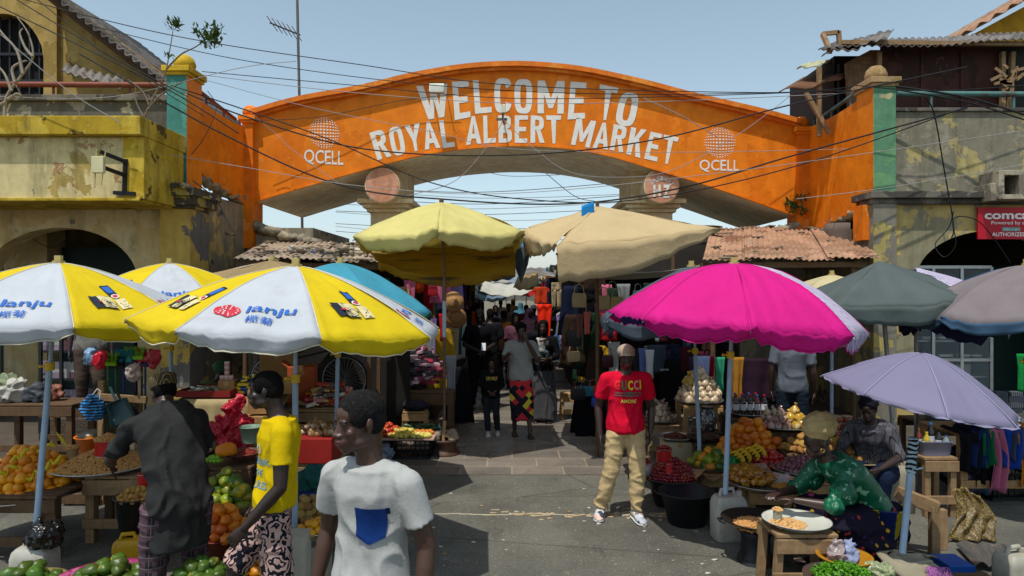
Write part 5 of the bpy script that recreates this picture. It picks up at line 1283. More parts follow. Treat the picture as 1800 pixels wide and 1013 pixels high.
for i, (px, Y, rz, h, hr_, c1, c2, lb_) in enumerate(crowd):
    person(lb_, at(px, Y), rz, h, joints(h/1.75, wrL=(.2, -.1-.05*(i % 3), .92), knL=(.1, -.08*(i % 2), .49), anL=(.11, .1*(i % 2), .085)), sk='#2f2019', hair=hr_, hairc=(cloth('#d8d8d6') if hr_ == 'cap' else cloth(c1) if hr_ == 'veil' and 'hair' not in lb_ and 'pink dress' not in lb_ else None),
           top=cloth(c1), sleeve=.8, bottom='skirt' if hr_ == 'veil' else 'trousers', bmat=cloth(c2), vox=.022, group='people walking in the lane')
# ---- J: seated woman in green
n = NT('wax_print'); vo = n.n('ShaderNodeTexVoronoi'); vo.inputs['Scale'].default_value = 4.2; vo.inputs['Randomness'].default_value = .7; n.l(n.co, vo.inputs[0])
cc = n.ramp(vo.outputs['Distance'], [(0, hx('#c9a23a')), (.05, hx('#c9a23a')), (.08, hx('#0f0b16')), (.17, hx('#c05a5e')), (.20, hx('#1a0f22')), (.24, hx('#b3446a')), (.28, hx('#140f22'))], True)
v2 = n.n('ShaderNodeTexVoronoi'); v2.inputs['Scale'].default_value = 13; n.l(n.co, v2.inputs[0])
cc = n.mix(n.ramp(v2.outputs['Distance'], [(.18, (1,)*3), (.21, (0,)*3)]), cc, n.ramp(n.sep(v2.outputs['Color'])[0], [(0, hx('#a3322e')), (.4, hx('#3c1f55')), (.7, hx('#b98a2c'))], True), 'LIGHTEN')
WAXP = n.done(cc, .8, 0, .15)
n = NT('green_satin'); vo = n.n('ShaderNodeTexVoronoi'); vo.inputs['Scale'].default_value = 7; n.l(n.co, vo.inputs[0])
cc = n.mix(n.ramp(n.noise(13, 4), [(.60, (0,)*3), (.62, (1,)*3)]), hx('#04583c'), hx('#7fae8c')); n.bump(n.noise(9), .5, .02)
SATG = n.done(cc, .42, 0, .4)
JJ = joints(.95, pel=(0, .30, .40), mid=(0, .24, .66), neck=(0, -.11, .90), head=(0, -.21, 1.045), shL=(.17, -.06, .83), shR=(-.17, -.09, .83), elL=(.25, -.22, .60), wrL=(.12, -.46, .62), elR=(-.24, -.26, .60), wrR=(-.06, -.52, .62),
            hipL=(.10, .28, .40), hipR=(-.10, .28, .40), knL=(.24, -.12, .48), knR=(-.22, -.12, .46), anL=(.18, -.08, .085), anR=(-.16, -.1, .085), hnL=(0, 0, -1), hnR=(0, 0, -1))
pJ, J_, _ = person('seated woman in green satin blouse and cream head wrap leaning over a nut tray', (X(1478, 5.35), 5.35, 0), -1.45, 1.66, JJ, hp=.38, sk='#2e1e18', hair='wrap', hairc=cloth('#a8966a'), top=SATG, sleeve=1.15, hem=-.05, grow=.03, bottom=None, shoe='sandal', vox=.012, swr=.008, fat=1.05, curl=.6, hk=1.1)
m = M(); capsule(m, (0, .36, .32), (.20, -.14, .42), .19, .13, 18); capsule(m, (0, .36, .32), (-.20, -.14, .40), .19, .13, 18); m.ell((0, .05, .22), (.34, .34, .20)); m.ell((0, .30, .42), (.22, .20, .13))
me = remesh(m, .016, 3, 'skirt'); wrinkle(me, .022, (6, 6, 7), 3); obj('skirt', me, WAXP, pJ, world=False)
m = M()
for s in (-1, 1):
    m = M(); m.ell((s*.215, -.12, .66), (.085, .10, .10)); m.ell((s*.25, -.22, .575), (.078, .085, .06))
    me = remesh(m, .010, 2, 'puff_sleeve'); wrinkle(me, .012, (20, 20, 8), 4); obj('puff_sleeve', me, SATG, pJ, world=False)
m = M(); hcJ = J_['head']; m.tube([hcJ+V((.078, .0, -.03))+V((.0, math.cos(a)*.014, math.sin(a)*.014-.014)) for a in [2*PI*i/10 for i in range(11)]], .0028, 6); obj('earring', m, metal('#c9a24a', .2), pJ, world=False)
# ---- K: trader behind the tables in grey weave dress
n = NT('grey_weave'); br = n.n('ShaderNodeTexBrick'); br.inputs['Scale'].default_value = 9; n.l(n.co, br.inputs[0]); br.inputs['Color1'].default_value = hx('#5a595f')+(1,); br.inputs['Color2'].default_value = hx('#3b3a40')+(1,); br.inputs['Mortar'].default_value = hx('#17171a')+(1,)
GW = n.done(br.outputs[0], .9)
JK = joints(.95, pel=(0, .2, .44), neck=(0, .02, .94), head=(0, -.08, 1.09), shL=(.18, .02, .88), shR=(-.18, .02, .88), elL=(.27, -.05, .64), wrL=(.15, -.30, .56), elR=(-.27, -.05, .64), wrR=(-.15, -.3, .56), hipL=(.1, .2, .42), hipR=(-.1, .2, .42), knL=(.15, -.2, .46), knR=(-.15, -.2, .46), anL=(.15, -.2, .085), anR=(-.15, -.2, .085))
person('seated trader in a grey patterned dress looking down behind the snack tables', (X(1530, 6.6), 6.6, 0), -.7, 1.66, JK, hp=.4, sk='#2a1c17', hair='wrap', hairc=cloth('#15131a'), top=GW, sleeve=1.1, hem=-.1, bottom='trousers', bmat=cloth('#17223a'), vox=.014, fat=1.25)
# ---- L, M and the green trader behind the left goods
person('standing man in a grey shirt and dark jeans seen from behind under the magenta umbrella', at(1393, 8.6), 2.7, 1.8, joints(1.02), sk='#2a1c17', top=cloth('#5f6670'), sleeve=.7, bmat=cloth('#1c2633'), vox=.015, hem=-.1)
person('standing man in brown trousers whose head is hidden by the left umbrella', (X(160, 9.5), 9.5, .43), .5, 1.78, joints(1.02, knL=(.1, -.1, .5), anL=(.12, .05, .085)), sk='#2a1c17', top=cloth('#6d6a63'), sleeve=.8, bmat=cloth('#4a3d36'), shoem=cloth('#6a4636'), vox=.016, fat=1.1)
person('person in a dull green robe sitting behind the boxes on the left', (X(383, 8.7), 8.7, .1), 2.6, 1.7, JK, sk='#2a1c17', top=cloth('#35543c'), sleeve=1.2, bottom='trousers', bmat=cloth('#2b3a2f'), vox=.018, fat=1.4, hair='wrap', hairc=cloth('#3f5d46'))
# ================================================================ goods and stalls
def GY(py): return 2640/(py-506.5)
def at3(px, py, Y): return T(px, py, Y)
def rbox_rings(c, w_, d_, h, r=.3, n=28, prof=((0, .93), (.03, 1), (.8, 1), (.93, .92), (1, .75)), rz=0):
    out = []; R_ = Matrix.Rotation(rz, 3, 'Z')
    for z, s in prof:
        rg = []
        for j in range(n):
            a = 2*PI*j/n; ca, sa = math.cos(a), math.sin(a); e_ = .35
            rg.append(V(c)+R_ @ V((math.copysign(abs(ca)**e_, ca)*w_/2*s, math.copysign(abs(sa)**e_, sa)*d_/2*s, z*h)))
        out.append(rg)
    return out
def jerrycan(label, c, w_, d_, h, col, rz=0, group='plastic jerrycans'):
    th = thing('jerrycan', label, 'jerrycan', c, rz, group); M_ = mat(col, .5, .12, 5, .2, 30, dirt=.45, dirtc='#6b5c45', trans=.1)
    m = M(); m.rings(rbox_rings((0,0,0), w_, d_, h)); obj('body', m, M_, th, world=False)
    m = M(); m.tube([(-w_*.28, 0, h*.97), (-w_*.24, 0, h*1.13), (w_*.12, 0, h*1.15), (w_*.2, 0, h*.97)], .018, 8); obj('handle', m, M_, th, world=False)
    m = M(); m.cyl((w_*.33, 0, h*.93), (w_*.33, 0, h*1.08), .028, n=14); obj('neck', m, M_, th, world=False)
    return th
def table(label, x0, x1, y0, y1, h, mt=None, z0=0, name='wooden_table', cat='table', apron=.10, rail=True, leg=.055, group=None, splay=0):
    mt = mt or WOOD; cx, cy = (x0+x1)/2, (y0+y1)/2; th = thing(name, label, cat, (cx, cy, z0), 0, group)
    nb = max(1, int((y1-y0)/.12))
    for i in range(1):
        m = M(); bw = (y1-y0)/nb
        for k in range(nb): m.box((cx+RN.uniform(-.008, .008), y0+bw*(k+.5), z0+h-.012+RN.uniform(-.002, .002)), (x1-x0, bw-.006, .024))
        obj('table_top' if cat == 'table' else 'seat', m, mt, th, bevel=.003)
    for sx in (0, 1):
        for sy in (0, 1):
            m = M(); X0 = x0+leg/2+.01 if sx == 0 else x1-leg/2-.01; Y0 = y0+leg/2+.01 if sy == 0 else y1-leg/2-.01
            s = splay*(1 if sx else -1)
            m.beam((X0+s, Y0, z0), (X0, Y0, z0+h-.026), leg, leg); obj('leg', m, mt, th, bevel=.003)
    for yy in (y0, y1): m = M(); m.box((cx, yy+(.006 if yy == y0 else -.006)-(.012 if yy == y0 else -.012), z0+h-.03-apron/2), (x1-x0+.004, .02, apron)); obj('apron', m, mt, th, bevel=.003)
    if rail:
        m = M(); m.box((cx, y0-.004, z0+h*.3), (x1-x0+2*splay, .022, min(.08, h*.2))); obj('rail', m, mt, th, bevel=.003)
    return th
def dish(name, label, cat, c, r, h, mt, wall=.006, rb=None, lip=.02, group=None, handles=False, sq=1.0):
    th = thing(name, label, cat, c, 0, group); rb = rb or r*.7; m = M()
    m.lathe([(0, .004), (rb*.95, 0), (rb, .004), (r, h), (r+lip, h+.004), (r+lip, h-.004), (r-.001, h-.012), (rb-wall, .014), (0, .012)], (0, 0, 0), 36, 1, sq); o = obj('bowl', m, mt, th, world=False)
    if handles:
        for s in (-1, 1): m = M(); m.tube([(s*(r+.005), -.05, h-.02), (s*(r+.045), -.03, h-.01), (s*(r+.045), .03, h-.01), (s*(r+.005), .05, h-.02)], .010, 6); obj('handle', m, mt, th, world=False)
    return th
def protos(name, kind, mt, r, n=3, seed=0):
    out = []
    for i in range(n):
        m = M(); q = RN.random()
        if kind == 'round': m.ell((0,0,0), (r, r*.97, r*.9), 12, 9, None, .12, i*5+seed)
        elif kind == 'mango': m.ell((0,0,0), (r*1.25, r*.95, r*.9), 12, 9, None, .30, i*5+seed)
        elif kind == 'long': m.ell((0,0,0), (r*2.6, r*.75, r*.75), 12, 9, None, .25, i*5+seed)
        elif kind == 'lump': m.ell((0,0,0), (r*1.2, r, r*.85), 12, 9, None, .5, i*5+seed)
        elif kind == 'box': m.box((0,0,0), (r*2*(.6+q), r*1.3, r*(.5+.5*q)))
        elif kind == 'bag':
            m.lathe([(0, -.9*r), (r*.7, -.85*r), (r, -.3*r), (r*.85, .25*r), (r*.4, .75*r), (r*.10, 1.0*r), (r*.12, 1.06*r), (r*.35, 1.45*r), (r*.3, 1.4*r), (0, 1.1*r)], (0,0,0), 12)
            m.v = [tuple(V(v)*(1+.16*noise.noise(V(v)*(1.6/r)+V((i*3, seed, 0))))) for v in m.v]
        out.append(m.mesh(name))
    return [(me, mt) for me in out]
def put(name, pr, p, rot, label, cat, group, scale=1, mt=None):
    me, m0 = pr
    if not me.materials: me.materials.append(m0)
    o = bpy.data.objects.new(name, me); C.objects.link(o); o.location = p; o.rotation_euler = rot; o.scale = (scale,)*3
    if mt: o.material_slots[0].link = 'OBJECT'; o.material_slots[0].material = mt
    return tag(o, label, cat, group)
def pile(name, label, cat, group, kind, mt, r, c, rx, ry, h, seed=0, lay=None, jit=.25, mats=None, flat=False, upright=False, nmax=300):
    pr = protos(name, kind, mt, r, 3, seed); rr = random.Random(seed+5); cnt = 0; cand = []; step = r*(1.62 if kind != 'long' else 1.7)
    z = r*.8; L = 0; c = V(c); nl = max(1, int(h/(r*1.25)+.5))
    for L in range(nl):
        f = 1-(L/nl)**1.3*.95 if nl > 1 else 1
        fi = 1-((L+1.9)/nl)**1.3*.95 if nl > 2 and L+1.9 < nl else 0     # hidden core is left out
        sx = step*(2.4 if kind == 'long' else 1.2 if kind == 'mango' else 1)
        ni, nj = int(rx*f/sx)+1, int(ry*f/step)+1
        for i in range(-ni, ni+1):
            for j in range(-nj, nj+1):
                x = (i+.5*(j % 2)+.5*(L % 2))*sx+rr.uniform(-jit, jit)*r; y = (j+.33*(L % 2))*step*.95+rr.uniform(-jit, jit)*r
                d = math.hypot(x/(rx*f), y/(ry*f))
                if d > 1 or (fi > 0 and d < fi-.18): continue
                if y > ry*.45 and L < nl-1: continue
                rot = (rr.uniform(-.5, .5), rr.uniform(-.5, .5), rr.uniform(0, 6)) if not (upright or kind in ('long', 'box')) else (rr.uniform(-.25, .25), rr.uniform(-.25, .25), rr.uniform(0, 6) if upright else rr.uniform(-.6, .6))
                cand.append((z+L*r*1.25-y*.6, rr.randrange(3), c+V((x, y, z+L*r*1.25+rr.uniform(-.1, .1)*r)), rot, rr.uniform(.86, 1.14), rr.choice(mats) if mats else None))
    if name == 'mango' and nmax != 90: nmax = min(nmax, 30)
    cand.sort(key=lambda q: -q[0])
    for q in cand[:nmax]: put(name, pr[q[1]], q[2], q[3], label, cat, group, q[4], q[5])
    for q in cand[nmax:]:
        if name == 'mango': REST.append((q[2], r, mt))
    return len(cand)
REST = []
def heap(name, label, cat, mt, r, c, rx, ry, h, n_, seed=0, asp=1.6, core=None, power=1.3):
    """uncountable small stuff: many little pieces on a mound"""
    rr = random.Random(seed); m = M(); c = V(c)
    m.mi = 1; m.lathe([(1, 0), (.8, .22), (.6, .42), (.4, .62), (.2, .82), (.05, .95), (0, .96)], (0,0,0), 28)
    m.v = [(c.x+v[0]*rx*.97, c.y+v[1]*ry*.97, c.z+v[2]*h*.93) for v in m.v]; m.mi = 0
    for i in range(n_):
        a = rr.uniform(0, 2*PI); q = math.sqrt(rr.random()); z = h*(1-q)**1.0*(.9+.1*q)
        m.ell((c.x+math.cos(a)*q*rx, c.y+math.sin(a)*q*ry, c.z+z+rr.uniform(-.2, .5)*r), (r*asp, r, r), 7, 5, R3(rr.uniform(0, 6), rr.uniform(-.5, .5), rr.uniform(-.5, .5)))
    return single(name, m, [mt, core or mt], label, cat, kind='stuff', fix=False)
MANGO_O = mat('#d0720c', .42, .2, 14, .1, 60, spec=.5, rnd=.35, c2='#b8471a', thr=.60)
MANGO_Y = mat('#cf8f14', .42, .2, 14, .1, 60, spec=.5, rnd=.3, c2='#8d8a1c', thr=.62)
MANGO_G = mat('#3f5a14', .42, .3, 12, .1, 60, spec=.5, rnd=.5, c2='#a8922a', thr=.58)
MANGO_GY = mat('#73821a', .42, .25, 12, .1, 60, spec=.5, rnd=.5, c2='#b89a1c', thr=.55)
MANGO_L = mat('#d98c10', .45, .15, 14, .1, 60, spec=.45, rnd=.3, c2='#c97a10', thr=.6)
POTATO = mat('#9a7238', .8, .2, 14, .3, 90, rnd=.4)
BROWNF = mat('#8a6a3a', .6, .3, 14, .2, 60, rnd=.5, c2='#5a6a2a', thr=.6)
NUT = mat('#b98a52', .8, .25, 50, .3, 120); TAN = mat('#c49a62', .8, .2, 30, .3)
SILVER = metal('#b4b4b0', .28); DKMETAL = metal('#4a4643', .5, .3)
# ---- 1 low table with net-bagged mangoes
table('low plank table under the heap of orange mangoes at the left edge', X(-40, 5.6), X(112, 5.6), 5.5, 6.4, .52, WOODD, leg=.08)
dish('serving_tray', 'wide grey metal tray under the orange mango heap at the left edge', 'tray', T(50, 862, 5.95)+V((0, 0, -.02)), .50, .04, SILVER)
pile('mango', 'orange mango in the net-bagged heap at the left edge', 'mango', 'orange mangoes heaped at the left edge', 'round', MANGO_L, .046, T(48, 858, 5.95), .47, .40, .34, 1, nmax=90)
for i, (px, py) in enumerate(((40, 812), (84, 800), (20, 835), (66, 842), (95, 822))):
    m = M(); p = T(px, py, 5.60)
    m.tube([p+V((-.09+.02*j, .02*math.sin(j), .03*math.sin(j*1.3+i)+.012*j)) for j in range(8)], [.012, .02, .014, .006, .006, .014, .02, .01], 6)
    single('net_bag', m, mat('#d9c428', .6, .1, 8, .2, 60, trans=.3), ('yellow net knot on top of the left mango heap', 'yellow net strip nearest the blue pole in the left mango heap', 'yellow net end hanging over the left side of the mango heap', 'yellow net strip at the front of the left mango heap', 'yellow net strip on the right slope of the left mango heap')[i], 'net bag', 'yellow net bags on the mangoes')
m = M(); p = T(116, 785, 5.9); m.tube([p, p+V((-.03, 0, .06)), p+V((-.08, 0, .12))], [.004, .014, .004], 6); single('net_bag', m, mat('#d9c428', .6, .1, 8, .2, 60, trans=.3), 'upright yellow net tail sticking up behind the mangoes', 'net bag', 'yellow net bags on the mangoes')
# ---- 2 peanuts
table('plank stand carrying the wide tray of peanuts', X(146, 5.87), X(252, 5.87), 5.87, 6.4, .58, WOOD, leg=.075, apron=.13)
pc_ = V((X(186, 6.15), 6.12, .585)); dish('serving_tray', 'wide enamel tray full of peanuts on the plank stand', 'tray', pc_, .41, .045, metal('#c2c1bc', .35, .1), rb=.33)
heap('peanuts', 'peanuts in their shells heaped on the wide tray', 'peanuts', NUT, .012, pc_+V((0, 0, .035)), .385, .375, .17, 1900, 2, core=mat('#6f5230'))
def tin(label, c, r, h, lab='#b21c1c', fill=True, seed=0):
    th = thing('measuring_tin', label, 'tin', c, 0, 'tins used for measuring nuts'); m = M(); m.cyl((0,0,0), (0,0,h), r, n=24, smooth=True); obj('tin_body', m, metal('#9d9a90', .35, .2) if not lab else mat(lab, .35, .2, 8, .1, c2='#cdbfa0', thr=.68), th, world=False)
    m = M()
    for z in (.004, h-.004): m.tube([(math.cos(a)*r, math.sin(a)*r, z) for a in [2*PI*j/24 for j in range(25)]], .003, 5)
    obj('rim', m, SILVER, th, world=False); return th
tin('red printed tin heaped with peanuts on the wide peanut tray', T(189, 800, 6.05), .10, .14)
heap('peanuts', 'peanuts heaped on top of the red tin', 'peanuts', NUT, .012, T(189, 800, 6.05)+V((0, 0, .14)), .10, .10, .05, 130, 3, core=mat('#6f5230'))
tin('small beige tin of peanuts right of the red tin', T(213, 796, 6.1), .038, .13, '#a58a5c'); heap('peanuts', 'peanuts topping the small beige tin', 'peanuts', NUT, .012, T(213, 796, 6.1)+V((0, 0, .13)), .042, .042, .02, 30, 4)
tin('small tilted tin of peanuts left on the peanut tray', T(128, 813, 6.1), .045, .13, '#8f7a54'); heap('peanuts', 'peanuts topping the tilted tin on the tray', 'peanuts', NUT, .012, T(128, 813, 6.1)+V((0, 0, .13)), .048, .048, .02, 34, 5)
# ---- 3 bucket with brown nuts, tin, yellow can
table('small stool under the black nut bucket', X(222, 5.45), X(268, 5.45), 5.4, 5.65, .2, WOODD, name='wooden_stool', cat='stool', rail=False)
dish('plastic_basin', 'black basin filled with round brown nuts beside the trader', 'basin', (X(243, 5.5), 5.5, .2), .165, .33, BLACKP, rb=.13)
pile('brown_nut', 'round brown nut in the black basin beside the trader', 'nut', 'round brown nuts in the black basin', 'round', POTATO, .024, (X(243, 5.5), 5.5, .50), .155, .155, .08, 3)
tin('red printed tin of nuts behind the trader', T(256, 868, 5.65), .06, .17)
jerrycan('small dirty yellow jerrycan on the ground beside the trader', (X(222, 5.3), 5.35, 0), .23, .16, .24, '#c79a14', .2)
# ---- left foreground
jerrycan('white jerrycan holding the post of the left printed umbrella', (X(62, 4.95), 4.95, 0), .27, .22, .33, '#b5b3a8', 0)
m = M()
for k in range(7): m.ell((X(62, 4.9)+RN.uniform(-.09, .09), 4.92+RN.uniform(-.06, .05), .40+RN.uniform(-.02, .05)), (.09, .08, .06), 16, 10)
m.ell((X(66, 4.9), 4.9, .50), (.03, .03, .05))
me = remesh(m, .010, 2, 'bag'); wrinkle(me, .018, (22, 22, 14), 3)
single('plastic_bag', me, mat('#0b0c0e', .25, .2, 5, .3, 30, spec=.6), 'black plastic bag tied around the left umbrella post', 'bag')
dish('serving_tray', 'brown tray of green mangoes in the bottom left corner', 'tray', T(48, 1034, 4.62), .22, .04, mat('#7a6a48'))
pile('mango', 'green mango in the bottom left corner heap', 'mango', 'green mangoes in the bottom left corner', 'mango', MANGO_G, .046, T(48, 1034, 4.62)+V((0,0,.02)), .2, .2, .11, 5)
m = M(); q = V((X(172, 4.55), 4.62, 0)); 
dish('plastic_basin', 'pink basin of green mangoes at the bottom left', 'basin', q, .30, .24, mat('#8d2458', .6, .3, 20, .2, c2='#b45a86', thr=.55), rb=.22, lip=.03)
pile('mango', 'green mango in the pink basin', 'mango', 'green mangoes in the pink basin', 'mango', MANGO_G, .050, q+V((.05, -.02, .22)), .22, .2, .11, 6)
q = V((X(350, 4.25), 4.35, 0)); dish('plastic_basin', 'black basin of dark green mangoes at the bottom between trader and shorts', 'basin', q, .26, .27, BLACKP, rb=.2)
pile('mango', 'dark green mango in the heap at the bottom beside the leaf-print shorts', 'mango', 'dark green mangoes at the bottom of the picture', 'mango', MANGO_G, .041, q+V((0, 0, .26)), .25, .24, .20, 7)
table('low wooden stand under the yellow green mangoes', X(352, 5.6), X(445, 5.6), 5.5, 5.95, .40, WOODD)
pile('mango', 'yellow green mango in the steep heap behind the trader', 'mango', 'yellow green mangoes heaped behind the trader', 'mango', MANGO_GY, .052, T(398, 893, 5.7), .24, .20, .33, 8, mats=[MANGO_GY, MANGO_G, MANGO_GY])
q = V((X(388, 5.15), 5.2, 0)); dish('plastic_basin', 'red brown basin full of orange mangoes beside the leaf-print shorts', 'basin', q, .19, .33, mat('#6b2a1c', .5), rb=.15)
pile('mango', 'orange mango in the red brown basin', 'mango', 'orange mangoes in the red brown basin', 'mango', MANGO_O, .045, q+V((0, 0, .31)), .19, .19, .20, 9)
q = V((X(452, 4.75), 4.85, 0)); dish('plastic_basin', 'brown basin of yellow mangoes behind the walking legs', 'basin', q, .17, .22, mat('#6b3524', .5), rb=.13)
pile('mango', 'yellow mango in the basin behind the walking legs', 'mango', 'yellow mangoes behind the walking legs', 'mango', MANGO_Y, .040, q+V((0, 0, .20)), .16, .16, .10, 10)
table('low stand under the brown fruits right of the yellow shirt', X(505, 5.4), X(575, 5.4), 5.3, 5.8, .33, WOODD)
pile('brown_fruit', 'round brown fruit in the heap right of the leaf-print shorts', 'fruit', 'round brown fruits right of the leaf-print shorts', 'round', BROWNF, .036, T(540, 933, 5.5), .22, .2, .26, 11)
m = M(); m.rings(rbox_rings((X(524, 4.75), 4.75, 0), .15, .18, .50, prof=((0, .96), (.02, 1), (.95, 1), (1, .95)))); single('plastic_drum', m, mat('#aaa697', .6, .1, 4, .2, dirt=.3), 'upright off-white plastic drum behind the grey t-shirt', 'drum')
q = T(556, 945, 4.9); dish('serving_bowl', 'steel bowl of orange yellow fruits behind the grey t-shirt', 'bowl', q, .12, .06, SILVER); pile('mango', 'orange yellow fruit in the steel bowl', 'mango', 'orange yellow fruits in the steel bowl', 'round', MANGO_Y, .032, q+V((0, 0, .04)), .11, .11, .09, 12)
jerrycan('cream jerrycan under the steel bowl of orange fruits', (q.x, q.y, 0), .2, .18, q.z-.05, '#a19c8c')
# ---- middle tables of dry goods
CB = mat('#a07a4c', .85, .1, 4, .2, 40, dirt=.1); CB2 = mat('#8f6c44', .85, .12, 4, .2, 40)
def carton(label, c, d, rz=0, flap=False, mt=None):
    th = thing('cardboard_box', label, 'box', c, rz, 'cardboard boxes on the stalls'); m = M(); m.box((0, 0, d[2]/2), d); obj('box_body', m, mt or CB, th, world=False, bevel=.003)
    m = M(); m.box((0, 0, d[2]+.001), (.05, d[1]*.98, .002)); m.box((0, -d[1]/2-.001, d[2]-.03), (.05, .002, .06)); obj('packing_tape', m, mat('#b08f5a', .3), th, world=False)
    if flap:
        for s in (-1, 1): m = M(); m.beam((s*d[0]/2, 0, d[2]), (s*(d[0]/2+.08), 0, d[2]+.06), d[1]*.96, .004); obj('flap', m, mt or CB, th, world=False)
    return th
tt = table('goods table covered by a cream cloth behind the pink bag', X(308, 7.1), X(470, 7.1), 7.1, 8.0, 1.04)
m = M(); x0, x1 = X(306, 7.1), X(472, 7.1); m.grid(lambda u, v: V((x0+(x1-x0)*u, 7.06 if v > 0 else 8.0, 1.05-.32*v+.015*math.sin(u*23)*v)) if v > 0 else V((x0+(x1-x0)*u, 8.0, 1.05)), 40, 1)
m.grid(lambda u, v: V((x0+(x1-x0)*u, 7.055+.02*math.sin(u*40)*v, 1.05-.30*v)), 60, 4); single('table_cloth', m, mat('#a8966e', .85, .12, 5, .5, 14, dirt=.2), 'cream plastic cloth hanging over the front of the goods table', 'tablecloth', solid=.004)
th = thing('goods_tray', 'shallow red wooden tray of small wares on the cream cloth', 'tray', (X(358, 7.2), 7.3, 1.06)); 
m = M(); a, b = X(311, 7.15), X(406, 7.15); m.b2((a, 7.12, 1.06), (b, 7.7, 1.07)); obj('tray_base', m, mat('#7a1c18', .6), th)
for q in (((a, 7.12, 1.0701), (b, 7.135, 1.125)), ((a, 7.685, 1.0701), (b, 7.7, 1.125)), ((a, 7.1355, 1.0701), (a+.015, 7.6845, 1.125)), ((b-.015, 7.1355, 1.0701), (b, 7.6845, 1.125))): m = M(); m.b2(*q); obj('tray_side', m, mat('#7a1c18', .6), th)
pile('small_packet', 'small shiny packet in the red tray', 'packet', 'small packets in the red tray', 'box', SILVER, .022, (X(352, 7.3), 7.4, 1.075), .22, .2, .05, 14, mats=[SILVER, mat('#b8b2a0', .4), mat('#3a3c40', .4), mat('#8d8062', .5)])
carton('open carton under the stack of pink jars', (X(398, 7.35), 7.4, 1.075), (.17, .16, .13), .1, mt=CB)
def jar(label, c, r, h, body, lid, group='small jars on the goods table'):
    th = thing('cream_jar', label, 'jar', c, 0, group); m = M(); m.lathe([(0, 0), (r, 0), (r, h*.75), (r*.92, h*.8), (0, h*.8)], (0,0,0), 14); obj('jar_body', m, mat(body, .4), th, world=False); m = M(); m.cyl((0,0,h*.78), (0,0,h), r*1.02, n=14); obj('lid', m, mat(lid, .4), th, world=False)
for k in range(6): jar('pink and white cream jar in the little tower of jars', (X(397, 7.35)+(.0 if k < 4 else .045 if k == 4 else -.05), 7.38, 1.206+(k*.05 if k < 4 else 0)), .026, .048, '#c7a09a', '#d8d0c8')
for k in range(4): jar('green topped jar of sticks left of the jar tower', (X(386-k*1.5, 7.35)-.03*k*.4, 7.3+.03*k, 1.075), .024, .06, '#a89a78', '#7f8a70', 'green topped jars beside the jar tower')
pile('sachet_packet', 'blue and yellow sachet in the heap beside the jar tower', 'packet', 'blue and yellow sachets beside the jar tower', 'box', REDI, .03, (X(432, 7.35), 7.45, 1.06), .17, .16, .20, 15, mats=[mat('#1f3d80', .4), mat('#d0b020', .4), mat('#c9b02c', .4), mat('#22335e', .4)])
carton('upper brown carton behind the yellow shirt', (X(462, 7.0), 7.0, .93), (.24, .25, .24), .12); carton('lower brown carton behind the yellow shirt', (X(457, 6.95), 6.95, .62), (.28, .25, .29), -.05); carton('bottom brown carton below the two cartons behind the yellow shirt', (X(457, 7), 7, .3), (.3, .26, .31), .04, mt=CB2)
carton('small carton with open flaps right of the cartons behind the yellow shirt', (X(500, 7.4), 7.5, 1.05), (.2, .2, .16), .3, True)
table('second goods table crowded with sweets right of the umbrella pole', X(500, 7.6), X(650, 7.6), 7.5, 8.4, .86)
carton('orange topped carton standing behind the sweets', (X(532, 8.0), 8.0, .87), (.30, .28, .42), .15, True, mat('#a8512a', .7, .15))
carton('low brown carton in front of the sweets', (X(523, 7.1), 7.0, .60), (.24, .25, .18), -.05)
SW = [mat(c, .35, .15, 9, .1) for c in ('#b8452c', '#c9702c', '#a02a30', '#c98a8a', '#d0b070', '#7a3028', '#d8ccc0', '#5a4a40')]
pile('sweet_packet', 'bright wrapped packet heaped on the second goods table', 'packet', 'wrapped packets on the second goods table', 'box', REDI, .038, (X(575, 7.6), 7.85, .87), .42, .26, .26, 16, mats=SW)
pile('sweet_jar', 'small red canister stacked behind the wrapped packets', 'canister', 'red canisters behind the wrapped packets', 'round', REDI, .035, (X(512, 7.8), 8.0, .87), .16, .1, .38, 17, mats=[mat('#b03a30', .4), mat('#c8a08a', .4), mat('#c9843c', .4)])
m = M(); a, b = X(517, 6.6), X(583, 6.6); m.b2((a, 6.6, .50), (b, 7.1, .74)); single('red_crate', m, mat('#8f1f1a', .6, .2, 4, .2, dirt=.2), 'low red box under the sweets right of the yellow shirt', 'box', bevel=.006)
pile('snack_bag', 'clear bag of brown snacks on the red box', 'bag', 'clear snack bags on the red box', 'bag', mat('#8f6a3a', .2, .3, 20, .2, spec=.6, c2='#b8a890', thr=.5), .045, (X(552, 6.7), 6.8, .74), .17, .1, .1, 18)
table('rough stand below the red box', X(512, 6.7), X(590, 6.7), 6.62, 7.1, .495, WOOD)
m = M(); m.ell((X(536, 5.9), 6.0, .48), (.16, .14, .12)); m.ell((X(550, 5.9), 5.95, .56), (.10, .10, .1)); me = remesh(m, .012, 2); wrinkle(me, .03, (12, 12, 8), 2); single('cloth_sack', me, cloth('#24504c'), 'crumpled dark teal sack under the goods right of the yellow shirt', 'sack')
m = M(); m.ell((X(530, 5.8), 5.85, .38), (.16, .14, .09)); me = remesh(m, .012, 2); wrinkle(me, .02, (12, 12, 8), 9); single('cloth_sack', me, cloth('#1c2f5a'), 'crumpled dark blue sack below the teal one', 'sack')
table('low plank under the dark sacks', X(505, 6.0), X(575, 6.0), 5.75, 6.3, .30, WOODD)
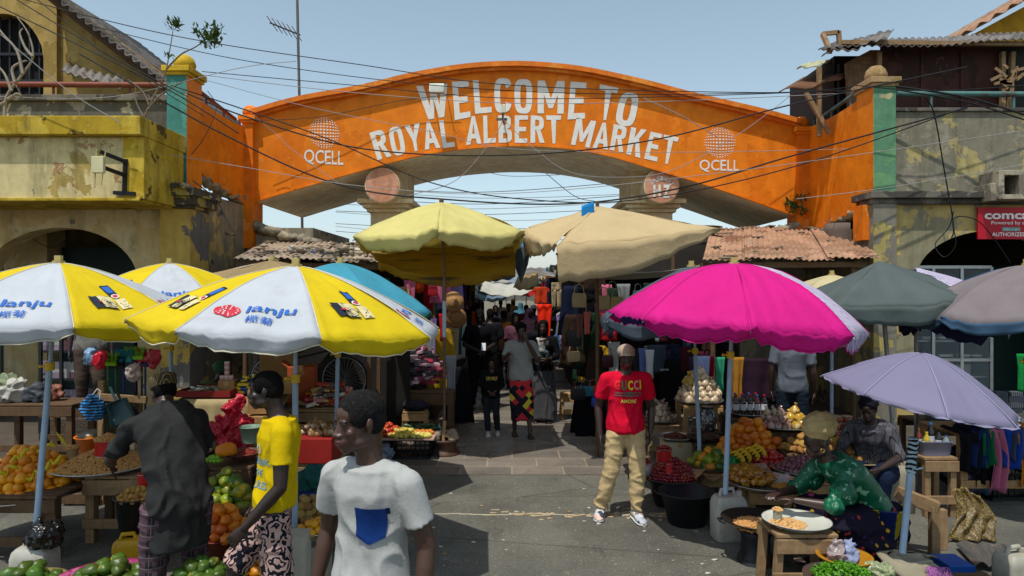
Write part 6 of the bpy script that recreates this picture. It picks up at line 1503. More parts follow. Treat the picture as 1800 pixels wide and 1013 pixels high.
# pink bag on crates
def crate(label, x0, x1, y0, y1, z0, h, mt=BLACKP, group='plastic crates'):
    th = thing('plastic_crate', label, 'crate', ((x0+x1)/2, (y0+y1)/2, z0), 0, group); 
    m = M(); m.b2((x0, y0, z0), (x1, y1, z0+.012)); obj('crate_base', m, mt, th)
    for (ax, ay, bx, by) in ((x0, y0, x1, y0), (x0, y1, x1, y1), (x0, y0, x0, y1), (x1, y0, x1, y1)):
        m = M(); a, b = V((ax, ay, 0)), V((bx, by, 0)); L = (b-a).length
        for k in range(4): z = z0+.02+(h-.03)*k/3; m.beam(a+V((0, 0, z)), b+V((0, 0, z)), .008, .03 if k in (0, 3) else .012)
        nn = max(2, int(L/.055))
        for k in range(nn+1): p = a.lerp(b, k/nn); m.beam(p+V((0,0,z0+.02)), p+V((0,0,z0+h)), .0075, .014)
        obj('crate_side', m, mt, th)
    return th
crate('black plastic crate beneath the pink bag', X(352, 6.5), X(430, 6.5), 6.5, 6.9, .28, .3); crate('bottom black crate beneath the pink bag', X(352, 6.5), X(430, 6.5), 6.5, 6.9, 0, .27)
m = M(); bx, by = X(395, 6.55), 6.7
for k in range(10): m.ell((bx+RN.uniform(-.14, .14), by+RN.uniform(-.1, .1), .66+RN.uniform(0, .18)), (.11, .10, .10), 14, 10)
limb(m, [(bx+.02, by, .85), (bx-.02, by, .98), (bx+.12, by-.02, 1.10)], [.11, .07, .05]); limb(m, [(bx-.05, by, .85), (bx+.05, by, 1.0)], [.1, .06])
me = remesh(m, .012, 1, 'bag'); wrinkle(me, .055, (9, 9, 5), 4); wrinkle(me, .018, (25, 25, 16), 8)
single('plastic_bag', me, mat('#c01c38', .38, .12, 5, .3, 30, spec=.5, trans=.25), 'large crumpled pink red plastic bag standing behind the trader', 'bag')
table('stand for the papaya and red nut bowl', X(362, 6.2), X(455, 6.2), 6.0, 6.45, .62, WOODD)
m = M(); m.ell(T(397, 797, 6.05)+V((0, 0, .03)), (.10, .06, .06), 16, 10, R3(.3), .25, 3); single('papaya', m, mat('#cf7a14', .45, .2, 8, c2='#8a8a20', thr=.6), 'large ripe orange papaya beside the red nut bowl', 'papaya')
q = T(427, 806, 6.2); dish('serving_bowl', 'dark bowl of small red nuts left of the yellow shirt', 'bowl', q, .15, .06, DKMETAL); heap('red_nuts', 'small red nuts in the dark bowl', 'nuts', mat('#7a2418', .5), .009, q+V((0,0,.035)), .14, .14, .05, 420, 6)
pile('lime', 'small bright green lime beside the papaya', 'lime', 'limes beside the papaya', 'round', mat('#6fa01c', .4, spec=.5), .020, T(377, 812, 6.0), .07, .06, .04, 19)
m = M(); q = T(442, 760, 6.3); m.lathe([(.08, -.09), (.10, .05), (.107, .05), (.107, .056), (.095, .05), (.075, -.085)], q, 20); single('plastic_basket', m, mat('#6f8a78', .5), 'grey green plastic basket left of the yellow shirt', 'basket')
# ---- brooms
rk = thing('broom_rack', 'rough wooden rack holding brooms and dustpans behind the trader', 'rack', (X(210, 6.95), 6.95, 0))
for px in (179, 243): m = M(); m.beam((X(px, 6.95), 6.95, 0), (X(px, 6.95), 6.95, 1.26 if px < 200 else 1.1), .06, .05); obj('post', m, WOOD, rk, bevel=.003)
for z in (1.10, .55): m = M(); m.beam((X(172, 6.9), 6.9, z), (X(258, 6.9), 6.9, z-.03), .04, .07); obj('rail', m, WOOD, rk, bevel=.003)
for i, (px, py, c_, hb, lb_) in enumerate(((190, 628, '#86c018', '#1f6a3a', 'lime green broom head up beside the dustpans'), (202, 634, '#101314', '#1d5a34', 'black broom head up on a green stick'), (214, 622, '#1f8a9a', '#2a2a6a', 'turquoise and green broom head up in the rack'), (232, 618, '#7ab31a', '#401c3a', 'green broom nearest the striped umbrella rib'), (248, 622, '#b01c20', '#1d3f5a', 'red broom rightmost in the rack'), (240, 632, '#5e1c5a', '#33244a', 'purple broom behind the dustpans'))):
    p = T(px, py, 7.0); th = thing('broom', lb_, 'broom', (p.x, 7.0+.02*i, p.z-1.2), 0, 'brooms standing head up in the rack')
    m = M(); m.cyl((0, 0, 0), (0, 0, 1.13), .011, n=8); obj('handle', m, mat(hb, .4), th, world=False)
    m = M(); m.box((0, 0, 1.13), (.17, .04, .035)); obj('broom_head', m, mat(c_, .5), th, world=False)
    m = M()
    for k in range(60): x = RN.uniform(-.08, .08); m.cyl((x, RN.uniform(-.015, .015), 1.14), (x*1.35+RN.uniform(-.01, .01), RN.uniform(-.03, .03), 1.24+RN.uniform(-.01, .01)), .0025, n=4, cap=False)
    obj('bristles', m, mat(c_, .7), th, world=False)
for i, (px, py, Y, c_, lb_) in enumerate(((213, 722, 6.8, '#3f5a60', 'grey teal plastic dustpan hanging from the rack'), (226, 732, 6.86, '#1d2426', 'black dustpan hanging behind the grey teal one'))):
    p = T(px, py, Y); th = thing('dustpan', lb_, 'dustpan', p, -.2, 'dustpans hanging on the broom rack'); D_ = mat(c_, .35, .15)
    Rr = R3(0, .1, -.35); f_ = lambda a: Rr @ V(a)
    m = M(); m.add([f_(a) for a in ((-.14, -.01, -.12), (.14, -.01, -.12), (.10, .02, .10), (-.10, .02, .10))], [(0,1,2,3)], False); obj('pan', m, D_, th, world=False, solid=.006)
    m = M(); m.rings([[f_(a) for a in ((-.145, -.04, -.12), (-.14, -.01, -.12), (-.10, .02, .10), (-.105, -.05, .11))], [f_(a) for a in ((-.139, -.04, -.12), (-.134, -.01, -.12), (-.094, .02, .10), (-.099, -.05, .11))]], True, True, False); m.rings([[f_((-a[0], a[1], a[2])) for a in ((-.145, -.04, -.12), (-.14, -.01, -.12), (-.10, .02, .10), (-.105, -.05, .11))], [f_((-a[0], a[1], a[2])) for a in ((-.139, -.04, -.12), (-.134, -.01, -.12), (-.094, .02, .10), (-.099, -.05, .11))]], True, True, False)
    m.add([f_(a) for a in ((-.105, -.05, .11), (.105, -.05, .11), (.10, .02, .10), (-.10, .02, .10))], [(0,1,2,3)], False); obj('pan_wall', m, D_, th, world=False, solid=.004)
    m = M(); m.tube([f_((0, -.01, .10)), f_((.0, -.02, .20)), f_((0, -.02, .26))], [.014, .012, .015], 8); obj('handle', m, D_, th, world=False)
n = NT('blue_stripes'); wv = n.n('ShaderNodeTexWave'); wv.inputs['Scale'].default_value = 11; wv.inputs['Distortion'].default_value = 1.5; wv.bands_direction = 'Z'; n.l(n.co, wv.inputs[0]); BST = n.done(n.ramp(wv.outputs[0], [(.45, hx('#0d1a2c')), (.55, hx('#2f86c8'))]), .5)
m = M(); m.ell(T(164, 720, 6.75), (.12, .09, .11)); m.ell(T(162, 712, 6.75)+V((0, 0, .04)), (.09, .08, .07)); me = remesh(m, .010, 1); wrinkle(me, .025, (14, 14, 10), 2)
th = thing('striped_bag', 'blue and black striped cloth bag hanging on the broom rack', 'bag', T(164, 730, 6.75)); me.transform(Matrix.Identity(4)); obj('bag_body', me, BST, th); m = M(); p = T(164, 705, 6.75); m.tube([p+V((-.05, 0, 0)), p+V((.04, 0, .12)), p+V((.07, 0, .10)), p+V((.06, 0, 0))], .006, 6); obj('strap', m, cloth('#b9b4a6'), th)
dish('plastic_bucket', 'orange plastic bucket under the striped bag', 'bucket', (X(150, 7.0), 7.1, .42), .14, .24, mat('#c8641a', .4, .1), rb=.11, group=None)
m = M(); m.ell((X(150, 7.0), 7.1, .66), (.13, .13, .07)); single('plastic_bag', m, mat('#2a2a28', .3, c2='#b07a20'), 'dark bundle stuffed into the orange bucket', 'bag')
crate('black wire crate beneath the orange bucket', X(128, 6.9), X(178, 6.9), 6.95, 7.25, .16, .25)
table('low bench below the black wire crate', X(120, 7), X(185, 7), 6.9, 7.3, .15, WOODD, rail=False)
for i, (px, py, c_, lb_) in enumerate(((160, 628, '#6f8fb0', 'clear bag of blue sponges hanging left of the brooms'), (174, 633, '#c01c34', 'red snack bag hanging left of the brooms'), (235, 655, '#a99a92', 'stack of cream and maroon cloths tied on the rack'), (270, 632, '#a02a3a', 'red net bag hanging right of the brooms'))):
    m = M(); p = T(px, py, 6.85); m.ell(p, (.08, .05, .09)); m.ell(p+V((.03, 0, .05)), (.05, .04, .05)); me = remesh(m, .010, 1); wrinkle(me, .02, (16, 16, 10), i); single('hanging_bag', me, mat(c_, .3, .3, 12, c2='#d8d0d0', thr=.6), lb_, 'bag', 'bags hung on the broom rack')
# ---- far left bench, shelf of folded cloths
table('long dark wooden bench at the far left', X(-60, 7.6), X(96, 7.6), 7.9, 8.4, .72, WOODD, z0=.13, leg=.07)
table('second dark bench behind the left umbrella pole', X(60, 8.6), X(175, 8.6), 8.7, 9.0, .55, WOODD, z0=.13, leg=.07)
sf = thing('cloth_shelf', 'dark metal shelf of plastic-wrapped folded cloths behind the left pole', 'shelf', (X(122, 9.9), 9.9, .13))
for z in (.35, .75, 1.15, 1.55): m = M(); m.b2((X(88, 9.9), 9.7, z+.13), (X(160, 9.9), 10.2, z+.16)); obj('shelf_board', m, BLACKP, sf)
for px in (88, 124, 159): m = M(); m.b2((X(px, 9.9)-.02, 9.68, .13), (X(px, 9.9)+.02, 9.72, 1.9)); obj('shelf_post', m, BLACKP, sf)
fold = protos('folded_cloth', 'box', cloth('#8a7f8a'), .14, 3); 
for z in (.35, .75, 1.15, 1.55):
    for px in (97, 114, 133, 150):
        for l in range(3): put('folded_cloth', (fold[0][0], fold[0][1]), (X(px, 9.9), 9.85, z+.20+l*.075), (0, 0, RN.uniform(-.08, .08)), 'plastic-wrapped folded cloth on the dark metal shelf', 'cloth', 'folded cloths on the dark metal shelf', .5+.5*.3, RN.choice([cloth('#8f7f92'), cloth('#7d6f78'), cloth('#9d9a96'), cloth('#6b4a50')]))
# ---- bicycle
bk = thing('bicycle', 'old black bicycle parked behind the sweets table', 'bicycle', (X(605, 9.7), 9.7, 0)); r_ = .33
def wheel(cx, cy, cz, rz):
    m = M(); m.tube([(cx+math.cos(a)*r_, cy, cz+math.sin(a)*r_) for a in [2*PI*j/40 for j in range(41)]], .016, 8); wh = obj('wheel', m, mat('#1c1c1c', .8), bk)
    m = M(); m.tube([(cx+math.cos(a)*(r_-.022), cy, cz+math.sin(a)*(r_-.022)) for a in [2*PI*j/40 for j in range(41)]], .008, 6)
    for j in range(28): a = 2*PI*j/28; m.cyl((cx, cy, cz), (cx+math.cos(a)*(r_-.02), cy, cz+math.sin(a)*(r_-.02)), .0016, n=4, cap=False)
    obj('rim', m, SILVER, wh)
wx = X(605, 9.7); wz = Z(667, 9.7); bz = wz-r_
table('low plank rack that the bicycle stands on', X(540, 9.7), X(655, 9.7), 9.6, 9.85, bz-.01, WOODD)
wheel(wx, 9.7, wz, 0); wheel(wx-1.02, 9.7, wz, 0)
m = M()
for a, b in (((-.0, 0), (-.18, .42)), ((-.18, .42), (-.68, .30)), ((-.18, .42), (-.2, .5)), ((-.68, .32), (-.62, -.05)), ((-.62, -.05), (-.2, .38)), ((-.62, -.05), (-1.02, 0)), ((-.68, .32), (-1.02, 0)), ((-.2, .5), (-.1, .52))): m.tube([(wx+a[0], 9.7, wz+a[1]), (wx+b[0], 9.7, wz+b[1])], .014, 8)
obj('bicycle_frame', m, mat('#1a1c1e', .4), bk); m = M(); m.ell((wx-.70, 9.7, wz+.40), (.12, .06, .03)); obj('saddle', m, BLACKP, bk)
# ---- left lane stall: table, tiers of trinkets
PKM = [mat(c, .3, .2, 9, .1, spec=.5) for c in ('#8d3f56', '#b88a96', '#2c2a30', '#c9c2c4', '#6a2a3a', '#413846', '#a8324a', '#8a7a80', '#1a1a20', '#d4a8b4')]
table('low wooden table of trinkets at the left of the lane', X(655, 9.9), X(795, 9.9), 10.1, 10.5, .66, WOODD, leg=.08, apron=.16)
pile('trinket_packet', 'small cosmetics packet on the tiered trinket display', 'packet', 'packets on the trinket display left of the lane', 'box', REDI, .050, (X(727, 10.6), 10.75, .66), .62, .40, .75, 21, mats=PKM, nmax=280)
table('small wooden stool with a dark cloth before the trinket table', X(706, 9.75), X(749, 9.75), 9.8, 10.05, .42, WOODL, name='wooden_stool', cat='stool', leg=.05, splay=.04)
m = M(); m.ell((X(728, 9.8), 9.92, .50), (.21, .16, .07)); me = remesh(m, .012, 1); wrinkle(me, .025, (9, 9, 9), 1); single('folded_cloth', me, cloth('#2b2730'), 'dark folded cloth lying on the small stool', 'cloth')
def bottle(label, c, r, h, liq, cap, group, glass_c=None):
    th = thing('plastic_bottle', label, 'bottle', c, 0, group); m = M(); m.lathe([(0, 0), (r, 0), (r, h*.62), (r*.9, h*.70), (r*.36, h*.88), (r*.36, h*.94), (0, h*.94)], (0,0,0), 14); obj('bottle_body', m, mat(liq, .12, .05, spec=.7), th, world=False)
    m = M(); m.cyl((0,0,h*.94), (0,0,h), r*.42, n=12); obj('cap', m, mat(cap, .4), th, world=False)
    m = M(); m.cyl((0,0,h*.25), (0,0,h*.55), r*1.02, n=14, cap=False); obj('bottle_label', m, mat('#c9ccd0', .5, .3, 20, c2='#2c4a7a', thr=.55), th, world=False)
bottle('small water bottle with light blue cap under the trinket table', (X(772, 10), 10.0, 0), .033, .22, '#7fa0b0', '#2a7fb0', None)
# produce crate
crate('black crate under the pink produce board', X(690, 8.8), X(757, 8.8), 8.75, 9.15, 0, .26); crate('black crate under the left half of the pink produce board', X(655, 8.9), X(688, 8.9), 8.8, 9.15, 0, .24)
m = M(); a, b = X(652, 8.8), X(765, 8.8); m.b2((a, 8.65, .265), (b, 9.4, .285)); single('produce_board', m, mat('#a8887c', .8, .15), 'pinkish board of mixed vegetables resting on the black crates', 'board', bevel=.004)
m = M(); m.ell((X(665, 8.5), 8.6, .12), (.18, .12, .12)); me = remesh(m, .012, 1); wrinkle(me, .03, (14, 14, 14), 1); single('plastic_bag', me, mat('#7f8ca0', .15, .3, 14, spec=.7, trans=.3), 'clear bag of water bottles below the produce board', 'bag')
zb_ = .285
pile('tomato', 'tomato on the pink produce board', 'tomato', 'tomatoes on the produce board', 'round', mat('#b5451c', .3, .2, rnd=.4, spec=.5), .032, (X(676, 8.8), 9.0, zb_), .17, .25, .10, 22)
pile('yellow_pepper', 'pale yellow scotch bonnet pepper on the produce board', 'pepper', 'yellow peppers on the produce board', 'lump', mat('#c9b24a', .35, .15, rnd=.3, spec=.5), .036, (X(706, 8.7), 8.8, zb_), .17, .13, .10, 23)
pile('cucumber', 'dark green cucumber on the produce board', 'cucumber', 'cucumbers on the produce board', 'long', mat('#26421a', .4, .2, rnd=.4, spec=.5), .030, (X(730, 9), 9.2, zb_), .30, .10, .06, 24)
pile('orange', 'small orange on the right of the produce board', 'orange', 'oranges on the produce board', 'round', mat('#c9741c', .4, .1, spec=.5), .032, (X(742, 8.8), 8.95, zb_), .12, .07, .03, 25)
pile('yellow_pepper', 'pale pepper in the small pile at the board corner', 'pepper', 'peppers at the board corner', 'lump', mat('#cdbd62', .35, .15, rnd=.3), .034, (X(738, 8.7), 8.74, zb_), .14, .07, .06, 26)
def wheelrim(label, x, y):
    th = thing('wheel_rim', label, 'wheel rim', (x, y, 0), 0, 'old wheel rims used as umbrella stands'); m = M()
    m.lathe([(.20, 0), (.205, .03), (.17, .05), (.16, .10), (.17, .16), (.205, .18), (.21, .21), (.195, .215), (.16, .18), (.15, .10), (.16, .04), (.19, 0)], (0,0,0), 36); obj('rim', m, metal('#3a3532', .6, .5), th, world=False)
    m = M(); m.lathe([(0, .09), (.155, .085), (.155, .10), (0, .105)], (0,0,0), 24); obj('disc', m, metal('#3a3532', .6, .5), th, world=False)
wheelrim('rusty wheel rim holding the tall pole with stones', X(781, 9.05), 9.05); wheelrim('old wheel rim further up the left of the lane', X(806, 11.2), 11.2)
for i, (dx, dy, s, lb_) in enumerate(((-.11, -.06, .09, 'pale stone wedged left of the tall pole'), (.11, -.04, .11, 'large pale stone wedged right of the tall pole'), (.02, .11, .08, 'stone wedged behind the tall pole'))):
    m = M(); m.ell((X(781, 9.05)+dx, 9.05+dy, .24), (s, s*.8, s*.75), 10, 7, R3(i), .7, i*3); single('stone', m, mat('#94836c', .95, .3, 9, .7, 30), lb_, 'stone', 'stones wedging the tall pole')
m = M(); m.beam((X(781, 9.05)-.01, 8.99, .12), (X(781, 9.05)+.01, 8.99, .45), .04, .03); single('wooden_wedge', m, WOODL, 'short wooden stake tied to the tall pole', 'stake')

m = M(); m.b2((X(105, 9.5), 9.25, .13), (X(200, 9.5), 9.62, .43)); struct('stone_step', m, KERB, bevel=.01)
for i, (px, py, Y, d_, lb_) in enumerate(((600, 742, 7.55, (.34, .26, .30), 'big plain carton below the wrapped packets'), (565, 742, 7.5, (.26, .26, .28), 'second carton on the ground shelf below the packets'), (480, 650, 8.3, (.4, .3, .36), 'tall carton behind the cartons of the yellow shirt'), (640, 735, 8.3, (.22, .25, .5), 'narrow carton at the right end of the sweets table'))):
    q = T(px, py, Y); carton(lb_, (q.x, q.y+.2, max(0, q.z-d_[2]/2)), d_, .1*i)
for i, px in enumerate((648, 662, 850)):
    if px < 800: m = M(); m.beam((X(px, 9.6), 9.6+.1*i, 0), (X(px, 9.6)+.02, 9.6+.1*i, 2.1-.2*i), .05, .05); single('timber_post', m, WOODD, ('rough timber post left of the trinket display', 'second timber post beside the trinket display')[i], 'post')
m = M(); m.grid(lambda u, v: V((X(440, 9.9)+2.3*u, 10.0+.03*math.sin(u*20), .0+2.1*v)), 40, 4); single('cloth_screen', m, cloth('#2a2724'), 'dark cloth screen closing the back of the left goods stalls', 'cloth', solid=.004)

for i, (px, py, Y, s_, c_, lb_) in enumerate(((20, 688, 8.1, .2, '#a8a49a', 'pale plastic sack on the far left bench'), (62, 690, 8.1, .16, '#3a3f46', 'dark cloth bundle on the far left bench'), (4, 672, 8.3, .22, '#6f7a5c', 'olive cloth heap at the far left edge'), (92, 700, 8.2, .13, '#7a4a3a', 'rust coloured bundle at the right end of the left bench'))):
    p = T(px, py, Y); p.z = .85; m = M(); m.ell(p+V((0, 0, s_*.5)), (s_, s_*.7, s_*.6)); m.ell(p+V((s_*.3, 0, s_)), (s_*.5, s_*.5, s_*.4)); me = remesh(m, .014, 1); wrinkle(me, .04, (9, 9, 7), i); single('cloth_bundle', me, mat(c_, .6, .2, 8), lb_, 'bundle', 'bundles on the far left bench')
# ================================================================ right-hand stalls
def gtray(name, label, px, py, Y, r, mt=None, h=.045, cat='tray', sq=1.0): 
    q = T(px, py, Y); dish(name, label, cat, q, r, h, mt or SILVER, sq=sq); return q
def stand(label, q, w_, d_, mt=None, splay=.0, name='wooden_stool', cat='stool', z0=0, group='wooden stools and stands of the right stalls'): return table(label, q.x-w_/2, q.x+w_/2, q.y-d_/2, q.y+d_/2, q.z-.003-z0, mt or WOOD, z0=z0, name=name, cat=cat, splay=splay, group=group)
CLEAR = mat('#b9a58c', .18, .25, 16, .3, 30, spec=.7, c2='#8f6f58', thr=.52)
CREAMB = mat('#bfa98c', .3, .12, 10, .2, 30, spec=.6, rnd=.2)
# bags of nuts on the far table
q = T(1160, 742, 9.1); stand('low table of bagged snacks behind the man in crimson', q, .42, .5, WOOD); gtray('serving_tray', 'tray of snack bags behind the man in crimson', 1160, 742, 9.1, .22)
pile('snack_bag', 'tied bag of brown snacks behind the man in crimson', 'bag', 'snack bags behind the man in crimson', 'bag', CLEAR, .05, q+V((0,0,.03)), .2, .18, .22, 31, mats=[CLEAR, mat('#9a7a6a', .2, .25, 16, spec=.7, c2='#4a3428', thr=.5)])
q = T(1228, 708, 9.0); stand('tall stool under the heap of cream bags', q, .5, .45, WOODL, .02); gtray('serving_tray', 'wide tray under the heap of cream bags', 1228, 708, 9.0, .30)
pile('cream_bag', 'pale cone bag of flour in the tall heap', 'bag', 'pale cone bags in the tall heap', 'bag', CREAMB, .052, q+V((0,0,.035)), .29, .26, .36, 32, upright=True)
m = M(); m.ell(T(1210, 672, 8.95), (.08, .07, .07)); m.ell(T(1212, 662, 8.95)+V((0,0,.04)), (.03, .03, .03)); me = remesh(m, .010, 1); wrinkle(me, .02, (20, 20, 20)); single('snack_bag', me, mat('#b08a2c', .3, .2, 14, spec=.6), 'yellow tied bag on top left of the cream bags', 'bag')
th = thing('sweet_jar', 'clear jar full of black and white sweets behind the blue pole', 'jar', T(1243, 755, 8.3)); m = M(); m.lathe([(0,0), (.10,0), (.105,.02), (.105,.20), (.07,.24), (.07,.26)], (0,0,0), 24); obj('jar_body', m, mat('#3c3a3c', .15, .6, 60, spec=.7, c2='#b5b2ae', thr=.55), th, world=False); m = M(); m.cyl((0,0,.25), (0,0,.28), .075, n=20); obj('lid', m, BLACKP, th, world=False)
stand('box stand beneath the jar of sweets', T(1243, 756, 8.3), .3, .3, WOODD)
# silver tray on carton, red fruit basin, big black basin
q = T(1190, 832, 8.0); carton('pale carton standing behind the basin of red fruit', (q.x, q.y, 0), (.34, .3, .42), 0, mt=mat('#b3a888', .8, .12))
dish('serving_tray', 'shallow silver tray of dried meat on the pale carton', 'tray', (q.x-.02, q.y, .43), .21, .04, SILVER); heap('dried_meat', 'dark dried pieces on the silver tray', 'dried food', mat('#5a3020', .6, .3), .014, (q.x-.02, q.y, .455), .13, .12, .05, 120, 33)
q = V((X(1182, 6.9), 6.95, 0)); dish('plastic_basin', 'black basin under the red fruits', 'basin', q, .24, .26, BLACKP, rb=.17)
dish('serving_tray', 'grey metal tray of red fruits on the black basin', 'tray', q+V((0,0,.265)), .31, .035, DKMETAL)
RF = mat('#7d1018', .25, .3, 20, .1, rnd=.6, spec=.6, c2='#8a7a2a', thr=.66)
pile('red_fruit', 'small dark red fruit heaped on the tray over the black basin', 'fruit', 'small red fruits over the black basin', 'round', RF, .020, q+V((0,0,.29)), .29, .27, .17, 34, nmax=300)
tin('red printed tin full of red fruits on the heap', q+V((-.07, .02, .42)), .075, .13); pile('red_fruit', 'small red fruit topping the red tin', 'fruit', 'red fruits topping the red tin', 'round', RF, .020, q+V((-.07, .02, .54)), .07, .07, .05, 35)
tin('small red tin with a white label on the red fruits', q+V((-.06, -.17, .36)), .035, .10, '#c03030'); th = thing('plastic_tub', 'clear tub of red fruits at the left rim of the tray', 'tub', q+V((-.27, -.04, .30))); m = M(); m.lathe([(0,0), (.055,0), (.065,.13), (.06,.13), (.05,.01), (0,.01)], (0,0,0), 20); obj('tub', m, mat('#a79aa0', .2, .2, spec=.6), th, world=False)
pile('red_fruit', 'small red fruit topping the clear tub', 'fruit', 'red fruits topping the clear tub', 'round', RF, .020, q+V((-.27, -.04, .42)), .055, .055, .04, 36)
m = M(); m.grid(lambda u, v: q+V((.05+.28*u, -.22+.16*v, .32+.07*u+.03*math.sin(u*9+v*4))), 12, 6); single('brown_paper', m, mat('#8d7350', .9), 'crumpled brown paper on the right of the red fruits', 'paper', solid=.003)
th = dish('plastic_basin', 'large empty black basin with two lugs standing on the road', 'basin', (X(1210, 6.35), 6.40, 0), .245, .30, BLACKP, rb=.175, lip=.018, handles=True)
jerrycan('grubby white jerrycan weighting the magenta umbrella pole', (X(1284, 5.95), 6.0, 0), .29, .2, .38, '#b3b0a6', .12)
# mango tray
q = T(1262, 822, 7.2); stand('rough crate stand below the tray of green and yellow mangoes', q, .5, .5, WOODL); gtray('serving_tray', 'tray of green and yellow mangoes beside the blue pole', 1262, 822, 7.2, .31, DKMETAL)
pile('mango', 'yellow green mango on the tray beside the blue pole', 'mango', 'mangoes on the tray beside the blue pole', 'mango', MANGO_GY, .047, q+V((0,0,.02)), .28, .26, .20, 37, mats=[MANGO_GY, MANGO_Y, MANGO_G])
m = M(); m.grid(lambda u, v: q+V((-.34+.3*u, -.30+.25*v, .03+.03*math.sin(u*7+v*5)-.06*(1-v))), 12, 8); single('brown_paper', m, mat('#8d7350', .9), 'brown paper sheet hanging off the green mango tray', 'paper', solid=.003)
q = T(1318, 788, 7.7); stand('dark table holding the orange mango pile', q, .75, .6, WOODD); 
pile('mango', 'deep orange mango in the big pile right of the blue pole', 'mango', 'deep orange mangoes right of the blue pole', 'mango', MANGO_O, .050, q+V((0,0,.0)), .36, .28, .30, 38)
q = T(1235, 768, 7.9); gtray('serving_bowl', 'dark pan of dried roots left of the orange mangoes', 1235, 775, 7.9, .17, DKMETAL, .06, 'bowl'); heap('dried_roots', 'dried brown roots in the dark pan', 'dried food', mat('#4a3426', .8, .4), .018, T(1235, 775, 7.9)+V((0,0,.03)), .15, .15, .08, 110, 39); stand('low stand beneath the pan of dried roots', T(1235, 776, 7.9), .3, .3, WOODD)
# bottles
q = T(1318, 730, 8.4); stand('table behind the orange mangoes with dark bottles', q, .6, .5, WOODD); gtray('serving_tray', 'silver tray of dark drink bottles', 1318, 730, 8.4, .27)
for i in range(9): bottle('dark red drink bottle with a pale label on the silver tray', q+V((-.20+.085*(i % 5)+.03*(i//5), -.10+.14*(i//5), .02)), .036, .25, '#1c0e10' if i % 3 else '#3a1018', '#2c5fa0' if i % 2 else '#b02020', 'dark drink bottles on the silver tray')
q = T(1376, 752, 7.9); stand('table under the tray of snack bags beside the bottles', q, .6, .5, WOODD); gtray('serving_tray', 'long silver tray of snack bags', 1376, 752, 7.9, .33)
pile('snack_bag', 'clear bag of pink brown snacks on the long silver tray', 'bag', 'snack bags on the long silver tray', 'bag', CLEAR, .048, q+V((-.1,0,.02)), .2, .18, .15, 40, mats=[CLEAR, mat('#8f6a60', .2, .2, 14, spec=.6, c2='#c9b0a4', thr=.5)])
pile('snack_bag', 'clear bag of yellow snacks stacked on the long silver tray', 'bag', 'yellow snack bags on the long silver tray', 'bag', mat('#b8902c', .22, .2, 14, spec=.6, c2='#d8c890', thr=.55), .055, q+V((.15,0,.02)), .14, .14, .2, 41)
# bananas and apples
q = T(1338, 822, 7.0); stand('low table holding bananas and apples', q, .6, .45, WOOD); 
for i in range(4):
    m = M(); bx = q+V((-.26+.075*i, -.06+.02*(i % 2), .05+.02*i))
    for k in range(4):
        a = -.5+.3*k; m.tube([bx+V((math.cos(a+t*1.3)*.11-.06, math.sin(a)*.05, math.sin(t*2.4)*.06+.02*k)) for t in [j/7 for j in range(8)]], [.006, .014, .018, .019, .019, .017, .012, .005], 8)
    single('banana_bunch', m, mat('#c9a21c', .5, .25, 12, c2='#4a3a18', thr=.62), 'spotted yellow banana bunch beside the red apples', 'bananas', 'banana bunches beside the red apples')
pile('apple', 'shiny red apple beside the bananas', 'apple', 'red apples beside the bananas', 'round', mat('#a3121c', .22, .3, 10, spec=.6, rnd=.3, c2='#c9a84a', thr=.6), .036, q+V((.10, 0, 0)), .18, .16, .16, 42)
pile('pear', 'yellow green fruit at the right end of the apples', 'fruit', 'yellow fruits beside the apples', 'round', mat('#b8b02c', .35, .2, spec=.5, rnd=.3), .034, q+V((.27, -.04, 0)), .08, .1, .05, 43)
pile('orange', 'orange on the front of the apple heap', 'orange', 'oranges beside the apples', 'round', mat('#d8741a', .35, .1, spec=.5), .036, q+V((.2, -.13, .0)), .08, .05, .04, 44)
m = M(); m.ell(q+V((-.30, .02, .05)), (.09, .07, .06)); me = remesh(m, .010, 1); wrinkle(me, .03, (18, 18, 18)); single('plastic_bag', me, mat('#1a8f3a', .25, .2, spec=.6, trans=.2), 'bright green plastic bag left of the bananas', 'bag')
# chips tray
q = T(1342, 852, 6.3); stand('honey coloured stool under the tray of fried snacks', q, .36, .32, WOODL, .03); dish('serving_tray', 'large silver tray of fried snack bags and onions', 'tray', q, .33, .04, SILVER)
pile('snack_bag', 'clear bag of golden fried strips on the large silver tray', 'bag', 'golden snack bags on the large silver tray', 'lump', mat('#b07a1e', .25, .4, 40, .5, 60, spec=.6, c2='#7a4a14', thr=.5), .045, q+V((-.14, 0, .03)), .19, .2, .10, 45)
pile('onion', 'brown onion bagged at the back of the large silver tray', 'onion', 'onions on the large silver tray', 'round', mat('#8a6f66', .35, .2, 20, spec=.5, rnd=.2), .042, q+V((.02, .14, .03)), .13, .1, .10, 46)
heap('nut_brittle', 'small heap of golden brittle on the right of the silver tray', 'snacks', mat('#a8762c', .5), .010, q+V((.14, -.16, .03)), .12, .07, .03, 140, 47)
m = M(); m.grid(lambda u, v: q+V((.02+.28*u, -.10+.26*v, .045+.03*math.sin(u*8)*math.sin(v*7))), 14, 12); single('plastic_sheet', m, glass('#c9c9c9', .30, .15), 'clear plastic sheet crumpled on the silver snack tray', 'plastic', solid=.002)
# purple lumps on steel bowl
q = T(1412, 838, 6.7); stand('stand beneath the steel bowl of pink brown snack bags', q, .45, .4, WOODL); dish('serving_bowl', 'wide steel bowl of small pink brown snack bags', 'bowl', q, .29, .09, SILVER); 
pile('snack_bag', 'small pink brown snack bag in the wide steel bowl', 'bag', 'pink brown snack bags in the steel bowl', 'bag', mat('#7a4a50', .25, .25, 20, spec=.6, c2='#b09a98', thr=.56), .030, q+V((0,0,.07)), .26, .24, .11, 48)
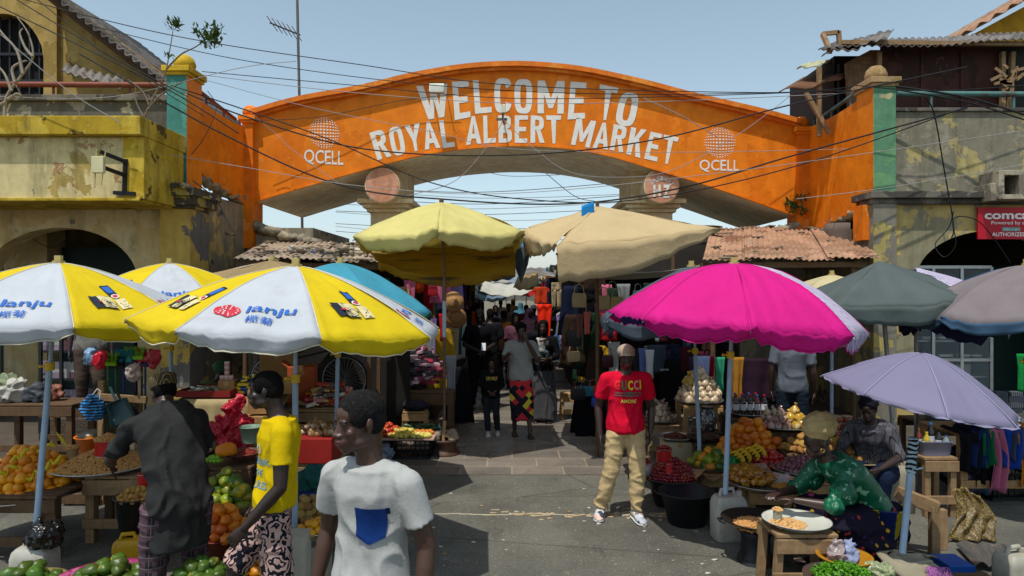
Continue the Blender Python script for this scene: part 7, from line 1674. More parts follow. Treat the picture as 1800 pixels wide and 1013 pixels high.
# potatoes, tubs
q = T(1420, 792, 7.4); stand('table under the knobbly brown roots', q, .6, .4, WOODD); pile('potato', 'knobbly brown root in the left root pile', 'potato', 'brown roots in the left pile', 'lump', POTATO, .042, q, .27, .2, .16, 49)
q = T(1498, 808, 6.9); stand('stand under the brown roots behind the head wrap', q, .5, .4, WOODL); dish('serving_tray', 'tray of brown roots behind the cream head wrap', 'tray', q, .32, .03, mat('#a8946e', .8)); pile('potato', 'big brown root piled behind the cream head wrap', 'potato', 'brown roots behind the head wrap', 'lump', POTATO, .048, q+V((0,0,.02)), .28, .22, .22, 50)
q = T(1462, 768, 7.4); stand('box holding the stacked sauce tubs', q, .5, .3, WOODD)
for r_i in range(3):
    for k in range(4):
        th = thing('sauce_tub', 'clear tub of red sauce with a pale lid in the stacked rows', 'tub', q+V((-.19+.115*k, -.02, .078*r_i)), 0, 'sauce tubs stacked in rows'); m = M(); m.lathe([(0,0), (.040,0), (.050,.066), (0,.066)], (0,0,0), 18); obj('tub', m, mat('#7d2a10', .15, .4, 30, spec=.7, c2='#a5481c', thr=.5), th, world=False); m = M(); m.cyl((0,0,.066), (0,0,.076), .054, n=18); obj('lid', m, mat('#a8927f', .3, .1), th, world=False)
# enamel tray, wok
q = T(1400, 924, 5.05); th = stand('old wooden stool carrying the white enamel tray', q, .44, .38, WOOD, .03); n = NT('enamel'); 
dish('serving_tray', 'white enamel tray of shelled nuts on the old stool', 'tray', q, .225, .045, mat('#c2c4b8', .25, .08, 6, .05, spec=.6, dirt=.1), rb=.17)
m = M(); m.tube([q+V((math.cos(a)*.245, math.sin(a)*.245, .046)) for a in [2*PI*j/40 for j in range(41)]], .004, 5); single('tray_rim', m, mat('#3a4046', .4), 'dark worn rim around the white enamel tray', 'rim')
heap('shelled_nuts', 'shelled nuts spread on the left of the enamel tray', 'nuts', TAN, .008, q+V((-.07, -.01, .015)), .13, .12, .03, 330, 51, core=mat('#8a6a44'))
th = thing('measuring_tin', 'small tin cup of nuts on the enamel tray', 'tin', q+V((-.12, .05, .03))); m = M(); m.cyl((0,0,0), (0,0,.07), .033, n=18); obj('cup', m, mat('#8d8a78', .4), th, world=False); heap('shelled_nuts', 'nuts heaped over the small tin cup', 'nuts', TAN, .008, q+V((-.12, .05, .10)), .035, .035, .02, 36, 52)
q = V((X(1332, 5.45), 5.5, .27)); dish('frying_pan', 'big black iron pan of nuts on the charcoal stove', 'pan', q, .25, .075, mat('#1d1a18', .5, .3, dirt=.2), rb=.12, handles=True); heap('nuts', 'nuts in the big black iron pan', 'nuts', NUT, .010, q+V((0,0,.02)), .19, .19, .05, 420, 53)
th = thing('charcoal_stove', 'black metal charcoal stove under the iron pan', 'stove', (q.x, q.y, 0)); m = M(); m.lathe([(.15, 0), (.13, .06), (.10, .12), (.11, .2), (.15, .262), (.14, .262), (.09, .2)], (0,0,0), 24); obj('stove_body', m, metal('#24262a', .6, .2), th, world=False)
for k in range(4): m = M(); m.beam((math.cos(k*PI/2+.4)*.14, math.sin(k*PI/2+.4)*.14, 0), (math.cos(k*PI/2+.4)*.13, math.sin(k*PI/2+.4)*.13, .26), .025, .012); obj('leg', m, metal('#24262a', .6, .2), th, world=False)
# striped bucket, basin, herbs
n = NT('striped_plastic'); s_ = n.sep(); an = n.math('ARCTAN2', s_[1], s_[0]); BKT = n.done(n.mix(n.ramp(n.math('FRACT', n.math('ADD', n.math('MULTIPLY', an, .8), n.math('MULTIPLY', n.noise(9, 3), .25))), [(0, (1,)*3), (.3, (0,)*3)], True), hx('#152c66'), hx('#b09a1c')), .4)
q = V((X(1560, 5.25), 5.3, .25)); stand('small dark stool under the striped bucket', q, .3, .26, WOODD); th = dish('plastic_bucket', 'blue bucket with yellow drips behind the pale post', 'bucket', q, .15, .26, BKT, rb=.11)
q = V((X(1490, 4.7), 4.75, .24)); dish('plastic_basin', 'yellow brown basin holding plastic bags at the bottom right', 'basin', q, .165, .10, mat('#a8741a', .4), rb=.12); stand('low stool beneath the yellow brown basin', q, .28, .25, WOODD)
for i, (dx, c_, lb_) in enumerate(((-.05, '#b8a8a6', 'clear bag with pink contents in the yellow brown basin'), (.03, '#aab4d8', 'pale blue plastic bag standing in the yellow brown basin'))):
    m = M(); m.ell(q+V((dx, 0, .10)), (.06, .06, .07)); m.ell(q+V((dx+.01, 0, .16)), (.035, .035, .05)); me = remesh(m, .008, 1); wrinkle(me, .03, (24, 24, 14), i*3); single('plastic_bag', me, mat(c_, .2, .15, spec=.6, trans=.4), lb_, 'bag', 'bags in the yellow brown basin')
q = T(1480, 1022, 4.45); dish('serving_tray', 'tray of fresh green herbs at the bottom edge', 'tray', q, .22, .03, DKMETAL)
m = M(); rr = random.Random(3)
for i in range(1100):
    a, d = rr.uniform(0, 6.28), math.sqrt(rr.random()); p = q+V((math.cos(a)*d*.19, math.sin(a)*d*.15, .03+.08*(1-d*d)*rr.random()+.02)); R_ = R3(rr.uniform(0, 6), rr.uniform(-1, 1), rr.uniform(-1, 1)); s = rr.uniform(.007, .015)
    m.add([p+R_ @ V(v)*s for v in ((-1, 0, 0), (0, -.7, .15), (1.3, 0, 0), (0, .7, .15))], [(0, 1, 2), (0, 2, 3)])
single('herb_leaves', m, mat('#4f8a14', .5, .35, 30, trans=.2), 'fresh green herb leaves in the tray at the bottom edge', 'herbs', kind='stuff', fix=False)
m = M(); m.ell(T(1545, 1003, 4.6), (.10, .07, .05)); me = remesh(m, .008, 1); wrinkle(me, .03, (18, 18, 18), 4); single('plastic_bag', me, mat('#a9b48a', .2, .2, spec=.6, trans=.4), 'clear greenish bag lying right of the herbs', 'bag')
# sack at post
m = M(); q = V((X(1600, 4.72), 4.74, 0)); m.lathe([(0, 0), (.155, .0), (.17, .08), (.165, .22), (.15, .30), (.13, .33), (.05, .32), (0, .31)], q, 24); me = remesh(m, .012, 2); wrinkle(me, .02, (10, 10, 7), 6); 
th = thing('sand_sack', 'dusty woven sack holding the pale blue post', 'sack', q); obj('sack_body', me, mat('#8d8673', .95, .15, 6, .6, 60, dirt=.3), th)
m = M(); m.grid(lambda u, v: q+V((math.cos(u*5.5)*(.13+.07*v), math.sin(u*5.5)*(.13+.07*v), .33+.05*math.sin(u*11+2)*v-.05*v*v)), 40, 6); obj('sack_collar', m, mat('#857e6a', .95, .15, 6, .6, 60), th, solid=.005)
m = M()
for k in range(40): a = RN.uniform(-1.6, -.4); p = q+V((.06+.03*math.cos(a), -.13, .32)); m.tube([p, p+V((RN.uniform(-.08, .1), -.05, .01)), p+V((RN.uniform(-.12, .16), -.08, -.06-RN.random()*.05))], .0018, 4)
obj('string_fringe', m, mat('#9a5a9a', .7), th)
# stools, bench, bin of bottles
q = T(1636, 797, 6.7); stand('tall stool carrying the clear bin of bottles', q, .32, .34, WOOD); th = thing('plastic_bin', 'clear grey plastic bin crammed with bottles', 'bin', q); m = M(); m.rings(rbox_rings((0,0,0), .31, .24, .14, prof=((0, .92), (.9, 1), (.92, 1.05), (1, 1.05), (1, .98), (.05, .88)))); obj('bin_body', m, mat('#7d7f92', .2, .1, spec=.6, trans=.3), th, world=False)
for i, (dx, dy, h_, lq, cp, lb_) in enumerate(((0, 0, .28, '#101418', '#2a6fc0', 'tall dark bottle with blue cap in the clear bin'), (-.10, .03, .22, '#6b2c14', '#c9701a', 'brown sauce bottle with orange cap in the bin'), (-.07, -.05, .2, '#b8a02c', '#d0b01c', 'yellow bottle with yellow cap in the bin'), (.09, .02, .2, '#2a2c30', '#1c1c20', 'short black bottle in the bin'), (.12, -.05, .17, '#7a8a90', '#3a5a90', 'small clear bottle at the right of the bin'))): bottle(lb_, q+V((dx, dy, .02)), .032, h_, lq, cp, 'bottles in the clear bin')
bn = thing('wooden_bench', 'tilted rough timber trestle beside the pale blue post', 'bench', (X(1612, 5.6), 5.6, 0)); 
m = M(); m.beam(T(1576, 865, 5.7), T(1648, 893, 5.6), .08, .10); obj('top_beam', m, WOOD, bn, bevel=.004)
for a, b in (((1642, 890, 5.6), (1642, 985, 5.6)), ((1655, 895, 5.75), (1655, 975, 5.75)), ((1585, 872, 5.8), (1585, 965, 5.8))): m = M(); p0, p1 = T(*a), T(*b); p1.z = 0; p1.x = p0.x; m.beam(p0, p1, .07, .06); obj('leg', m, WOOD, bn, bevel=.004)
jerrycan('tall beige jerrycan holding the galvanised umbrella pole', (X(1577, 6.75), 6.78, 0), .30, .25, .44, '#9c9684', -.1)
bottle('clear water bottle with blue cap on the ground near the beige jerrycan', (X(1537, 6.2), 6.2, .13*0), .04, .26, '#8a98a0', '#2a5fb0', None)
# clothes table
tb_ = table('long timber table draped with bright cloths at the right edge', X(1688, 6.9), X(1860, 6.9), 6.9, 7.6, .72, WOODL, leg=.075)
def drape(name, label, cat, c, p, w_, L, over=.25, seed=0, grp=None, mt=None):
    def f(u, v):
        s = v*(over+L); fold_ = .022*math.sin(u*13+seed)*min(1, max(0, (s-over)/.1)) if s > over else 0
        if s < over: return V((p[0]+w_*(u-.5), p[1]+over-s, p[2]+.02*math.sin(u*9+seed)))
        t = s-over; return V((p[0]+w_*(u-.5)*(1+.15*t/L)+.02*math.sin(t*9+seed), p[1]-.012+fold_-.02*t, p[2]-t+.02*math.sin(u*7+seed)*(t/L)))
    m = M(); m.grid(f, 24, 18); return single(name, m, mt or cloth(c, .05), label, cat, grp, solid=.006, fix=False)
for i, (px, c_, w_, L, lb_) in enumerate(((1700, '#101116', .20, .40, 'black cloth at the left end of the clothes table'), (1722, '#16254f', .18, .36, 'navy cloth with faint rings draped on the table'), (1741, '#0d5a36', .16, .36, 'dark green cloth draped beside the navy one'), (1752, '#b0607c', .14, .62, 'dusty pink cloth hanging lowest from the clothes table'), (1774, '#14388a', .24, .40, 'royal blue cloth draped over the table front'), (1790, '#3f4654', .12, .34, 'slate grey cloth draped right of the royal blue one'), (1800, '#b8701a', .12, .60, 'orange cloth hanging at the right edge'), (1735, '#0c0d10', .16, .62, 'long black cloth hanging behind the pink one'))):
    drape('draped_cloth', lb_, 'cloth', c_, (X(px, 6.88), 6.86+(.05 if i == 7 else .004*i), .745+.012*i), w_, L, .3, i*1.7, 'cloths draped over the long table')
for i, (px, py, c_) in enumerate(((1700, 752, '#15161b'), (1722, 745, '#1d1e24'), (1712, 766, '#2c1a1e'))):
    m = M(); m.ell(T(px, py, 7.1), (.13, .1, .06)); me = remesh(m, .012, 1); wrinkle(me, .03, (12, 12, 12), i); single('folded_cloth', me, cloth(c_), ('black bundle of cloth at the back of the clothes table', 'upper black bundle of cloth on the clothes table', 'dark bundle of cloth at the front left of the table')[i], 'cloth', 'bundles on the clothes table')
n = NT('striped_fabric'); wv = n.n('ShaderNodeTexWave'); wv.inputs['Scale'].default_value = 7; n.l(n.co, wv.inputs[0]); SF = n.done(n.ramp(wv.outputs[0], [(.4, hx('#22262e')), (.5, hx('#8a8a80')), (.7, hx('#2c3444')), (.9, hx('#5f6a7a'))]), .9)
table('back table under the stacks of striped cloth', X(1630, 7.9), X(1830, 7.9), 7.9, 8.5, .62, WOODD)
fp = protos('folded_cloth', 'box', SF, .17, 3, 4)
for px in (1650, 1678, 1706, 1734, 1762, 1788):
    for l in range(4 if px < 1700 else 6): put('folded_cloth', fp[l % 3], (X(px, 7.9), 7.95, .66+.062*l), (0, 0, RN.uniform(-.12, .12)), 'folded striped cloth in the stacks behind the clothes table', 'cloth', 'folded striped cloths behind the clothes table', .5, RN.choice([SF, SF, cloth('#17181d'), cloth('#3a3f4a'), cloth('#5c5a55')]))
pile('snack_bag', 'clear crumpled bag on the clothes table', 'bag', 'clear bags on the clothes table', 'lump', mat('#8a8a88', .15, .3, 20, spec=.7, c2='#c9c9c6', thr=.55), .055, (X(1750, 7.2), 7.25, .73), .30, .1, .1, 55)
m = M(); m.ell((X(1690, 7.2), 7.3, .3), (.2, .2, .2)); me = remesh(m, .02, 1); wrinkle(me, .05, (6, 6, 6), 2); single('cloth_sack', me, mat('#15151a', .4), 'big black sack stored under the clothes table', 'sack')
m = M(); m.ell((X(1720, 7), 7.05, .2), (.24, .15, .12)); me = remesh(m, .015, 1); wrinkle(me, .04, (8, 8, 8), 4); single('cloth_sack', me, mat('#5a4a66', .3, .5, 4, c2='#3a5a7a', thr=.5), 'crumpled printed plastic sack under the clothes table', 'sack')
crate('dark crate under the right end of the clothes table', X(1750, 7), X(1820, 7), 7.05, 7.45, .0, .28)
n = NT('gold_brocade'); vo = n.n('ShaderNodeTexVoronoi'); vo.inputs['Scale'].default_value = 70; n.l(n.co, vo.inputs[0]); GB = n.done(n.ramp(vo.outputs['Distance'], [(.25, hx('#8a753c')), (.5, hx('#4a3a1c'))]), .5)
m = M(); q = V((X(1692, 6.1), 6.15, 0))
m.grid(lambda u, v: q+V(((u-.5)*.36*(.7+.5*v)+.05*math.sin(v*5), -.10-.16*v+.035*noise.noise(V((u*6, v*4, 2)))+.016*math.sin(u*20+v*6), .40-.38*v**.8+.04*math.sin(u*5)*(1-v)+.02*noise.noise(V((u*7, v*5, 0))))), 40, 24); single('gold_cloth', m, GB, 'glittering gold brown cloth slumped against the kerb', 'cloth', solid=.006)
th = thing('sunshade', 'silver folding car sunshade lying on the ground', 'sunshade', T(1745, 985, 5.5)); m = M(); a, b, c_, d_ = T(1680, 962, 5.75), T(1810, 975, 5.6), T(1810, 1000, 5.2), T(1715, 985, 5.3)
for p in (a, b, c_, d_): p.z = .04
m.grid(lambda u, v: a.lerp(b, u).lerp(d_.lerp(c_, u), v)+V((0, 0, .04*abs(math.sin(u*12)))), 24, 3, False); obj('foil_sheet', m, metal('#a9aaac', .25), th, solid=.006)
jerrycan('grimy white jerrycan in the bottom right corner', (X(1793, 4.85), 4.9, 0), .24, .2, .30, '#a8a496', .2)
table('dark board table at the bottom edge on the right', X(1645, 4.7), X(1755, 4.7), 4.45, 4.85, .18, WOODD, rail=False)
m = M(); m.b2((X(1655, 5.2), 5.1, .02), (X(1700, 5.2), 5.35, .12)); single('blue_box', m, mat('#1450a0', .35, .1), 'flat bright blue box lying behind the dark board', 'box', bevel=.006)
# right walls and shop window
th = thing('shop_window', 'glass shop window with shelves of small goods under the right arcade', 'window', (X(1665, 11.4), 11.4, .13)); AL = metal('#b5b8ba', .35)
m = M()
for px in (1588, 1640, 1690, 1742): m.b2((X(px, 11.4)-.025, 11.38, .13), (X(px, 11.4)+.025, 11.43, 2.55))
for z in (.15, 1.0, 1.85, 2.2, 2.55): m.b2((X(1588, 11.4), 11.384, z-.025), (X(1742, 11.4), 11.426, z+.025))
obj('window_frame', m, AL, th)
m = M(); m.b2((X(1588, 11.4), 11.40, .15), (X(1742, 11.4), 11.406, 2.55)); obj('glass', m, glass('#8fa0a6', .18), th)
for z in (.7, 1.0, 1.3, 1.55): m = M(); m.b2((X(1590, 11.4), 11.46, z), (X(1740, 11.4), 11.8, z+.02)); obj('shelf', m, AL, th)
m = M(); m.b2((X(1586, 11.4), 11.82, .13), (X(1744, 11.4), 11.86, 2.6)); obj('back_panel', m, DARKIN, th)
sg_ = protos('small_ware', 'box', AL, .05, 3, 8)
for z in (1.02, 1.32, 1.57):
    for k in range(14): put('small_ware', sg_[k % 3], (X(1595+k*10.3, 11.4), 11.55, z+.04), (0, 0, RN.uniform(-.3, .3)), 'small boxed ware on the shop window shelves', 'goods', 'small wares in the shop window', .8, RN.choice([AL, mat('#8a7a5a', .5), mat('#3a4a6a', .5), mat('#b5b0a6', .5), mat('#22242a', .5)]))
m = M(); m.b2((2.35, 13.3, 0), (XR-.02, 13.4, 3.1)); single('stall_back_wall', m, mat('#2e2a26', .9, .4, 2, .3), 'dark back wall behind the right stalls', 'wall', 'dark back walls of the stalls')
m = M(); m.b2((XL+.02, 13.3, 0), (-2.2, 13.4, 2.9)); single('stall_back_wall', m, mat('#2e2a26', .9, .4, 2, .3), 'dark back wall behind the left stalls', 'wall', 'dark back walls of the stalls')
# ================================================================ hanging clothes and the lane
def garment(kind, w_, h, seed=0):
    m = M(); rr = random.Random(seed); ph = rr.uniform(0, 9); fq = rr.uniform(9, 16)/max(w_, .2)*.4
    def sheet(x0f, x1f, z0, z1, n_=14):
        def f(u, v):
            a, b = x0f(v), x1f(v); x = a+(b-a)*u; return V((x, .022*math.sin(x*fq*2.4+ph+v*1.2)*(.3+v)+.02*noise.noise(V((x*6, v*3, seed))), z0+(z1-z0)*v+.01*math.sin(x*20+ph)*v))
        m.grid(f, n_, 12)
    if kind == 'shirt':
        sheet(lambda v: -w_*.36*(1+.1*v), lambda v: w_*.36*(1+.1*v), 0, -h)
        for s in (-1, 1): m.grid(lambda u, v: V((s*(w_*.34+w_*.17*v), .01*math.sin(u*5), -h*(.02+.10*v)-h*.22*u*(1-.1*v))), 4, 5)
    elif kind == 'trousers':
        sheet(lambda v: -w_*.32, lambda v: w_*.32, 0, -h*.3)
        for s in (-1, 1): sheet(lambda v: s*w_*.17-w_*.155*(1-.25*v), lambda v: s*w_*.17+w_*.155*(1-.25*v), -h*.29, -h, 8)
    elif kind == 'dress': sheet(lambda v: -w_*(.25+.25*v**.8), lambda v: w_*(.25+.25*v**.8), 0, -h)
    elif kind == 'scarf': sheet(lambda v: -w_*.5*(1-.3*math.sin(v*2)), lambda v: w_*.5*(1-.3*math.sin(v*2)), 0, -h)
    me = m.mesh('garment', False); b = bmesh.new(); b.from_mesh(me); bmesh.ops.solidify(b, geom=b.faces[:], thickness=.010); b.to_mesh(me); b.free(); return me
def handbag(w_, h):
    m = M(); m.rings(rbox_rings((0, 0, -h), w_, .09, h*.62, prof=((0, .8), (.1, 1), (.85, .95), (1, .8)))); m.tube([(-w_*.35, 0, -h*.4), (-w_*.25, 0, -h*.05), (0, 0, 0), (w_*.25, 0, -h*.05), (w_*.35, 0, -h*.4)], .008, 6); return m.mesh('handbag')
def hat():
    m = M(); m.lathe([(0, .10), (.06, .10), (.085, .08), (.09, .0), (.16, -.012), (.165, -.006), (.09, .008)], (0,0,0), 22); me = m.mesh('hat'); me.transform(Matrix.Rotation(PI/2, 4, 'X')); me.transform(Matrix.Translation((0, 0, -.17))); return me
GP_ = {k: [garment(k, w_, h, i*7+len(k)) for i in range(3)] for k, w_, h in (('shirt', .62, .62), ('trousers', .5, .78), ('dress', .6, 1.1), ('scarf', .26, .8))}
GP_['handbag'] = [handbag(.30, .34), handbag(.24, .38)]; GP_['hat'] = [hat()]
DKC = [('black', '#0e0e10'), ('navy', '#161d33'), ('charcoal', '#26272a'), ('maroon', '#3f141f'), ('dark brown', '#33241c'), ('slate', '#39424c'), ('deep green', '#17301f'), ('plum', '#3a1c3a')]
BRC = [('beige', '#a08a68'), ('white', '#b9b6b0'), ('red', '#9d1c24'), ('orange', '#d0481c'), ('pink', '#b8607a'), ('teal', '#1f6a70'), ('mustard', '#a8841e'), ('denim blue', '#3a587f'), ('grey', '#777a7c'), ('lilac', '#7d6a9a')]
def hang(kind, p, col, label, rz=0, s=1.0, group=None):
    gl = GP_[kind]; me = gl[RN.randrange(len(gl))]; mt = cloth(col) if kind not in ('handbag',) else mat(col, .45, .15, 6, .2)
    return put({'shirt': 'hanging_shirt', 'trousers': 'hanging_trousers', 'dress': 'hanging_dress', 'scarf': 'hanging_scarf', 'handbag': 'handbag', 'hat': 'sun_hat'}[kind], (me, mt), p, (0, 0, rz), label, {'handbag': 'handbag', 'hat': 'hat'}.get(kind, kind), group, s, mt)
# things one can point to
for kind, px, py, Y, c_, s, lb_ in (('trousers', 978, 497, 10.7, '#a08e6e', .5, 'beige shorts hanging high right of the lane'), ('scarf', 957, 535, 11.2, '#e02c10', 1.0, 'vivid orange red cloth hanging right of the lane'),
    ('shirt', 951, 505, 11.4, '#b83a1c', .45, 'rust orange top hanging beside the beige shorts'), ('scarf', 1032, 548, 10.2, '#b8605a', .42, 'salmon cloth corner hanging at the right stall'), ('scarf', 1019, 552, 10.25, '#6f4a44', .45, 'brown cloth hanging left of the salmon one'),
    ('handbag', 1018, 500, 10.1, '#a8946e', .9, 'cream bag with a brown stripe hanging high on the right'), ('handbag', 1060, 505, 10.0, '#a08a60', .85, 'first tan handbag under the beige canopy'), ('handbag', 1084, 507, 10.0, '#96804f', .85, 'second tan handbag under the beige canopy'),
    ('handbag', 1008, 565, 10.3, '#16161a', 1.0, 'black handbag hanging beside the salmon cloth'), ('dress', 1033, 692, 10.1, '#0b0b0e', .66, 'long black dress hanging to the ground'), ('dress', 1047, 688, 10.25, '#111116', .68, 'second long black dress behind the first'),
    ('dress', 1021, 700, 10.35, '#0d0d12', .62, 'black skirt left of the long black dresses'), ('scarf', 1130, 612, 9.8, '#5a6a9a', .5, 'blue patterned cloth right of the pale cap'), ('scarf', 1142, 615, 9.7, '#b8b8bc', .5, 'white patterned cloth hanging behind the crimson t-shirt man'),
    ('scarf', 1236, 626, 9.6, '#8f98c0', .8, 'pale violet cloth hanging under the magenta umbrella'), ('scarf', 1243, 626, 9.7, '#8a1228', .9, 'crimson cloth hanging under the magenta umbrella'), ('scarf', 1265, 628, 9.6, '#2f8a6a', .6, 'mint green cloth hanging under the magenta umbrella'),
    ('scarf', 1296, 628, 9.6, '#9a6a24', .75, 'ochre cloth hanging under the magenta umbrella'), ('scarf', 1225, 628, 9.8, '#3a3048', .9, 'dark purple cloth at the left under the magenta umbrella'), ('shirt', 1330, 630, 9.9, '#2b1a28', 1, 'dark top hanging behind the dark bottles'),
    ('dress', 1182, 632, 10.2, '#0f0f12', .7, 'black bib with small pale lettering behind the cream bags'), ('hat', 797, 512, 10.6, '#a07a50', 1.0, 'straw hat hanging left of the lane'), ('hat', 802, 540, 10.7, '#8a6440', 1.0, 'brown hat hanging below the straw hat'),
    ('scarf', 793, 625, 10.5, '#8a8a90', .7, 'grey striped cloth hanging low left of the lane'), ('dress', 808, 645, 10.8, '#15161c', .8, 'long dark dress hanging low left of the lane'), ('scarf', 1797, 622, 8.6, '#157a3a', .6, 'bright green cloth hanging at the right edge'),
    ('handbag', 1044, 668, 10.0, '#a83a1c', .7, 'orange and green round bag among the hanging bags'), ('handbag', 1030, 668, 9.95, '#1a5a6a', .7, 'teal bag beside the orange round bag'), ('handbag', 1016, 672, 9.9, '#17171a', .75, 'black cap shaped bag left of the teal one'), ('handbag', 1050, 690, 9.9, '#1c3a9a', .6, 'bright blue bag low beside the long black dresses')):
    hang(kind, T(px, py, Y), c_, lb_, RN.uniform(-.2, .2), s)
m = M(); vf = fit(textm('ON´T STOP', .01), -.07, .07, 0, .03); m.add([T(1168, 652, 10.12)+V((x, 0, y)) for x, y in fit(textm("DON'T STOP", .01), -.06, .06, 0, .028)[0]], textm("DON'T STOP", .01)[1], False)
single('bib_lettering', m, WHITE, 'small pale lettering on the black bib behind the cream bags', 'lettering', fix=False)
kinds = ['shirt', 'trousers', 'dress', 'scarf', 'handbag', 'shirt', 'scarf']
def rowfill(side, lb_side, Y0, Y1, step, x_at, levels, bright=.25):
    Y = Y0
    while Y < Y1:
        for z in levels:
            k = RN.choice(kinds); nm, c_ = RN.choice(BRC) if RN.random() < bright else RN.choice(DKC)
            hang(k, (x_at(Y)+side*RN.uniform(-.05, .45), Y+RN.uniform(-.1, .1), z+RN.uniform(-.12, .12)), c_, '%s %s hanging in the crowded rows %s' % (nm, {'dress': 'dress', 'shirt': 'top', 'trousers': 'trousers', 'scarf': 'cloth', 'handbag': 'bag'}[k], lb_side), RN.uniform(-.6, .6), RN.uniform(.7, 1.05), '%s clothes rows %s' % (nm, lb_side))
        Y += step
xl = lambda Y: -.98-.02*(Y-10); xr = lambda Y: .98+.02*(Y-10)
rowfill(-1, 'left of the lane', 11.3, 30, .42, xl, (2.35, 1.65), .42); rowfill(1, 'right of the lane', 11.0, 30, .40, xr, (2.4, 1.7, 1.2), .42)
# faces of the two corner stalls towards the street
for x in [.95+.17*i for i in range(14)]:
    for z in (2.30, 1.78, 1.25):
        k = RN.choice(kinds); nm, c_ = RN.choice(BRC) if RN.random() < .40 else RN.choice(DKC); hang(k, (x+RN.uniform(-.05, .05), 10.75+RN.uniform(-.12, .15), z+RN.uniform(-.1, .1)), c_, '%s %s on the corner stall right of the lane' % (nm, k), RN.uniform(-.3, .3), RN.uniform(.55, .85), '%s goods on the right corner stall' % nm)
for x in [-2.35+.17*i for i in range(8)]:
    for z in (2.3, 1.8):
        k = RN.choice(['handbag', 'hat', 'scarf', 'scarf', 'shirt', 'handbag']); nm, c_ = RN.choice(BRC) if RN.random() < .4 else RN.choice(DKC); hang(k, (x+RN.uniform(-.05, .05), 11.15+RN.uniform(-.12, .15), z+RN.uniform(-.1, .1)), c_, '%s %s on the corner stall left of the lane' % (nm, k), RN.uniform(-.3, .3), RN.uniform(.5, .8), '%s goods on the left corner stall' % nm)
# stall frames along the lane
AWC = ['#8f8c84', '#c5bda8', '#8fa3b0', '#b89c78', '#d5d0c0', '#a08a78', '#93a38e', '#c4baa0']
i = 0
for side, nm in ((-1, 'left'), (1, 'right')):
    for Y0, Y1 in ((11.2, 13.6), (13.9, 16.6), (16.9, 20), (20.3, 24), (24.3, 28.5), (28.8, 34), (34.3, 41)):
        xa = side*(1.25+.02*(Y0-10)); xb = side*3.6; i += 1; zt = 2.62+.12*math.sin(i*2.1)
        th = thing('lane_stall', '%s market stall number %s down the lane with a cloth roof' % (nm, ('one', 'two', 'three', 'four', 'five', 'six', 'seven')[(i-1) % 7]), 'stall', ((xa+xb)/2, (Y0+Y1)/2, 0), 0, 'market stalls lining the lane')
        for x, y in ((xa, Y0), (xa, Y1), (xb, Y0), (xb, Y1)): m = M(); m.cyl((x, y, 0), (x, y, zt), .03, n=8); obj('post', m, WOODD, th)
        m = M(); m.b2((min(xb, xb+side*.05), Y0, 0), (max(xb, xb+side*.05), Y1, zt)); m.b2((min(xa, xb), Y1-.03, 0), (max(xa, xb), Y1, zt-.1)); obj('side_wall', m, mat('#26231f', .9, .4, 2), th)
        ov = .45 if Y0 < 30 else .3
        m = M(); m.grid(lambda u, v: V((xa-side*ov+(xb-xa+side*ov)*u, Y0-.2+(Y1-Y0+.3)*v, zt+.05-.16*math.sin(u*PI)-.10*math.sin(v*PI*2)**2+.1*u)), 12, 10); obj('roof_cloth', m, cloth(AWC[i % 8], .42), th, solid=.005)
        m = M(); m.b2((min(xa, xa+side*.9), Y0+.2, 0), (max(xa, xa+side*.9), Y1-.2, .72)); obj('counter', m, mat('#3a2f26', .9, .4, 3), th, bevel=.01)
        pr = protos('bundle_goods', 'lump', cloth('#3a3a40'), .11, 3, i)
        for k in range(10): put('bundle_goods', pr[k % 3], (xa+side*RN.uniform(.05, .5), RN.uniform(Y0+.3, Y1-.3), .80), (0, 0, RN.uniform(0, 6)), 'bundle of goods on a counter %s of the lane' % nm, 'goods', 'bundles on the counters %s of the lane' % nm, RN.uniform(.8, 1.4), cloth(RN.choice(DKC+BRC)[1]))
# awnings strung across
for lb_, pts, c_, tr in (('dark awning slung high over the left of the lane', [(828, 482, 14), (905, 488, 14), (895, 478, 16.5), (835, 474, 16.5)], '#1c1d22', .0), ('white tarpaulin glowing in the sun far down the lane', [(842, 512, 18), (930, 516, 18), (925, 498, 22), (850, 494, 22)], '#cfcdc2', .4),
    ('tan awning edge right of the white tarpaulin', [(902, 506, 16), (948, 498, 16), (945, 476, 18), (912, 482, 18)], '#a0875c', .3), ('red awning strip under the tan one', [(906, 516, 19), (950, 514, 19), (948, 508, 21), (910, 508, 21)], '#a81c1c', .3),
    ('grey blue awning far down the left of the lane', [(835, 524, 21), (890, 526, 21), (888, 512, 25), (842, 510, 25)], '#6f8290', .3), ('cream awning over the far end of the lane', [(880, 512, 24), (945, 516, 24), (935, 500, 29), (885, 498, 29)], '#c4b68e', .4), ('blue tarpaulin between the lemon umbrella and beige canopy', [(890, 442, 10.6), (922, 446, 10.6), (920, 415, 11.4), (905, 418, 11.4)], '#3a8fc8', .3)):
    P_ = [T(*p) for p in pts]; m = M(); m.grid(lambda u, v: P_[0].lerp(P_[1], u).lerp(P_[3].lerp(P_[2], u), v)+V((0, 0, -.10*math.sin(PI*u)*(1-.4*v)+.02*math.sin(u*20))), 20, 8)
    single('awning', m, cloth(c_, tr), lb_, 'awning', 'awnings strung over the lane', solid=.006)
m = M(); m.grid(lambda u, v: T(910+24*u-6*v, 432, 9.4)+V((0, .04*math.sin(u*9), -v*.52*(1-.5*abs(2*u-1)))), 10, 12); single('hanging_cloth', m, cloth('#4a5a66'), 'grey blue cloth strip hanging between the two big canopies', 'cloth', solid=.005)
m = M(); m.b2((-9, 46, 0), (9, 50, 3.0)); m.mi = 1; corrug(m, (-9.4, 45.4, 3.0), (9.4, 45.4, 3.0), (-9.4, 50.5, 3.7), 60, .04)
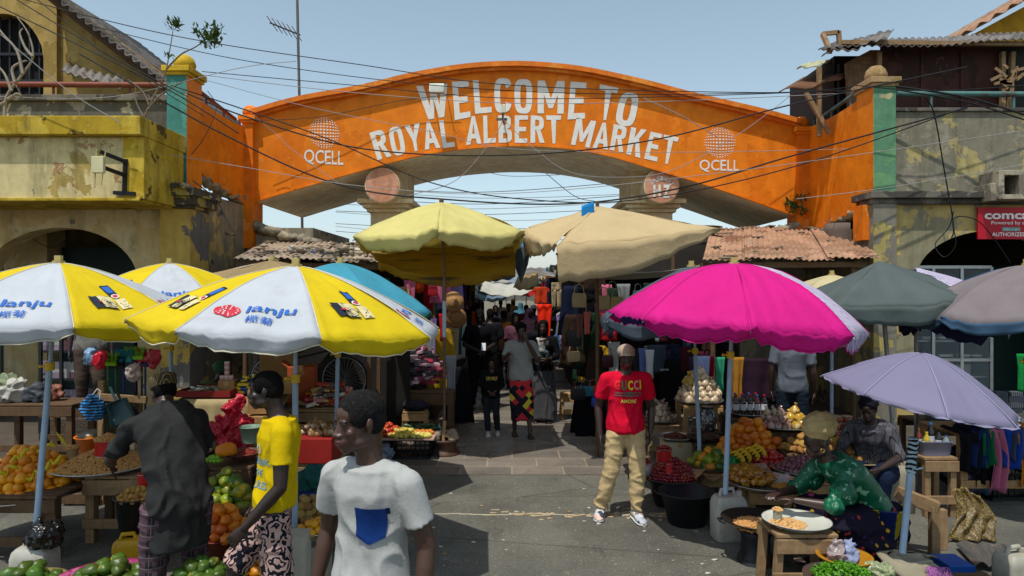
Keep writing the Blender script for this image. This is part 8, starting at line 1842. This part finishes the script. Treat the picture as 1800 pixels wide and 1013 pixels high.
single('market_hall', m, [mat('#9a9484', .9, .2, .7, .3), TIN], 'low pale market hall closing the far end of the lane', 'building')
for i, (px, Y, c_) in enumerate(((845, 24, '#b5b2a8'), (905, 27, '#8d9aa4'), (870, 33, '#c0b48e'), (925, 31, '#a5a8a6'), (890, 38, '#b8b8b4'))):
    ap = T(px, 0, Y); ap.z = 2.75; cs = ring(ap, 1.1, 8, -100, 2.4); th = thing('market_umbrella', ('pale umbrella far down the lane on the left', 'grey blue umbrella in the middle distance of the lane', 'straw coloured umbrella far down the lane', 'grey umbrella far down the right of the lane', 'farthest pale umbrella at the end of the lane')[i], 'umbrella', (ap.x, ap.y, 0), 0, 'umbrellas far down the lane'); canopy(th, ap, cs, [cloth(c_, .35)], [0], 1.4, .02, .01, .08, .03)
    m = M(); m.cyl((ap.x, ap.y, 0), ap, .02, n=8); obj('pole', m, POLEG, th)
q = T(1002, 690, 11.6); table('small wooden stool at the right of the lane', q.x-.16, q.x+.16, q.y-.15, q.y+.15, .42, WOODL, name='wooden_stool', cat='stool', splay=.03)
# ================================================================ wires, mast, lamps, plants
def smoothpts(P_, n_=10):
    out = []
    for i in range(len(P_)-1):
        p0, p1, p2, p3 = P_[max(i-1, 0)], P_[i], P_[i+1], P_[min(i+2, len(P_)-1)]
        for k in range(n_): t = k/n_; out.append(p1*.5*2*(1-0)*0+.5*((2*p1)+(p2-p0)*t+(2*p0-5*p1+4*p2-p3)*t*t+(3*p1-p0-3*p2+p3)*t**3))
    return out+[P_[-1]]
WB = mat('#141414', .6, .1); WG = mat('#8a8a88', .6, .1)
wires = [([(-40,-22),(300,62),(640,115),(900,150),(1340,163),(1510,152)], 11.5, .008, 0), ([(160,45),(420,105),(760,150),(1100,166),(1510,160)], 11.6, .007, 0), ([(355,126),(620,150),(900,173),(1250,168),(1510,158)], 11.4, .007, 0),
 ([(350,131),(600,161),(880,181),(1150,179),(1510,163)], 11.3, .006, 1), ([(350,138),(550,190),(760,232),(900,262),(1180,268),(1500,262)], 11.2, .005, 1), ([(330,165),(440,208),(640,262),(900,273),(1150,246),(1400,182),(1700,118)], 10.2, .011, 0),
 ([(140,95),(400,240),(600,326),(800,352),(1010,358),(1200,330),(1400,272),(1700,190)], 10.0, .012, 0), ([(300,150),(560,238),(760,322),(940,352),(1130,350),(1400,292),(1720,180)], 10.1, .009, 0), ([(240,262),(440,296),(640,328),(900,340),(1300,300),(1800,230)], 9.9, .005, 1),
 ([(0,12),(150,85),(300,160),(420,235)], 9.6, .009, 0), ([(30,0),(180,90),(330,170)], 9.5, .008, 0), ([(60,-5),(200,105),(360,205)], 9.7, .006, 0), ([(0,60),(120,160),(210,215)], 9.0, .006, 1), ([(0,170),(200,170),(420,120),(520,108)], 9.8, .005, 1),
 ([(886,208),(862,250),(800,318),(712,345)], 12.3, .006, 1), ([(886,212),(940,262),(1000,302),(1080,312),(1180,300),(1300,235),(1400,160)], 12.3, .006, 1), ([(960,305),(1010,345),(1046,354)], 12.0, .006, 0), ([(1130,172),(1200,205),(1262,242)], 12.6, .008, 1),
 ([(445,212),(560,206),(700,178),(800,166)], 12.7, .006, 0), ([(445,202),(480,232),(520,268),(600,326)], 12.5, .006, 1), ([(600,420),(615,455)], 14, .006, 0), ([(1575,152),(1700,172),(1810,205)], 10.3, .016, 0), ([(1575,158),(1700,180),(1810,214)], 10.25, .012, 0), ([(1500,150),(1640,160),(1810,150)], 10.4, .008, 0),
 ([(1625,170),(1642,200),(1660,300),(1676,395),(1672,420)], 10.2, .010, 0), ([(1676,372),(1668,400),(1644,430),(1660,452),(1680,430),(1676,385),(1712,385),(1740,410),(1776,462)], 10.2, .008, 0), ([(340,318),(380,352),(400,390),(412,412),(400,412)], 10.4, .009, 0),
 ([(365,160),(380,190),(360,240),(330,280)], 10.9, .006, 0), ([(45,410),(90,435),(140,405)], 12.2, .006, 0), ([(1400,350),(1560,330),(1800,290)], 9.9, .005, 1), ([(712,300),(760,300),(820,290),(900,310),(1100,300)], 16.5, .006, 0)]
for k in range(9): y0 = 322+k*11; wires.append(([(590, y0+RN.uniform(-6, 6)), (840, y0+14+RN.uniform(-4, 4)), (1120, y0+RN.uniform(-8, 8))], 24+k, .012, k % 2))
for i, (pts, Y, r, g_i) in enumerate(wires):
    P_ = smoothpts([T(x, y, Y+.15*math.sin(j+i)) for j, (x, y) in enumerate(pts)]); m = M(); m.tube(P_, r, 5)
    far = Y > 20
    single('overhead_cable', m, WG if g_i else WB, 'thin distant cable seen under the arch' if far else '%s %s cable %s' % (('black', 'pale grey')[g_i], 'thick' if r > .008 else 'thin', ('crossing the upper left sky', 'running in front of the welcome lettering', 'looping across the arch below the lettering', 'hanging at the left balcony', 'hanging on the right parapet wall', 'along the top of the arch')[0 if pts[0][1] < 60 else 4 if pts[0][0] > 1390 else 2 if any(y > 300 for x, y in pts) else 3 if pts[-1][0] < 430 else 5 if pts[0][1] < 175 else 1]), 'cable', 'thin cables far behind the arch' if far else 'cables strung between the buildings')
th = thing('antenna_mast', 'tall thin mast with a small fishbone aerial rising behind the arch', 'antenna', (X(537, 17.5), 17.5, 0)); m = M(); m.cyl((X(537, 17.5), 17.5, 0), T(522, -20, 17.5), .035, n=8); obj('mast', m, metal('#6c6a66', .6), th)
m = M(); a, b = T(474, 40, 17.2), T(528, 62, 17.6); m.cyl(a, b, .02, n=6)
for k in range(6): p = a.lerp(b, .08+k*.16); m.cyl(p+V((-.05, -.25, .1)), p+V((.05, .25, -.1)), .010, n=5)
obj('aerial', m, metal('#6c6a66', .6), th)
th = thing('flood_light', 'white floodlight fixed over the first welcome letter', 'lamp', T(768, 155, 12.7)); m = M(); m.box(T(768, 156, 12.62), (.28, .10, .17), R3(0, -.2)); obj('lamp_body', m, mat('#c9c8b8', .4), th, bevel=.01)
m = M(); m.box(T(768, 156, 12.56), (.24, .01, .13), R3(0, -.2)); obj('lamp_glass', m, mat('#b5b8ac', .1, spec=.7), th); m = M(); m.tube([T(755, 148, 12.7), T(755, 146, 13), T(781, 146, 13), T(781, 148, 12.7)], .012, 6); obj('bracket', m, BLACKP, th)
th = thing('wireless_camera', 'small pale camera box on a bracket between the two lines of lettering', 'camera', T(885, 195, 12.7)); m = M(); m.box(T(885, 192, 12.6), (.08, .09, .16)); obj('camera_body', m, mat('#c9c6b4', .5), th, bevel=.012); m = M(); m.tube([T(884, 200, 12.6), T(884, 214, 12.7), T(886, 214, 13)], .018, 8); m.box(T(882, 210, 12.7), (.20, .04, .04)); obj('bracket', m, metal('#6f675c', .6), th)
th = thing('wifi_antenna', 'pale antenna box on a black bracket fixed to the yellow balcony', 'antenna', T(200, 300, 9.35)); m = M(); m.box(T(173, 290, 9.0), (.16, .06, .22)); obj('antenna_box', m, mat('#c4bd94', .5, .1), th, bevel=.008)
m = M(); m.cyl(T(170, 262, 9.0), T(166, 330, 9.0), .008, n=6); m.cyl(T(186, 264, 9.0), T(178, 326, 9.0), .008, n=6); obj('aerial_rod', m, mat('#b5a56a', .5), th)
m = M(); m.beam(T(176, 267, 9.05), T(224, 286, 9.36), .03, .05); m.beam(T(180, 294, 9.05), T(218, 308, 9.36), .03, .05); m.beam(T(221, 280, 9.37), T(219, 340, 9.37), .06, .03); m.beam(T(200, 339, 9.36), T(238, 341, 9.36), .05, .05); obj('bracket', m, mat('#121214', .5), th)
# plants
def leaves(m, c, n_, R_, s, rr):
    for i in range(n_):
        p = V(c)+V((rr.gauss(0, R_), rr.gauss(0, R_), rr.gauss(0, R_*.9))); Rt = R3(rr.uniform(0, 6), rr.uniform(.2, 1.3), rr.uniform(-.6, .6)); L = s*rr.uniform(.7, 1.3)
        m.add([p+Rt @ V(v)*L for v in ((0, 0, 0), (.22, .45, .03), (0, 1.1, -.1), (-.22, .45, .03))], [(0, 1, 2), (0, 2, 3)])
LEAF = mat('#3f5a2a', .6, .4, 8, rnd=.2, trans=.25); BARK = wood('#6f6456', .3)
th = thing('sapling', 'thin leafy sapling growing beside the mustard ball on the left pillar', 'plant', T(250, 214, 9.9)); m = M()
br_ = [[(250, 214), (268, 175), (290, 130), (298, 90), (304, 55)], [(292, 122), (318, 96), (345, 82), (366, 66)], [(298, 100), (302, 96), (308, 100)], [(252, 205), (240, 180), (238, 150)], [(262, 185), (250, 160), (225, 140)], [(258, 195), (285, 165), (330, 140)]]
for b_ in br_:
    P_ = smoothpts([T(x, y, 9.9+.03*j) for j, (x, y) in enumerate(b_)], 5); m.tube(P_, [.012*(1-.75*i/len(P_))+.002 for i in range(len(P_))], 6)
obj('trunk', m, BARK, th)
m = M(); rr = random.Random(4); leaves(m, T(307, 46, 9.9), 60, .035, .09, rr)
for px, py in ((360, 72), (372, 62), (382, 56), (370, 78), (378, 72), (350, 60)): leaves(m, T(px, py, 9.95), 34, .055, .085, rr)
leaves(m, T(297, 100, 9.9), 14, .03, .07, rr); obj('leaves', m, LEAF, th, fix=False)
th = thing('bare_tree', 'bare grey branches growing from the balcony at the far left', 'plant', T(8, 200, 9.6)); m = M()
for b_ in ([(8, 210), (12, 170), (40, 130), (58, 100), (50, 60), (30, 30)], [(20, 160), (8, 130), (-10, 110)], [(40, 130), (30, 90), (5, 60), (-10, 40)], [(58, 100), (45, 85), (35, 60), (40, 50)], [(14, 175), (30, 165), (38, 170), (28, 150)], [(26, 145), (22, 120), (42, 108), (48, 108)], [(10, 180), (-10, 185), (-20, 170)]):
    P_ = smoothpts([T(x, y, 9.6+.03*j) for j, (x, y) in enumerate(b_)], 5); m.tube(P_, [.020*(1-.8*i/len(P_))+.003 for i in range(len(P_))], 6)
obj('branches', m, wood('#8a8070', .3), th)
for i, (px, py, Y, nn, s) in enumerate(((1392, 365, 12.9, 40, .12), (1405, 372, 12.8, 40, .10), (1412, 350, 12.85, 24, .09))):
    m = M(); leaves(m, T(px, py, Y), nn, .07, s, rr); single('wall_weed', m, LEAF, ('weed sprouting at the foot of the arch on the right', 'second weed beside the right arch foot', 'small weed above the right arch foot')[i], 'plant', fix=False)
m = M(); ms = []
for p, r, mt in REST:
    if mt not in ms: ms.append(mt)
    m.mi = ms.index(mt); m.ell(p, (r*1.2, r*.95, r*.9), 10, 7, R3(RN.uniform(0, 6)))
single('mangoes', m, ms, 'remaining mangoes filling the backs of the various mango heaps', 'mangoes', kind='stuff', fix=False)
# litter on the road
for i in range(46):
    px, py = RN.uniform(760, 1300), RN.uniform(845, 1010); Y = GY(py); m = M(); s = RN.uniform(.006, .018); m.ell((X(px, Y), Y, s*.3), (s*1.6, s, s*.4), 7, 5, None, .9, i)
    single('litter_scrap', m, mat(RN.choice(['#a89f88', '#94866a', '#b5b0a2', '#8a7250'])), 'pale scrap of litter lying on the road', 'litter', 'scraps of litter on the road')
